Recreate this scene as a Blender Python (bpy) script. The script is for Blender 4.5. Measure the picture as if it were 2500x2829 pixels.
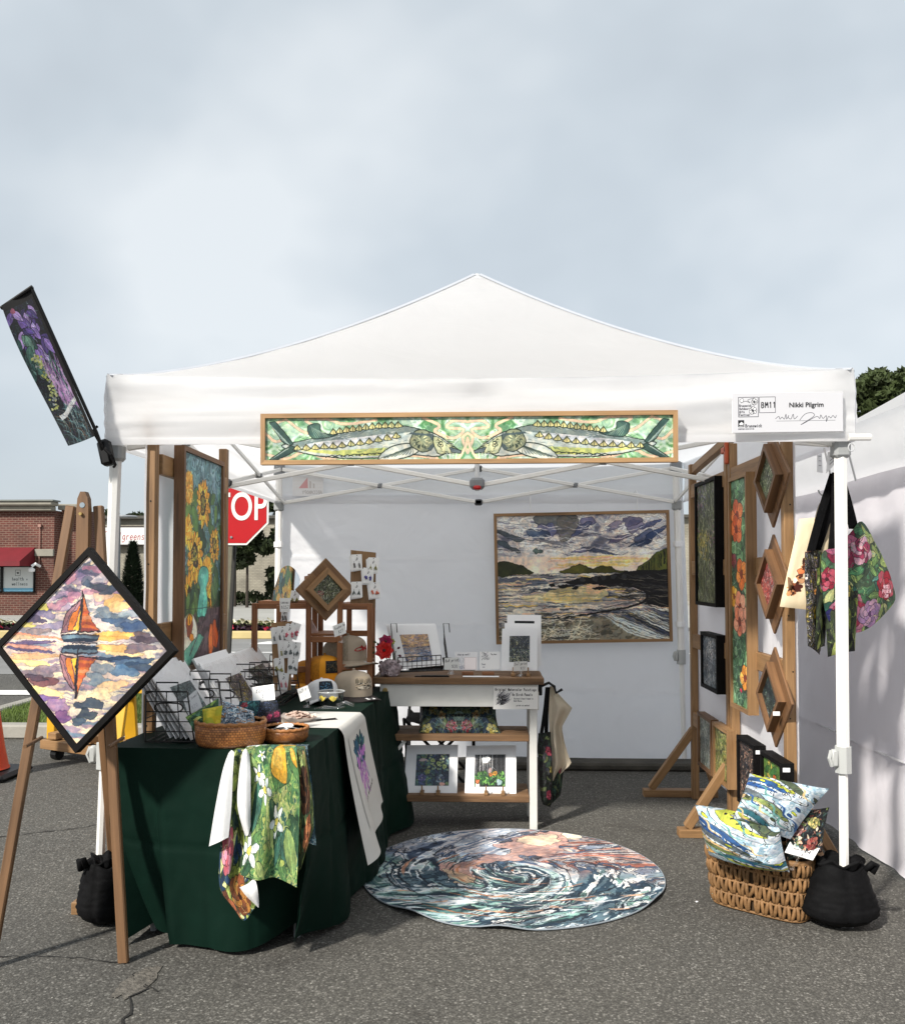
import bpy, math, random
import numpy as np
from mathutils import Vector, Matrix, Euler, noise as mnoise
R = math.radians
random.seed(7); np.random.seed(7)
sc = bpy.context.scene
for o in list(bpy.data.objects): bpy.data.objects.remove(o)
col = sc.collection

# ------------------------------------------------------------------ camera
cd = bpy.data.cameras.new('camera'); cam = bpy.data.objects.new('camera', cd); col.objects.link(cam)
cam.location = (0.03, -3.6, 1.40)
cam.rotation_euler = (R(92.0), 0, R(1.94))
cd.sensor_fit = 'HORIZONTAL'; cd.sensor_width = 36; cd.lens = 35.28
cd.shift_y = 0.0343; cd.clip_start = 0.05; cd.clip_end = 1500
sc.camera = cam

# ------------------------------------------------------------------ sky and sun
SUN_D = Vector((0.86, 1.12, -1.08)).normalized()          # the way sunlight travels
W = bpy.data.worlds.new('World'); sc.world = W; W.use_nodes = True
nt = W.node_tree; nt.nodes.clear()
def wn(t, **k):
    n = nt.nodes.new(t)
    for a, b in k.items(): setattr(n, a, b)
    return n
out = wn('ShaderNodeOutputWorld'); bg = wn('ShaderNodeBackground'); bg.inputs[1].default_value = 0.10
sky = wn('ShaderNodeTexSky'); sky.sky_type = 'NISHITA'; sky.sun_disc = False
sky.sun_elevation = math.asin(-SUN_D.z); sky.sun_rotation = math.atan2(-SUN_D.x, -SUN_D.y)
sky.air_density = 1.0; sky.dust_density = 2.0
tc = wn('ShaderNodeTexCoord')
mp = wn('ShaderNodeMapping'); mp.inputs['Scale'].default_value = (1.0, 1.0, 1.5)
n1 = wn('ShaderNodeTexNoise'); n1.inputs['Scale'].default_value = 2.0; n1.inputs['Detail'].default_value = 4; n1.inputs['Roughness'].default_value = 0.5
n1.inputs['Distortion'].default_value = 0.1
rp = wn('ShaderNodeValToRGB')
rp.color_ramp.elements[0].position = 0.33; rp.color_ramp.elements[0].color = (2.9, 3.2, 3.47, 1)
rp.color_ramp.elements[1].position = 0.68; rp.color_ramp.elements[1].color = (4.6, 4.85, 5.0, 1)
e = rp.color_ramp.elements.new(0.50); e.color = (3.5, 3.85, 4.12, 1)
mx = wn('ShaderNodeMixRGB'); mx.inputs[0].default_value = 0.9
L = nt.links.new
L(tc.outputs['Generated'], mp.inputs[0]); L(mp.outputs[0], n1.inputs['Vector']); L(n1.outputs['Fac'], rp.inputs[0])
L(sky.outputs[0], mx.inputs[1]); L(rp.outputs[0], mx.inputs[2]); L(mx.outputs[0], bg.inputs[0]); L(bg.outputs[0], out.inputs[0])
sd = bpy.data.lights.new('sun', 'SUN'); sd.energy = 3.15; sd.angle = R(4.0); sd.color = (1.0, 0.95, 0.87)
so = bpy.data.objects.new('sun', sd); col.objects.link(so)
so.rotation_euler = SUN_D.to_track_quat('-Z', 'Y').to_euler(); so.location = (-6, -9, 9)
sc.view_settings.view_transform = 'Standard'; sc.view_settings.look = 'None'
sc.view_settings.exposure = 0.9; sc.view_settings.gamma = 1.0; sc.view_settings.use_curve_mapping = False

# ------------------------------------------------------------------ object helpers
TM = {}
def prop(o, label=None, cat=None, group=None, kind=None):
    if label: o['label'] = label
    if cat: o['category'] = cat
    if group: o['group'] = group
    if kind: o['kind'] = kind
    return o
def thing(name, label, cat, loc=(0, 0, 0), rot=(0, 0, 0), group=None):
    o = bpy.data.objects.new(name, None); col.objects.link(o)
    o.empty_display_size = 0.05; o.location = loc; o.rotation_euler = rot
    TM[o] = Matrix.Translation(loc) @ Euler(rot).to_matrix().to_4x4()
    return prop(o, label, cat, group)
def basis(d, up=(0, 0, 1)):
    d = Vector(d).normalized(); up = Vector(up)
    if abs(d.dot(up.normalized())) > 0.98: up = Vector((0, 1, 0)) if abs(d.y) < 0.9 else Vector((1, 0, 0))
    s = d.cross(up).normalized(); u = s.cross(d).normalized()
    return d, s, u
class MB:
    def __init__(s): s.v = []; s.f = []; s.uv = []; s.m = []; s.cur = 0
    def add(s, vs, fs, uvs=None):
        b = len(s.v); s.v += [tuple(v) for v in vs]
        for i, f in enumerate(fs):
            s.f.append([b + k for k in f]); s.m.append(s.cur)
            s.uv.append(uvs[i] if uvs else [(0, 0)] * len(f))
        return s
    def box(s, c, size, rot=None, ch=0.0):
        """chamfered box; uv in metres with u along the longest side"""
        hx, hy, hz = [k / 2 for k in size]; ch = min(ch, hx * .9, hy * .9, hz * .9)
        Mx = rot if rot is not None else Matrix.Identity(3); c = Vector(c)
        lo = max(range(3), key=lambda k: size[k]); du = random.random() * 7; dv = random.random() * 7
        def uvof(p, n):
            ax = [k for k in range(3) if k != n]
            if lo in ax: ax.remove(lo); return (p[lo] + du, p[ax[0]] + dv + n * .37)
            return (p[ax[0]] * .3 + du, p[ax[1]] + dv)
        h = (hx, hy, hz); P = []; F = []; U = []; fi = {}
        for n in range(3):
            a, b = [k for k in range(3) if k != n]
            for sg in (1, -1):
                ids = []
                for sa, sb in ((1, 1), (-1, 1), (-1, -1), (1, -1)):
                    p = [0, 0, 0]; p[n] = sg * h[n]; p[a] = sa * (h[a] - ch); p[b] = sb * (h[b] - ch)
                    k = [0, 0, 0]; k[n] = sg; k[a] = sa; k[b] = sb
                    fi[(n, tuple(k))] = len(P); ids.append(len(P)); P.append(p)
                if (sg == 1) != (n != 1): ids.reverse()
                F.append(ids); U.append([uvof(P[i], n) for i in ids])
        if ch > 0:
            for n in range(3):           # edge chamfers along axis n
                a, b = [k for k in range(3) if k != n]
                for sa in (1, -1):
                    for sb in (1, -1):
                        k1 = [0, 0, 0]; k1[a] = sa; k1[b] = sb; k2 = list(k1); k1[n] = 1; k2[n] = -1
                        ids = [fi[(a, tuple(k1))], fi[(a, tuple(k2))], fi[(b, tuple(k2))], fi[(b, tuple(k1))]]
                        q = [Vector(P[i]) for i in ids]
                        nn = (q[1] - q[0]).cross(q[2] - q[0]); o = Vector(k1) + Vector(k2)
                        if nn.dot(o) < 0: ids.reverse()
                        F.append(ids); U.append([uvof(P[i], a) for i in ids])
            for sx in (1, -1):
                for sy in (1, -1):
                    for sz in (1, -1):
                        k = (sx, sy, sz); ids = [fi[(0, k)], fi[(1, k)], fi[(2, k)]]
                        q = [Vector(P[i]) for i in ids]
                        if (q[1] - q[0]).cross(q[2] - q[0]).dot(Vector(k)) < 0: ids.reverse()
                        F.append(ids); U.append([uvof(P[i], 0) for i in ids])
        return s.add([c + Mx @ Vector(p) for p in P], F, U)
    def bar(s, p0, p1, w, h, up=(0, 0, 1), ch=0.002, ext=0):
        p0 = Vector(p0); p1 = Vector(p1); d, sd_, u = basis(p1 - p0, up)
        return s.box((p0 + p1) / 2, ((p1 - p0).length + ext, w, h), Matrix((d, sd_, u)).transposed(), ch)
    def tube(s, pts, r, n=8, cap=True, closed=False):
        pts = [Vector(p) for p in pts]; N = len(pts); rs = r if isinstance(r, (list, tuple)) else [r] * N
        vs = []; fs = []; uv = []; su = None; ln = 0; ls = []
        for i, p in enumerate(pts):
            if closed: d = pts[(i + 1) % N] - pts[i - 1]
            else: d = pts[min(i + 1, N - 1)] - pts[max(i - 1, 0)]
            if d.length < 1e-9: d = Vector((0, 0, 1))
            d.normalize()
            if su is None: _, su, _ = basis(d)
            su = (su - d * su.dot(d)); su.normalize(); w = d.cross(su)
            if i: ln += (p - pts[i - 1]).length
            ls.append(ln)
            for k in range(n):
                a = 2 * math.pi * k / n; vs.append(p + (su * math.cos(a) + w * math.sin(a)) * rs[i])
        for i in range(N if closed else N - 1):
            j = (i + 1) % N
            for k in range(n):
                k2 = (k + 1) % n; fs.append([i * n + k, i * n + k2, j * n + k2, j * n + k])
                c = 2 * math.pi * rs[i] / n
                uv.append([(ls[i], k * c), (ls[i], (k + 1) * c), (ls[j], (k + 1) * c), (ls[j], k * c)])
        if cap and not closed:
            fs.append(list(range(n))[::-1]); uv.append([(0, 0)] * n)
            fs.append([(N - 1) * n + k for k in range(n)]); uv.append([(0, 0)] * n)
        return s.add(vs, fs, uv)
    def lathe(s, prof, c=(0, 0, 0), n=24, sx=1, sy=1, fn=None):
        vs = []; fs = []; uv = []; c = Vector(c)
        for (r, z) in prof:
            for k in range(n):
                a = 2 * math.pi * k / n; p = Vector((r * math.cos(a) * sx, r * math.sin(a) * sy, z))
                if fn: p = fn(p, a)
                vs.append(c + p)
        m = len(prof)
        for i in range(m - 1):
            for k in range(n):
                k2 = (k + 1) % n; fs.append([i * n + k, i * n + k2, (i + 1) * n + k2, (i + 1) * n + k])
                uv.append([(k / n, i / (m - 1)), ((k + 1) / n, i / (m - 1)), ((k + 1) / n, (i + 1) / (m - 1)), (k / n, (i + 1) / (m - 1))])
        if prof[0][0] > 1e-5: fs.append(list(range(n))[::-1]); uv.append([(.5, .5)] * n)
        if prof[-1][0] > 1e-5: fs.append([(m - 1) * n + k for k in range(n)]); uv.append([(.5, .5)] * n)
        return s.add(vs, fs, uv)
    def grid(s, fn, nu, nv, flip=False, closed=False):
        """fn(u,v) -> point, u,v in 0..1; uv = (u, v)"""
        vs = [fn(i / nu, j / nv) for j in range(nv + 1) for i in range(nu + 1)]
        fs = []; uv = []; w = nu + 1
        for j in range(nv):
            for i in range(nu):
                a = j * w + i; f = [a, a + 1, a + w + 1, a + w]
                t = [(i / nu, j / nv), ((i + 1) / nu, j / nv), ((i + 1) / nu, (j + 1) / nv), (i / nu, (j + 1) / nv)]
                if flip: f.reverse(); t.reverse()
                fs.append(f); uv.append(t)
        return s.add(vs, fs, uv)
    def quad(s, a, b, c, d, uv=((0, 0), (1, 0), (1, 1), (0, 1))):
        return s.add([a, b, c, d], [[0, 1, 2, 3]], [list(uv)])
    def prism(s, pts, off):
        """closed outline (list of 3-D points) pushed along off"""
        n = len(pts); off = Vector(off); P = [Vector(p) for p in pts]; Q = [p + off for p in P]
        nn = Vector((0, 0, 0))
        for i in range(n): nn += P[i].cross(P[(i + 1) % n])
        fl = nn.dot(off) > 0
        a = list(range(n)); b = list(range(n, 2 * n))
        fs = [a[::-1] if fl else a, b if fl else b[::-1]]
        for i in range(n):
            j = (i + 1) % n; f = [i, j, n + j, n + i]; fs.append(f if fl else f[::-1])
        def q(p): return (p.x + p.y, p.z + p.y * .3)
        allp = P + Q
        return s.add(allp, fs, [[q(allp[i]) for i in f] for f in fs])
    def build(s, name, mat, parent=None, smooth=False, world=True, label=None):
        me = bpy.data.meshes.new(name)
        V = s.v
        if parent is not None and world:
            inv = TM[parent].inverted(); V = [tuple(inv @ Vector(v)) for v in V]
        me.from_pydata(V, [], s.f)
        ul = me.uv_layers.new(name='UVMap')
        flat = np.array([c for f in s.uv for p in f for c in p], dtype=np.float32)
        ul.data.foreach_set('uv', flat)
        mats = mat if isinstance(mat, (list, tuple)) else [mat]
        for m in mats: me.materials.append(m)
        if len(mats) > 1: me.polygons.foreach_set('material_index', s.m)
        if smooth is True: me.polygons.foreach_set('use_smooth', [True] * len(me.polygons))
        me.update()
        if smooth not in (True, False):
            me.polygons.foreach_set('use_smooth', [True] * len(me.polygons))
            me.set_sharp_from_angle(angle=R(smooth))
        o = bpy.data.objects.new(name, me); col.objects.link(o)
        if parent is not None:
            o.parent = parent
            TM[o] = TM[parent] if world else TM[parent].copy()
        else: TM[o] = Matrix.Identity(4)
        if label: o['label'] = label
        return o
def kids(o): return [c for c in bpy.data.objects if c.parent == o]
def copy_tree(o, parent=None, loc=None, rot=None):
    c = o.copy(); col.objects.link(c)
    if parent is not None: c.parent = parent
    if loc is not None: c.location = loc
    if rot is not None: c.rotation_euler = rot
    for k in list(o.children): copy_tree(k, c)
    return c
def fbm(x, y, z=0.0, o=3):
    v = 0; a = 1; t = 0
    for i in range(o):
        v += a * mnoise.noise((x, y, z)); t += a; x *= 2.03; y *= 2.03; z *= 2.03; a *= .5
    return v / t

# ------------------------------------------------------------------ materials
MATS = {}
def newmat(name):
    m = bpy.data.materials.new(name); m.use_nodes = True; t = m.node_tree
    return m, t, t.nodes['Principled BSDF'], t.nodes['Material Output']
def nd(t, ty, ins=None, **k):
    n = t.nodes.new(ty)
    for a, b in k.items(): setattr(n, a, b)
    for a, b in (ins or {}).items(): n.inputs[a].default_value = b
    return n
def ramp(t, stops):
    n = t.nodes.new('ShaderNodeValToRGB'); cr = n.color_ramp
    while len(cr.elements) < len(stops): cr.elements.new(0.5)
    for el, (p, c) in zip(cr.elements, stops): el.position = p; el.color = (*c, 1)
    return n
def plain(name, c, rough=.6, var=.12, scale=8, bump=0.0, bscale=60, metal=0, spec=.4, trans=0.0, coat=0, back=None):
    if name in MATS: return MATS[name]
    m, t, b, o = newmat(name); l = t.links.new
    b.inputs['Roughness'].default_value = rough; b.inputs['Metallic'].default_value = metal
    b.inputs['Specular IOR Level'].default_value = spec; b.inputs['Coat Weight'].default_value = coat
    x = nd(t, 'ShaderNodeTexCoord'); n = nd(t, 'ShaderNodeTexNoise', {'Scale': scale, 'Detail': 5, 'Roughness': .6})
    l(x.outputs['Object'], n.inputs['Vector'])
    r = ramp(t, [(.3, tuple(k * (1 - var) for k in c)), (.7, tuple(min(1, k * (1 + var)) for k in c))])
    l(n.outputs['Fac'], r.inputs[0]); l(r.outputs[0], b.inputs['Base Color'])
    if bump:
        n2 = nd(t, 'ShaderNodeTexNoise', {'Scale': bscale, 'Detail': 4}); l(x.outputs['Object'], n2.inputs['Vector'])
        bp = nd(t, 'ShaderNodeBump', {'Strength': bump, 'Distance': .01}); l(n2.outputs['Fac'], bp.inputs['Height']); l(bp.outputs[0], b.inputs['Normal'])
    if trans:
        tr = nd(t, 'ShaderNodeBsdfTranslucent'); l(r.outputs[0], tr.inputs[0]); mxs = nd(t, 'ShaderNodeMixShader', {0: trans})
        l(b.outputs[0], mxs.inputs[1]); l(tr.outputs[0], mxs.inputs[2]); l(mxs.outputs[0], o.inputs[0])
    MATS[name] = m; return m
def wood(name, c1, c2, rough=.55, gs=1.0, knots=True):
    if name in MATS: return MATS[name]
    m, t, b, o = newmat(name); l = t.links.new
    x = nd(t, 'ShaderNodeTexCoord'); mpn = nd(t, 'ShaderNodeMapping'); mpn.inputs['Scale'].default_value = (3.0 * gs, 55 * gs, 1)
    n = nd(t, 'ShaderNodeTexNoise', {'Scale': 1.0, 'Detail': 5, 'Roughness': .6, 'Distortion': .8}); l(x.outputs['UV'], mpn.inputs[0]); l(mpn.outputs[0], n.inputs['Vector'])
    m2 = nd(t, 'ShaderNodeMapping'); m2.inputs['Scale'].default_value = (1.2, 5, 1); l(x.outputs['UV'], m2.inputs[0])
    n2 = nd(t, 'ShaderNodeTexNoise', {'Scale': 1.6, 'Detail': 3}); l(m2.outputs[0], n2.inputs['Vector'])
    ad = nd(t, 'ShaderNodeMath', operation='MULTIPLY_ADD'); ad.inputs[1].default_value = .55; l(n2.outputs['Fac'], ad.inputs[0])
    ml = nd(t, 'ShaderNodeMath', operation='MULTIPLY'); ml.inputs[1].default_value = .5; l(n.outputs['Fac'], ml.inputs[0]); l(ml.outputs[0], ad.inputs[2])
    r = ramp(t, [(.34, tuple(k * .72 for k in c1)), (.47, tuple((p + q) * .47 for p, q in zip(c1, c2))), (.66, tuple(k * 1.08 for k in c2))]); l(ad.outputs[0], r.inputs[0]); l(r.outputs[0], b.inputs['Base Color'])
    b.inputs['Roughness'].default_value = rough
    bp = nd(t, 'ShaderNodeBump', {'Strength': .25, 'Distance': .003}); l(n.outputs['Fac'], bp.inputs['Height']); l(bp.outputs[0], b.inputs['Normal'])
    MATS[name] = m; return m
def fabric_white(name, c, trans, wr=.35, scale=3.0, rough=.75):
    """white polyester: diffuse with some light passing through, soft creases as bump"""
    m, t, b, o = newmat(name); l = t.links.new
    x = nd(t, 'ShaderNodeTexCoord')
    n = nd(t, 'ShaderNodeTexNoise', {'Scale': scale, 'Detail': 4, 'Roughness': .5, 'Distortion': 1.2}); l(x.outputs['Object'], n.inputs['Vector'])
    v = nd(t, 'ShaderNodeTexVoronoi', {'Scale': scale * .55}, feature='DISTANCE_TO_EDGE'); l(x.outputs['Object'], v.inputs['Vector'])
    r0 = ramp(t, [(0, (0, 0, 0)), (.06, (1, 1, 1))]); l(v.outputs['Distance'], r0.inputs[0])
    bp = nd(t, 'ShaderNodeBump', {'Strength': wr, 'Distance': .03}); l(n.outputs['Fac'], bp.inputs['Height'])
    bp2 = nd(t, 'ShaderNodeBump', {'Strength': wr * .25, 'Distance': .006}); l(r0.outputs[0], bp2.inputs['Height']); l(bp.outputs[0], bp2.inputs['Normal'])
    n5 = nd(t, 'ShaderNodeTexNoise', {'Scale': 1.1, 'Detail': 6, 'Roughness': .65}); l(x.outputs['Object'], n5.inputs['Vector'])
    r5 = ramp(t, [(.32, tuple(k * .95 for k in c)), (.55, c)]); l(n5.outputs['Fac'], r5.inputs[0]); l(r5.outputs[0], b.inputs['Base Color']); b.inputs['Roughness'].default_value = rough; b.inputs['Specular IOR Level'].default_value = .25
    l(bp2.outputs[0], b.inputs['Normal'])
    tr = nd(t, 'ShaderNodeBsdfTranslucent', {0: (*c, 1)}); mxs = nd(t, 'ShaderNodeMixShader', {0: trans})
    l(b.outputs[0], mxs.inputs[1]); l(tr.outputs[0], mxs.inputs[2]); l(mxs.outputs[0], o.inputs[0])
    MATS[name] = m; return m
def picture(name, cv, rough=.55, bump=0.0, back=None, weave=0.0, spec=.35):
    """flat print: the pixels painted by a Cv canvas, mapped by uv"""
    m, t, b, o = newmat(name); l = t.links.new
    im = cv.image(name); ti = nd(t, 'ShaderNodeTexImage'); ti.image = im; ti.extension = 'EXTEND'
    x = nd(t, 'ShaderNodeTexCoord'); l(x.outputs['UV'], ti.inputs[0])
    src = ti.outputs[0]
    if back:
        g = nd(t, 'ShaderNodeNewGeometry'); mm = nd(t, 'ShaderNodeMixRGB'); l(g.outputs['Backfacing'], mm.inputs[0]); l(src, mm.inputs[1]); mm.inputs[2].default_value = (*back, 1); src = mm.outputs[0]
    l(src, b.inputs['Base Color']); b.inputs['Roughness'].default_value = rough; b.inputs['Specular IOR Level'].default_value = spec
    if weave:
        w1 = nd(t, 'ShaderNodeTexVoronoi', {'Scale': weave, 'Randomness': 0.0}); l(x.outputs['Object'], w1.inputs['Vector'])
        bp = nd(t, 'ShaderNodeBump', {'Strength': .35, 'Distance': .002}); l(w1.outputs['Distance'], bp.inputs['Height']); l(bp.outputs[0], b.inputs['Normal'])
    elif bump:
        n2 = nd(t, 'ShaderNodeTexNoise', {'Scale': 90, 'Detail': 3}); l(x.outputs['Object'], n2.inputs['Vector'])
        bp = nd(t, 'ShaderNodeBump', {'Strength': bump, 'Distance': .004}); l(n2.outputs['Fac'], bp.inputs['Height']); l(bp.outputs[0], b.inputs['Normal'])
    MATS[name] = m; return m

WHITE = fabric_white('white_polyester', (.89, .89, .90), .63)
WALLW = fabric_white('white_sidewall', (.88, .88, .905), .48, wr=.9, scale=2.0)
FRAME_W = plain('powder_coated_steel', (.78, .77, .74), .35, .03)
FRAME_G = plain('grey_aluminium', (.55, .56, .57), .38, .05, metal=.3)
GREYP = plain('grey_plastic', (.2, .21, .22), .45, .08)
BLACKP = plain('black_plastic', (.006, .006, .0065), .45, .2, spec=.25)
BLACKF = plain('black_fabric', (.004, .004, .0045), .75, .35, 30, bump=.35, bscale=25, spec=.12)
BLACKW = plain('black_painted_wood', (.005, .0045, .0045), .6, .3, 20, spec=.12)
WOOD = wood('stained_pine', (.10, .047, .018), (.22, .115, .046))
WOODL = wood('pale_pine', (.155, .080, .031), (.29, .165, .072))
WOODE = wood('easel_wood', (.105, .052, .022), (.19, .10, .045), gs=.8)
WOODR = wood('red_cedar', (.15, .052, .018), (.29, .12, .046))
WOODF = wood('walnut_frame', (.075, .036, .016), (.19, .095, .04))
WOODT = wood('weathered_plank', (.07, .036, .016), (.21, .115, .052), .7, 1.4)
PAPER = plain('white_paper', (.82, .82, .82), .6, .02)
MATTE = plain('white_mat_board', (.86, .86, .87), .65, .03)
INK = plain('black_ink', (.015, .015, .018), .6, .1)
WIRE = plain('black_wire', (.012, .012, .012), .4, .1)
# ------------------------------------------------------------------ a small painter: fills pixel arrays that become flat prints
_T = np.random.RandomState(3).rand(12, 128, 128).astype(np.float32)
def vn(x, y, s=0):
    t = _T[s % 12]; xi = np.floor(x).astype(int); yi = np.floor(y).astype(int); fx = x - xi; fy = y - yi
    fx = fx * fx * (3 - 2 * fx); fy = fy * fy * (3 - 2 * fy); xi %= 128; yi %= 128; x1 = (xi + 1) % 128; y1 = (yi + 1) % 128
    return (t[yi, xi] * (1 - fx) + t[yi, x1] * fx) * (1 - fy) + (t[y1, xi] * (1 - fx) + t[y1, x1] * fx) * fy
def fb(x, y, s=0, o=4):
    v = 0; a = .5; n = 0
    for i in range(o): v = v + a * vn(x + i * 17.3, y + i * 9.1, s + i); n += a; a *= .5; x = x * 2; y = y * 2
    return v / n
def hx(h):
    h = h.lstrip('#'); return np.array([int(h[i:i + 2], 16) / 255 for i in (0, 2, 4)], dtype=np.float32)
def cc(c): return hx(c) if isinstance(c, str) else np.array(c, dtype=np.float32)
def smooth_pts(p, n=6, closed=False):
    p = np.array(p, float); N = len(p)
    if N < 3: return p
    o = []
    rng = range(N if closed else N - 1)
    for i in rng:
        if closed: a, b, c, d = p[i - 1], p[i], p[(i + 1) % N], p[(i + 2) % N]
        else: a, b, c, d = p[max(i - 1, 0)], p[i], p[i + 1], p[min(i + 2, N - 1)]
        for k in range(n):
            t = k / n; o.append(.5 * (2 * b + (c - a) * t + (2 * a - 5 * b + 4 * c - d) * t * t + (3 * b - a - 3 * c + d) * t ** 3))
    if not closed: o.append(p[-1])
    return np.array(o)
class Cv:
    def __init__(s, w, h, c='#ffffff', seed=0):
        s.w, s.h = w, h; s.a = np.ones((h, w, 3), np.float32) * cc(c); s.r = np.random.RandomState(seed + 11)
        yy, xx = np.mgrid[0:h, 0:w].astype(np.float32); s.X = (xx + .5) / w; s.Y = (yy + .5) / h; s.k = h / w
    def image(s, name):
        im = bpy.data.images.new(name, s.w, s.h); px = np.ones((s.h, s.w, 4), np.float32); px[..., :3] = np.clip(s.a[::-1], 0, 1)
        im.pixels.foreach_set(px.ravel()); im.update(); im.pack(); return im
    def bb(s, x0, y0, x1, y1):
        return (max(0, int(x0 * s.w) - 1), max(0, int(y0 * s.h) - 1), min(s.w, int(x1 * s.w) + 2), min(s.h, int(y1 * s.h) + 2))
    def blend(s, b, m, c, al):
        x0, y0, x1, y1 = b; v = s.a[y0:y1, x0:x1]; k = (m * al)[..., None]; v += (c - v) * k
    def pmask(s, pts):
        p = np.asarray(pts, float); b = s.bb(p[:, 0].min(), p[:, 1].min(), p[:, 0].max(), p[:, 1].max())
        x0, y0, x1, y1 = b
        if x1 <= x0 or y1 <= y0: return None, None
        X = s.X[y0:y1, x0:x1]; Y = s.Y[y0:y1, x0:x1]; ins = np.zeros(X.shape, bool); n = len(p)
        for i in range(n):
            ax, ay = p[i]; bx, by = p[(i + 1) % n]
            if ay == by: continue
            lo, hi = (ay, by) if ay < by else (by, ay)
            ja = max(0, int(lo * s.h - .5) - y0 - 1); jb = min(y1 - y0, int(hi * s.h + .5) - y0 + 2)
            if jb <= ja: continue
            yy = Y[ja:jb]; ins[ja:jb] ^= ((ay > yy) != (by > yy)) & (X[ja:jb] < (bx - ax) * (yy - ay) / (by - ay) + ax)
        return b, ins.astype(np.float32)
    def poly(s, pts, c, al=1.0, sm=0, edge=None, ew=.004, var=0, closed=True):
        p = smooth_pts(pts, sm, True) if sm else np.array(pts, float)
        b, m = s.pmask(p)
        if b is None: return s
        c = cc(c)
        if var:
            x0, y0, x1, y1 = b; n = fb(s.X[y0:y1, x0:x1] * 9, s.Y[y0:y1, x0:x1] * 9 * s.k, s.r.randint(12)); c = np.clip(c * (1 + var * 2 * (n[..., None] - .5)), 0, 1)
        s.blend(b, m, c, al)
        if edge is not None: s.line(np.vstack([p, p[:1]]), ew, edge, .9)
        return s
    def line(s, pts, w, c, al=1.0, sm=0, taper=0):
        """w relative to canvas width; taper 1 = thin at both ends, 2 = thin at the far end"""
        p = smooth_pts(pts, sm) if sm else np.asarray(pts, float); n = len(p); W0 = w / 2
        b = s.bb(p[:, 0].min() - w, p[:, 1].min() - w / s.k, p[:, 0].max() + w, p[:, 1].max() + w / s.k); x0, y0, x1, y1 = b
        if x1 <= x0 or y1 <= y0: return s
        M = np.zeros((y1 - y0, x1 - x0), np.float32); aa = 1.0 / s.w
        for i in range(n - 1):
            ax, ay = p[i]; bx, by = p[i + 1]; t = (i + .5) / (n - 1)
            r = W0 * (1 if not taper else (max(.15, math.sin(math.pi * t)) if taper == 1 else max(.12, 1 - t)))
            q = s.bb(min(ax, bx) - r - aa, min(ay, by) - (r + aa) / s.k, max(ax, bx) + r + aa, max(ay, by) + (r + aa) / s.k)
            u0, v0, u1, v1 = max(q[0], x0), max(q[1], y0), min(q[2], x1), min(q[3], y1)
            if u1 <= u0 or v1 <= v0: continue
            X = s.X[v0:v1, u0:u1] - ax; Y = (s.Y[v0:v1, u0:u1] - ay) * s.k; dx = bx - ax; dy = (by - ay) * s.k; l2 = dx * dx + dy * dy + 1e-12
            h = np.clip((X * dx + Y * dy) / l2, 0, 1); d = np.sqrt((X - h * dx) ** 2 + (Y - h * dy) ** 2)
            mm = np.clip((r - d) / aa + .5, 0, 1); sub = M[v0 - y0:v1 - y0, u0 - x0:u1 - x0]; np.maximum(sub, mm, out=sub)
        s.blend(b, M, cc(c), al); return s
    def blob(s, x, y, rx, ry, c, al=1.0, rot=0, wob=.18, n=18, edge=None, ew=.004, var=.15):
        ph = s.r.rand(4) * 6.28; a = np.arange(n) / n * 2 * np.pi
        r = 1 + wob * (np.sin(2 * a + ph[0]) * .5 + np.sin(3 * a + ph[1]) * .5 + np.sin(5 * a + ph[2]) * .35)
        u = np.cos(a) * r * rx; v = np.sin(a) * r * ry; cr, sr = math.cos(rot), math.sin(rot)
        return s.poly(np.stack([x + u * cr - v * sr, y + (u * sr + v * cr) / s.k], 1), c, al, 3, edge, ew, var)
    def flower(s, x, y, r, n, c, c2, core, rot=0, pw=.42, edge='#1a1a20', sy=1.0, ew=.004, inner=.0):
        for k in range(n):
            a = rot + 2 * math.pi * k / n + s.r.uniform(-.12, .12); L_ = r * s.r.uniform(.85, 1.1)
            ca, sa = math.cos(a), math.sin(a); pts = []
            for t, w in ((0.1, .1), (.45, pw), (.8, pw * .8), (1, .02), (.8, -pw * .8), (.45, -pw), (.1, -.1)):
                pts.append((x + (t * ca - w * sa * .8) * L_, y + (t * sa + w * ca * .8) * L_ * sy / s.k))
            s.poly(pts, cc(c) * (1 - .0) if k % 2 else c2, 1, 3, edge, ew, .12)
        if core is not None: s.blob(x, y, r * .24, r * .24 * sy, core, 1, edge=edge, ew=ew)
        return s
    def leaf(s, x, y, L_, a, w, c, edge='#16221a', vein=True, ew=.004):
        ca, sa = math.cos(a), math.sin(a); f = lambda t, v: (x + (t * ca - v * sa) * L_, y + (t * sa + v * ca) * L_ / s.k)
        s.poly([f(0, 0), f(.3, w), f(.65, w * .85), f(1, 0), f(.65, -w * .85), f(.3, -w)], c, 1, 4, edge, ew, .25)
        if vein: s.line([f(.05, 0), f(.9, 0)], ew, cc(c) * 1.45, .8)
        return s
    def marble(s, pal, sc_=4, warp=1.4, lines=.0, lc='#141a24', st=(1, 1), seed=1, al=1.0, bands=9, region=None, contrast=1.5):
        X = s.X * sc_ * st[0]; Y = s.Y * sc_ * s.k * st[1]
        a = fb(X + 3.1, Y + 1.7, seed) ; b = fb(X - 5.2, Y + 4.3, seed + 3)
        f = fb(X + warp * 3 * (a - .5) * 2, Y + warp * 3 * (b - .5) * 2, seed + 5, 3)
        f = np.clip((f - .5) * contrast + .5, 0, .9999); P = np.stack([cc(c) for c in pal]); n = len(P)
        g = f * n; i = np.floor(g).astype(int); colr = P[np.clip(i, 0, n - 1)] * (1 + .25 * (fb(X * 3, Y * 3, seed + 1)[..., None] - .5))
        m = np.ones_like(f) if region is None else region
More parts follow.
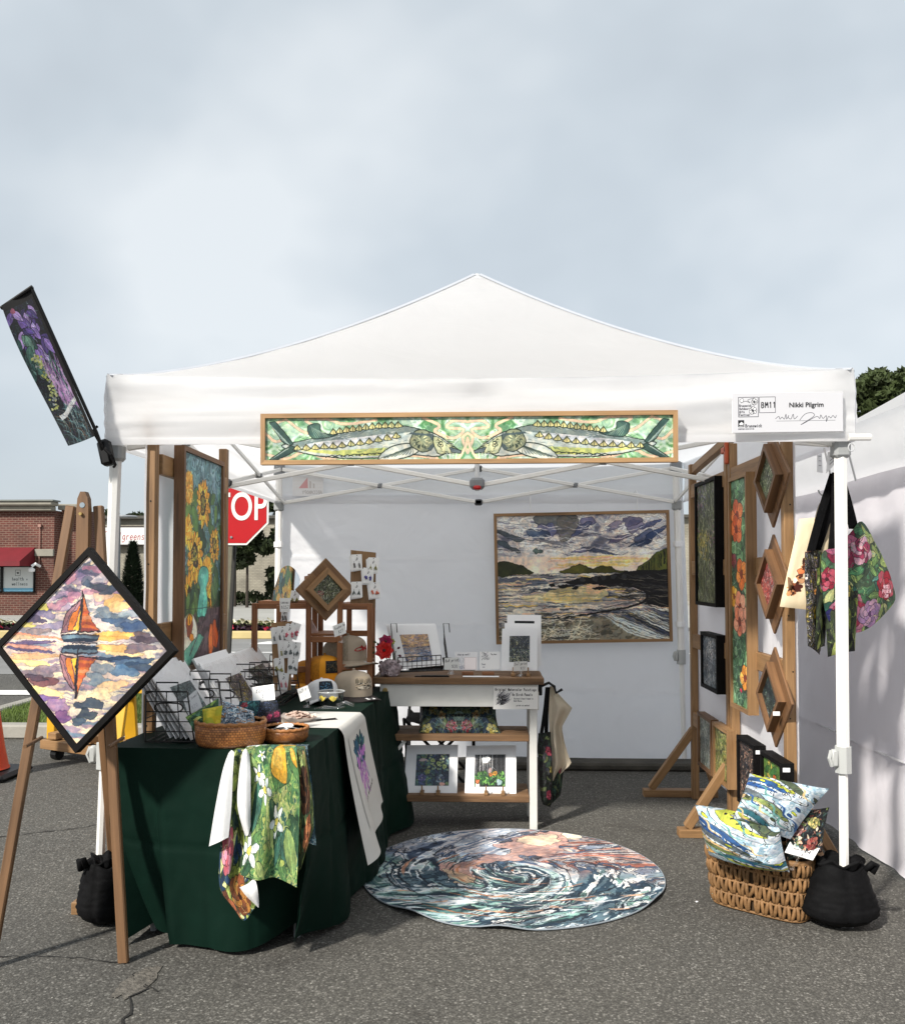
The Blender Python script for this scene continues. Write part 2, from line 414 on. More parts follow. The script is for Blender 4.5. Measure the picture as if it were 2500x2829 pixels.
        s.a += (colr - s.a) * (m * al)[..., None]
        if lines:
            h = f * bands; d = np.abs(h - np.round(h)); gy, gx = np.gradient(f); g2 = np.sqrt(gx * gx + gy * gy) * bands + 1e-4
            lm = np.clip(lines - d / g2 / 1.0, 0, 1) * m; s.a += (cc(lc) - s.a) * (lm * .9)[..., None]
        return s
    def wash(s, n, cols, sx, sy, al=.6, box=(0, 0, 1, 1), rot=0, edge=None):
        for i in range(n):
            c = cols[s.r.randint(len(cols))]; x = s.r.uniform(box[0], box[2]); y = s.r.uniform(box[1], box[3]); k = s.r.uniform(.5, 1.5)
            s.blob(x, y, sx * k, sy * s.r.uniform(.6, 1.4), c, al * s.r.uniform(.6, 1), rot + s.r.uniform(-.15, .15), .3, edge=edge, ew=.002)
        return s
    def strokes(s, n, cols, L_, w, ang=0, spread=.4, box=(0, 0, 1, 1), al=.9, curve=.3, taper=1):
        for i in range(n):
            c = cols[s.r.randint(len(cols))]; x = s.r.uniform(box[0], box[2]); y = s.r.uniform(box[1], box[3])
            a = ang + s.r.uniform(-spread, spread); l = L_ * s.r.uniform(.5, 1.3); bnd = s.r.uniform(-curve, curve)
            m = (x + math.cos(a + bnd) * l / 2, y + math.sin(a + bnd) * l / 2 / s.k); e_ = (x + math.cos(a) * l, y + math.sin(a) * l / s.k)
            s.line([(x, y), m, e_], w * s.r.uniform(.6, 1.4), c, al, 4, taper)
        return s
    def paper(s, amt=.05, wp=.009, tone=.3, sat=.88, gain=.95):
        """hand-painted look: wobbly edges, pigment pooling, small flecks"""
        q = s.w / 300.; X, Y = s.X * 9 * q ** .5, s.Y * 9 * q ** .5 * s.k
        dx = (fb(X * 2, Y * 2, 2) - .5) * wp * 2 + (fb(X * 6, Y * 6, 4, 2) - .5) * wp; dy = (fb(X * 2 + 9, Y * 2, 6) - .5) * wp * 2 + (fb(X * 6, Y * 6 + 5, 8, 2) - .5) * wp
        xi = np.clip(((s.X + dx) * s.w).astype(int), 0, s.w - 1); yi = np.clip(((s.Y + dy / s.k) * s.h).astype(int), 0, s.h - 1); s.a = s.a[yi, xi]
        n1 = fb(X * 1.3 + 4, Y * 1.3, 5) - .5; n2 = fb(X * 5, Y * 5 + 2, 9, 3) - .5
        s.a *= (1 + tone * n1 * 1.6 + tone * n2)[..., None]; s.a *= np.stack([1 + .16 * n2, 1 + .05 * n1, 1 - .16 * n2], -1)
        f = np.abs(fb(X * 4, Y * 4, 1, 3) - .5); s.a *= (1 - .22 * np.clip(1 - f / .012, 0, 1))[..., None]
        g = s.a.mean(-1, keepdims=True); s.a = (g + (s.a - g) * sat) * gain
        return s

# hand lettering: single-stroke glyphs on a 0..1 box (x right, y down), drawn as ink lines
_G = {'a': [[(.8, .45), (.4, .4), (.15, .7), (.35, 1), (.7, .85), (.8, .45), (.85, 1)]], 'b': [[(.2, 0), (.2, 1), (.6, 1), (.8, .72), (.55, .45), (.2, .6)]],
 'c': [[(.8, .5), (.45, .4), (.15, .7), (.4, 1), (.8, .9)]], 'd': [[(.8, 0), (.8, 1)], [(.8, .55), (.4, .42), (.15, .72), (.4, 1), (.8, .85)]],
 'e': [[(.15, .72), (.8, .66), (.5, .4), (.15, .7), (.4, 1), (.8, .88)]], 'f': [[(.75, .05), (.45, .1), (.4, 1)], [(.15, .45), (.7, .42)]],
 'g': [[(.75, .48), (.4, .4), (.15, .68), (.4, .95), (.75, .8)], [(.75, .45), (.75, 1.15), (.4, 1.35), (.15, 1.2)]], 'h': [[(.2, 0), (.2, 1)], [(.2, .6), (.55, .42), (.75, .6), (.75, 1)]],
 'i': [[(.5, .45), (.5, 1)], [(.5, .2), (.5, .25)]], 'j': [[(.6, .45), (.6, 1.2), (.3, 1.3)]], 'k': [[(.2, 0), (.2, 1)], [(.7, .42), (.2, .75), (.75, 1)]], 'l': [[(.5, 0), (.5, 1)]],
 'm': [[(.1, .45), (.1, 1)], [(.1, .6), (.3, .42), (.48, .6), (.48, 1)], [(.48, .6), (.7, .42), (.9, .6), (.9, 1)]], 'n': [[(.2, .45), (.2, 1)], [(.2, .6), (.55, .42), (.75, .6), (.75, 1)]],
 'o': [[(.5, .4), (.15, .7), (.5, 1), (.85, .7), (.5, .4)]], 'p': [[(.2, .45), (.2, 1.35)], [(.2, .6), (.55, .4), (.82, .68), (.55, 1), (.2, .88)]], 'q': [[(.8, .45), (.8, 1.35)], [(.8, .55), (.4, .42), (.15, .72), (.4, 1), (.8, .85)]],
 'r': [[(.25, .45), (.25, 1)], [(.25, .62), (.5, .42), (.75, .48)]], 's': [[(.75, .48), (.4, .42), (.25, .6), (.7, .78), (.6, 1), (.2, .93)]], 't': [[(.45, .1), (.45, .9), (.75, .98)], [(.15, .42), (.8, .4)]],
 'u': [[(.2, .45), (.25, .95), (.6, 1), (.78, .8)], [(.78, .45), (.8, 1)]], 'v': [[(.15, .45), (.5, 1), (.85, .45)]], 'w': [[(.05, .45), (.28, 1), (.5, .5), (.72, 1), (.95, .45)]], 'x': [[(.15, .45), (.85, 1)], [(.85, .45), (.15, 1)]],
 'y': [[(.15, .45), (.5, .95)], [(.85, .45), (.3, 1.35)]], 'z': [[(.2, .45), (.8, .45), (.2, 1), (.8, 1)]],
 'A': [[(.05, 1), (.5, 0), (.95, 1)], [(.25, .62), (.75, .62)]], 'B': [[(.15, 0), (.15, 1), (.7, .95), (.8, .7), (.6, .5), (.15, .48)], [(.15, 0), (.65, .03), (.72, .28), (.55, .48)]], 'C': [[(.85, .15), (.5, 0), (.12, .5), (.5, 1), (.88, .85)]],
 'D': [[(.15, 0), (.15, 1), (.6, .95), (.88, .5), (.6, .03), (.15, 0)]], 'E': [[(.85, 0), (.15, 0), (.15, 1), (.85, 1)], [(.15, .5), (.7, .5)]], 'F': [[(.85, 0), (.15, 0), (.15, 1)], [(.15, .48), (.7, .48)]],
 'I': [[(.5, 0), (.5, 1)]], 'H': [[(.15, 0), (.15, 1)], [(.85, 0), (.85, 1)], [(.15, .5), (.85, .5)]], 'U': [[(.15, 0), (.15, .75), (.5, 1), (.85, .75), (.85, 0)]], 'G': [[(.85, .15), (.5, 0), (.12, .5), (.5, 1), (.88, .8), (.88, .55), (.55, .55)]], 'V': [[(.05, 0), (.5, 1), (.95, 0)]], 'K': [[(.15, 0), (.15, 1)], [(.85, 0), (.15, .55), (.85, 1)]], 'L': [[(.15, 0), (.15, 1), (.8, 1)]], 'M': [[(.05, 1), (.15, 0), (.5, .6), (.85, 0), (.95, 1)]], 'N': [[(.12, 1), (.12, 0), (.85, 1), (.85, 0)]],
 'O': [[(.5, 0), (.1, .5), (.5, 1), (.9, .5), (.5, 0)]], 'P': [[(.15, 1), (.15, 0), (.75, .05), (.8, .35), (.6, .52), (.15, .52)]], 'R': [[(.15, 1), (.15, 0), (.75, .05), (.8, .32), (.15, .5), (.85, 1)]], 'S': [[(.82, .12), (.45, 0), (.18, .25), (.78, .68), (.55, 1), (.12, .9)]],
 'T': [[(.05, 0), (.95, 0)], [(.5, 0), (.5, 1)]], 'W': [[(.02, 0), (.25, 1), (.5, .3), (.75, 1), (.98, 0)]], 'Y': [[(.05, 0), (.5, .5), (.95, 0)], [(.5, .5), (.5, 1)]],
 '0': [[(.5, 0), (.15, .5), (.5, 1), (.85, .5), (.5, 0)]], '1': [[(.3, .15), (.55, 0), (.55, 1)]], '2': [[(.15, .2), (.5, 0), (.8, .25), (.15, 1), (.88, 1)]], '3': [[(.15, .1), (.75, .1), (.45, .45), (.8, .75), (.45, 1), (.12, .9)]],
 '5': [[(.8, 0), (.25, 0), (.2, .45), (.7, .45), (.75, .85), (.4, 1), (.15, .92)]], '7': [[(.12, 0), (.85, 0), (.4, 1)]], '8': [[(.5, .48), (.2, .25), (.5, 0), (.8, .25), (.5, .48), (.15, .75), (.5, 1), (.85, .75), (.5, .48)]], '4': [[(.7, 1), (.7, 0), (.1, .7), (.9, .7)]],
 '$': [[(.8, .2), (.45, .1), (.2, .3), (.78, .65), (.5, .92), (.12, .82)], [(.48, 0), (.48, 1.05)]], '!': [[(.6, 0), (.5, .72)], [(.46, .95), (.46, 1)]], '+': [[(.5, .45), (.5, .95)], [(.22, .7), (.78, .7)]], '&': [[(.9, 1), (.25, .25), (.5, 0), (.65, .25), (.15, .75), (.45, 1), (.85, .6)]], '-': [[(.2, .7), (.8, .7)]], '.': [[(.4, .97), (.42, 1)]]}
def write(cv, txt, x, y, h, lw, c='#141418', sp=.62, slant=0.0, slope=0.0, wid=.55, mirror=False):
    """letters of height h (in canvas heights) starting at x,y (top left)"""
    hw = h * cv.k * wid; n = len(txt)
    for i, chh in enumerate(txt):
        for st in _G.get(chh, []):
            P = []
            for (u, v) in st:
                px = (i * sp / wid * hw * 1.0) + u * hw + slant * (1 - v) * h * cv.k
                if mirror: px = -px
                P.append((x + px, y + v * h + slope * px))
            if len(P) == 1 or (len(P) == 2 and abs(P[0][1] - P[1][1]) < .06 * h and abs(P[0][0] - P[1][0]) < .06 * hw): P = [P[0], (P[0][0] + lw * .3, P[0][1] + lw * .3)]
            cv.line(np.array(P), lw, c, 1.0, 4 if len(P) > 2 else 0)
    return cv
# ------------------------------------------------------------------ the pictures and printed fabrics
def art_sailboat():
    c = Cv(440, 440, '#e9d9b8', 1)
    top = np.clip((.45 - c.Y) / .45, 0, 1)[..., None]
    c.a += (hx('#8d88a3') - c.a) * top * .55
    c.marble(['#4b4868', '#8a7a96', '#c9b0bd', '#f0dcc4', '#b7a2b0', '#5d6479', '#e8c98c'], 3, 1.2, 0, st=(.7, 2.6), seed=2, al=.55, region=((c.Y < .47) * 1.0).astype(np.float32))
    c.marble(['#5d5a70', '#8a8492', '#d9c4a4', '#efd9ac', '#b79c92', '#7d6680', '#4a6280'], 2.6, 1.2, 0, st=(.5, 3.2), seed=6, al=.8, region=((c.Y >= .47) * 1.0).astype(np.float32))
    r = c.r
    for i in range(40):
        y = r.uniform(.05, .3); x = .5 + r.uniform(-1, 1) * y
        c.blob(x, y, r.uniform(.03, .08), r.uniform(.012, .03), ['#3b3958', '#6b5a80', '#e8d6d2', '#2f3850', '#9a7c9c', '#c0708a'][r.randint(6)], .6, r.uniform(-.4, .3), .35, edge='#57506a' if i % 3 == 0 else None, ew=.002)
    for (x, y, rx, ry, k) in ((.2, .3, .09, .022, '#5c5078'), (.16, .345, .1, .02, '#463f63'), (.3, .38, .09, .02, '#8a7fa0'), (.26, .32, .06, .02, '#7f7394'), (.22, .41, .08, .015, '#7a6a6e'),
        (.12, .375, .08, .014, '#e6d46a'), (.24, .28, .03, .022, '#ecd95c'), (.66, .33, .11, .024, '#5f7182'), (.62, .30, .05, .03, '#73828f'), (.73, .36, .1, .028, '#3f5878'), (.8, .38, .09, .026, '#35507a'), (.76, .31, .06, .02, '#93a2aa'),
        (.66, .24, .07, .03, '#f3b65e'), (.7, .27, .08, .024, '#f6c47c'), (.6, .22, .05, .025, '#f0c3a2'), (.57, .17, .05, .02, '#2d3a4e'), (.5, .155, .025, .016, '#4b5a70'), (.63, .19, .05, .02, '#37475a'),
        (.7, .42, .16, .014, '#f2b04a'), (.62, .445, .14, .012, '#f0a84a'), (.18, .435, .17, .008, '#e98a66'), (.12, .445, .1, .01, '#d9b487'), (.84, .43, .06, .026, '#5a4a58'), (.88, .445, .08, .018, '#4a3d4c')):
        c.blob(x, y, rx, ry, k, .85, r.uniform(-.1, .1), .3, edge=cc(k) * .75, ew=.0025)
    c.line([(0, .464), (1, .464)], .003, '#7a6a78', .8)
    for (x, y, rx, ry, k) in ((.68, .495, .13, .018, '#f3b25a'), (.75, .52, .1, .012, '#f6cf88'), (.83, .49, .08, .024, '#6a5a68'), (.17, .475, .16, .008, '#5a4a78'), (.17, .512, .17, .007, '#4a3f6e'), (.15, .495, .17, .008, '#d98f7a'),
        (.2, .545, .16, .016, '#e2a672'), (.18, .58, .12, .014, '#f3d985'), (.78, .555, .15, .02, '#2f4c6e'), (.83, .585, .1, .024, '#2a4260'), (.7, .545, .12, .01, '#1f3450'), (.75, .61, .08, .03, '#4a6f92'), (.62, .6, .06, .03, '#7d8a94'),
        (.6, .66, .07, .03, '#6c7e8a'), (.68, .69, .08, .03, '#f2c48a'), (.62, .735, .07, .03, '#f5d5a4'), (.25, .63, .1, .03, '#8f7a86'), (.27, .68, .08, .03, '#6e3f44'), (.22, .66, .08, .014, '#4a3a4a'), (.3, .74, .12, .02, '#e9c88a'), (.22, .72, .06, .018, '#f3e08a'),
        (.28, .765, .1, .014, '#6e5090'), (.36, .8, .08, .03, '#8f6a92'), (.4, .86, .06, .03, '#6b3f78'), (.56, .79, .08, .03, '#2a3a50'), (.54, .84, .06, .03, '#22303f'), (.5, .88, .04, .02, '#33465a'), (.47, .83, .03, .03, '#f2dcc0')):
        c.blob(x, y, rx, ry, k, .85, r.uniform(-.08, .08), .32, edge=cc(k) * .7, ew=.0025)
    def boat(fy):
        q = lambda pts: [(x, fy(y)) for x, y in pts]
        K = '#241c26'
        c.poly(q([(.468, .235), (.42, .27), (.385, .32), (.368, .37), (.366, .418), (.40, .414), (.462, .405)]), '#8a5f66', 1, 0, K, .005, .3)
        c.poly(q([(.466, .26), (.43, .31), (.405, .36), (.40, .405), (.43, .405), (.45, .34)]), '#e8792c', 1, 0, K, .003, .3)
        c.poly(q([(.468, .29), (.452, .35), (.44, .405), (.466, .405)]), '#f2b52c', 1, 0, None, .003, .2)
        c.poly(q([(.455, .36), (.43, .40), (.464, .408)]), '#f4cf3a', .9)
        c.poly(q([(.478, .205), (.492, .25), (.52, .31), (.555, .37), (.592, .402), (.478, .412)]), '#d2672e', 1, 0, K, .004, .3)
        for i, k in enumerate(('#e8864a', '#b84a2e', '#e28a5a', '#a5402e', '#8a3a44')):
            y = .262 + i * .032; c.poly(q([(.482, y), (.495 + i * .018, y), (.51 + i * .019, y + .018), (.482, y + .02)]), k, .8)
        c.line(q([(.474, .195), (.47, .43)]), .008, K); c.line(q([(.474, .2), (.365, .42)]), .003, K)
        c.poly(q([(.366, .428), (.595, .428), (.585, .452), (.57, .462), (.38, .462)]), '#5f7788', 1, 0, K, .004, .3)
        c.poly(q([(.37, .445), (.59, .446), (.57, .464), (.38, .464)]), '#1d2c40', .95)
        c.line(q([(.37, .425), (.59, .423)]), .004, K); c.line(q([(.465, .412), (.592, .402)]), .006, K)
    boat(lambda y: y)
    for i in range(14): c.line([(r.uniform(.36, .5), .47 + i * .004), (r.uniform(.5, .6), .47 + i * .004)], .006, ['#141c2c', '#2a3c54', '#d8d0c8'][i % 3], .9)
    boat(lambda y: .475 + (.475 - y) * 1.02)
    c.line([(.466, .5), (.468, .76)], .007, '#241c26')
    return c.paper()
def art_sturgeon():
    h = Cv(620, 128, '#9fc79c', 4)
    h.marble(['#4f8f55', '#86b885', '#b8d8b6', '#d6ead8', '#6da070'], 7, 1.2, 0, seed=3, al=.9)
    for i in range(26): h.blob(h.r.rand(), h.r.rand(), .05, .03, ['#3c7a48', '#cfe6d6', '#5d9a60'][i % 3], .4, h.r.uniform(-.6, .6), .4)
    cr = '#f1c9a4'
    for p in ([(.0, .35), (.05, .55), (.09, .45), (.04, .2), (.1, .02)], [(.1, .02), (.2, .35), (.26, .25), (.2, .05), (.3, .03), (.4, .15), (.55, .06)], [(.0, .85), (.1, .95), (.2, .8), (.3, .95), (.4, .9)],
              [(.78, .02), (.86, .2), (.84, .35), (.93, .5), (.98, .3), (.9, .25), (.93, .1), (1, .12)], [(.6, 1), (.72, .9), (.85, .98)], [(1, .38), (.975, .5), (.99, .75), (1, .85)], [(.95, 1), (.985, .75), (1, .5)]):
        h.line(p, .017, '#7f9b70', .8, 8); h.line(p, .013, cr, 1, 8)
    K = '#16241e'
    top = [(.09, .62), (.2, .52), (.35, .36), (.5, .25), (.65, .2), (.78, .3), (.86, .45), (.93, .68), (.955, .8)]
    bot = [(.955, .84), (.9, .86), (.84, .93), (.72, .88), (.6, .93), (.45, .96), (.3, .92), (.18, .82), (.1, .72)]
    h.poly(top + bot, '#c3ccc0', 1, 5, K, .005, .25)
    h.poly([(.12, .62), (.3, .45), (.5, .3), (.65, .22), (.76, .3), (.62, .42), (.4, .55), (.2, .68)], '#5c6e6c', .75, 5)
    h.poly([(.14, .72), (.3, .85), (.5, .9), (.65, .85), (.6, .72), (.4, .76), (.25, .76)], '#c7cf62', .85, 5)
    h.poly([(.2, .62), (.4, .5), (.6, .4), (.66, .5), (.45, .62), (.25, .7)], '#d8d6d8', .8, 5)
    h.strokes(120, ['#2c3b38', '#788a84', '#e6e8e0'], .03, .003, -.25, .3, (.15, .3, .72, .8), .6)
    h.poly([(.09, .58), (.02, .1), (.05, .08), (.1, .35), (.14, .6), (.1, .72), (.02, .98), (.05, 1.0), (.14, .8), (.17, .72)], '#38564f', 1, 0, K, .004, .3)
    for i in range(9): h.line([(.12, .62), (.02 + .008 * i, .12 + .05 * i)], .002, '#a9c2b4', .8); h.line([(.12, .7), (.03 + .009 * i, .97 - .03 * i)], .002, '#a9c2b4', .8)
    h.poly([(.24, .5), (.21, .2), (.27, .14), (.28, .35), (.36, .4)], '#3e5d54', 1, 3, K, .004, .3)
    for i in range(7): h.line([(.25 + .012 * i, .46), (.225 + .008 * i, .2 + .02 * i)], .002, '#a9c2b4', .7)
    def scute(x, y, w, hh, a):
        h.poly([(x - w, y + hh * .3), (x - w * .1, y - hh), (x + w, y + hh * .25), (x, y + hh * .55)], '#d9cf86', 1, 0, K, .004)
        h.line([(x - w * .1, y - hh), (x, y + hh * .4)], .003, K); h.line([(x - w * .1, y - hh), (x + w * .5, y + hh * .2)], .002, '#7d7440')
    for i in range(11):
        t = i / 10; scute(.34 + .32 * t, .36 - .155 * math.sin(t * 1.5) - .01, .022, .1, 0)
    for i in range(12):
        t = i / 11; scute(.16 + .49 * t, .72 - .27 * t + .06 * math.sin(t * 3.1), .022, .095, 0)
    for i in range(9): t = i / 8; h.line([(.3 + .3 * t, .94 - .1 * t), (.33 + .3 * t, .88 - .06 * t), (.36 + .3 * t, .93 - .1 * t)], .004, K)
    h.poly([(.72, .62), (.62, .7), (.56, .98), (.66, .99), (.76, .8)], '#cfd6c8', 1, 4, K, .005, .2)
    for i in range(10): h.line([(.73, .68), (.57 + .018 * i, .97 - .012 * i)], .003, '#33443c', .9)
    h.blob(.775, .56, .055, .056, '#8f9674', 1, 0, .12, edge=K, ew=.005, var=.5)
    for i in range(34):
        a = h.r.rand() * 6.283; q = h.r.uniform(.01, .03); L2 = h.r.uniform(.012, .03); h.line([(.775 + q * math.cos(a), .56 + q * math.sin(a) / h.k), (.775 + (q + L2 * .5) * math.cos(a + .25), .56 + (q + L2 * .5) * math.sin(a + .25) / h.k), (.775 + (q + L2) * math.cos(a + .1), .56 + (q + L2) * math.sin(a + .1) / h.k)], .005, ['#1c2a22', '#d9d6a0', '#5c6a50'][i % 3], .95, 4, 1)
    h.poly([(.71, .4), (.72, .35), (.83, .4), (.85, .6), (.82, .8), (.8, .75), (.83, .6), (.81, .45)], '#44565a', .9, 0)
    h.poly([(.83, .45), (.9, .62), (.96, .8), (.9, .86), (.85, .84)], '#b9bd8a', .9, 3, K, .004, .3)
    h.blob(.868, .65, .013, .012, '#efe6a8', 1, edge=K, ew=.005); h.blob(.868, .65, .006, .005, '#101412', 1)
    h.poly([(.91, .7), (.97, .8), (.965, .86), (.92, .84)], '#5c6a70', 1, 0, K, .004)
    for i in range(4): h.line([(.9 + .015 * i, .85), (.89 + .018 * i, 1)], .003, '#e6e8da')
    h.strokes(60, ['#1c2a22', '#e8e6b8'], .02, .003, .6, .7, (.84, .45, .92, .85), .7)
    c = Cv(1240, 128); h.paper(wp=.0022, tone=.3, sat=.84); c.a = np.concatenate([h.a, h.a[:, ::-1]], 1); return c
def art_seascape():
    c = Cv(640, 480, '#ddd3c6', 5); r = c.r
    sk = (c.Y < .45).astype(np.float32)
    c.marble(['#454a60', '#6a6d86', '#b9b3b3', '#e9e3da', '#cfc6bc', '#efe9e0', '#8b8798'], 3, 1.6, .9, '#5a5a66', (1, 2.4), 4, .8, 6, sk * np.clip((.36 - c.Y) / .1, 0, 1))
    for (x, y, rx, ry, k, a) in ((.35, .06, .1, .07, '#4c4f50', 0), (.3, .12, .05, .05, '#55577a', .1), (.42, .1, .08, .06, '#5d5a55', -.4), (.25, .15, .06, .03, '#30405a', .2), (.53, .07, .05, .035, '#5b5878', -.3), (.5, .11, .06, .02, '#3a4262', -.6),
        (.82, .1, .06, .03, '#6b6684', -.3), (.8, .06, .05, .03, '#54506e', .2), (.9, .09, .06, .014, '#3c4670', -.4), (.7, .09, .05, .02, '#8b829c', -.4), (.87, .19, .07, .03, '#3f4a6a', -.5), (.93, .16, .08, .016, '#22345a', -.5), (.85, .24, .07, .014, '#1e3050', -.2), (.72, .2, .07, .014, '#564f6c', -.4),
        (.08, .16, .08, .02, '#3f4d58', .4), (.06, .24, .07, .015, '#38464e', .4), (.24, .285, .025, .014, '#39514c', 0), (.5, .285, .06, .01, '#5c5a78', -.1), (.62, .3, .08, .01, '#3f4a66', .2), (.35, .22, .09, .012, '#8a8890', .1)):
        c.blob(x, y, rx, ry, k, .85, a, .35, edge=cc(k) * .6, ew=.003, var=.4)
    for i in range(90):
        y = r.uniform(.03, .34); x = r.uniform(-.05, 1); l = r.uniform(.05, .25)
        c.line([(x, y), (x + l * .5, y + .03 + .02 * (x - .5)), (x + l, y + .02 - .12 * max(0, x - .3) * l * 4)], r.uniform(.002, .007), ['#f2ece2', '#3c4152', '#7c7888', '#f2ece2'][i % 4], .75, 5, 1)
    b = ((c.Y > .33) & (c.Y < .47)).astype(np.float32); c.a += (hx('#f4dcc4') - c.a) * (b * .9)[..., None]
    for i in range(22): c.line([(r.uniform(.3, .6), r.uniform(.33, .44)), (r.uniform(.65, .95), r.uniform(.33, .42))], r.uniform(.004, .014), ['#d9b84a', '#e8cf72', '#efd9c8', '#e3a98a'][i % 4], .55, 0, 1)
    sea = ((c.Y > .465)).astype(np.float32)
    c.marble(['#2b303a', '#6a6c72', '#b9b2a8', '#d8cdbc', '#8f8a86', '#4a5060', '#c9b98e'], 3, 1.0, 0, st=(.8, 5), seed=8, al=.95, region=sea)
    for i in range(260):
        y = r.uniform(.47, .82); x = r.uniform(-.1, .9); l = r.uniform(.05, .25)
        c.line([(x, y), (x + l, y + r.uniform(-.004, .006))], r.uniform(.002, .008), ['#e6dcc8', '#1d2430', '#d9b348', '#3c4450', '#e2d4be', '#7b6f7c', '#e7b58f'][r.randint(7)], .7, 0, 1)
    c.blob(.46, .64, .18, .05, '#f0d890', .6); c.blob(.25, .66, .1, .03, '#e8cf8a', .5); c.blob(.57, .58, .05, .05, '#e8b48e', .6)
    c.poly([(0, .37), (.05, .365), (.1, .38), (.15, .4), (.18, .43), (.21, .462), (.1, .47), (0, .48)], '#2b3016', 1, 4, '#14160c', .003, .8)
    c.poly([(.38, .465), (.42, .43), (.45, .405), (.49, .4), (.53, .425), (.56, .435), (.62, .415), (.67, .42), (.69, .445), (.75, .465)], '#4a4a1a', 1, 3, '#15160c', .003, .7)
    c.poly([(.76, .46), (.81, .46), (.84, .42), (.87, .39), (.9, .36), (.94, .31), (.97, .3), (1, .28), (1, .5), (.8, .49)], '#454a1c', 1, 0, '#15160c', .003, .8)
    for i in range(26): x = r.uniform(.84, 1); y = .47 - (x - .8) * .9; c.line([(x, y + .1), (x, y)], .012, ['#2c3314', '#5c5f24', '#12160c'][i % 3], .9, 0, 2)
    K = '#0c0c0e'
    c.poly([(.38, .54), (.45, .52), (.5, .5), (.56, .495), (.62, .5), (.72, .47), (.8, .455), (1, .45), (1, .76), (.86, .72), (.89, .66), (.84, .6), (.72, .56), (.56, .555), (.45, .56)], K, 1, 0, None, .003, .3)
    c.strokes(90, ['#2b2b2e', '#4a4640', '#1c1c22', '#5c564c', '#33302c'], .12, .006, .15, .3, (.68, .47, 1, .7), .8)
    for (x, y) in ((.5, .52), (.57, .515), (.62, .51), (.68, .5), (.74, .5)): c.blob(x, y, .018, .014, '#2b2b2e', 1)
    for (x, y, w) in ((.4, .57, .05), (.6, .59, .05), (.32, .56, .02), (.46, .585, .02)): c.blob(x, y, w, .01, K, 1)
    c.line([(.6, .56), (.78, .58), (.87, .63), (.86, .7), (.74, .75), (.6, .78), (.4, .82), (.1, .86)], .012, K, .9, 8); c.line([(.62, .57), (.78, .6), (.84, .65), (.8, .7), (.6, .75)], .006, '#5c5a58', .9, 8)
    sand = np.clip((c.Y - (.88 - .12 * c.X)) / .02, 0, 1).astype(np.float32)
    c.marble(['#3f3c36', '#6c6656', '#8a8470', '#5c5848', '#77715c', '#45434a'], 4, 1.4, 0, st=(1, 2), seed=9, al=.95, region=sand)
    for i in range(36):
        x = r.uniform(.25, .5); y = r.uniform(.84, 1); c.line([(x, y), (x + r.uniform(-.05, .1), y + r.uniform(-.05, .08)), (x + r.uniform(-.08, .15), y + r.uniform(-.1, .1))], .004, '#d8d2bc', .8, 6)
    for i in range(70):
        t = r.rand(); x0 = .6 + .3 * t; y0 = .8 - .06 * t; c.line([(x0, y0), (x0 + .2, y0 + .07 + .1 * r.rand()), (x0 + .5, y0 + .24 + .1 * r.rand())], r.uniform(.003, .009), ['#dfe3dc', '#1c222e', '#3a4460', '#cfd6d2', '#6a6660'][i % 5], .85, 5, 1)
    for i in range(50): x = r.uniform(0, .35); y = r.uniform(.8, 1); c.line([(x, y), (x + .12, y + r.uniform(-.02, .04))], .005, ['#1a1c20', '#cfc9b8', '#4a4640'][i % 3], .8, 0, 1)
    return c.paper(wp=.007, tone=.22, sat=.95, gain=1.08)
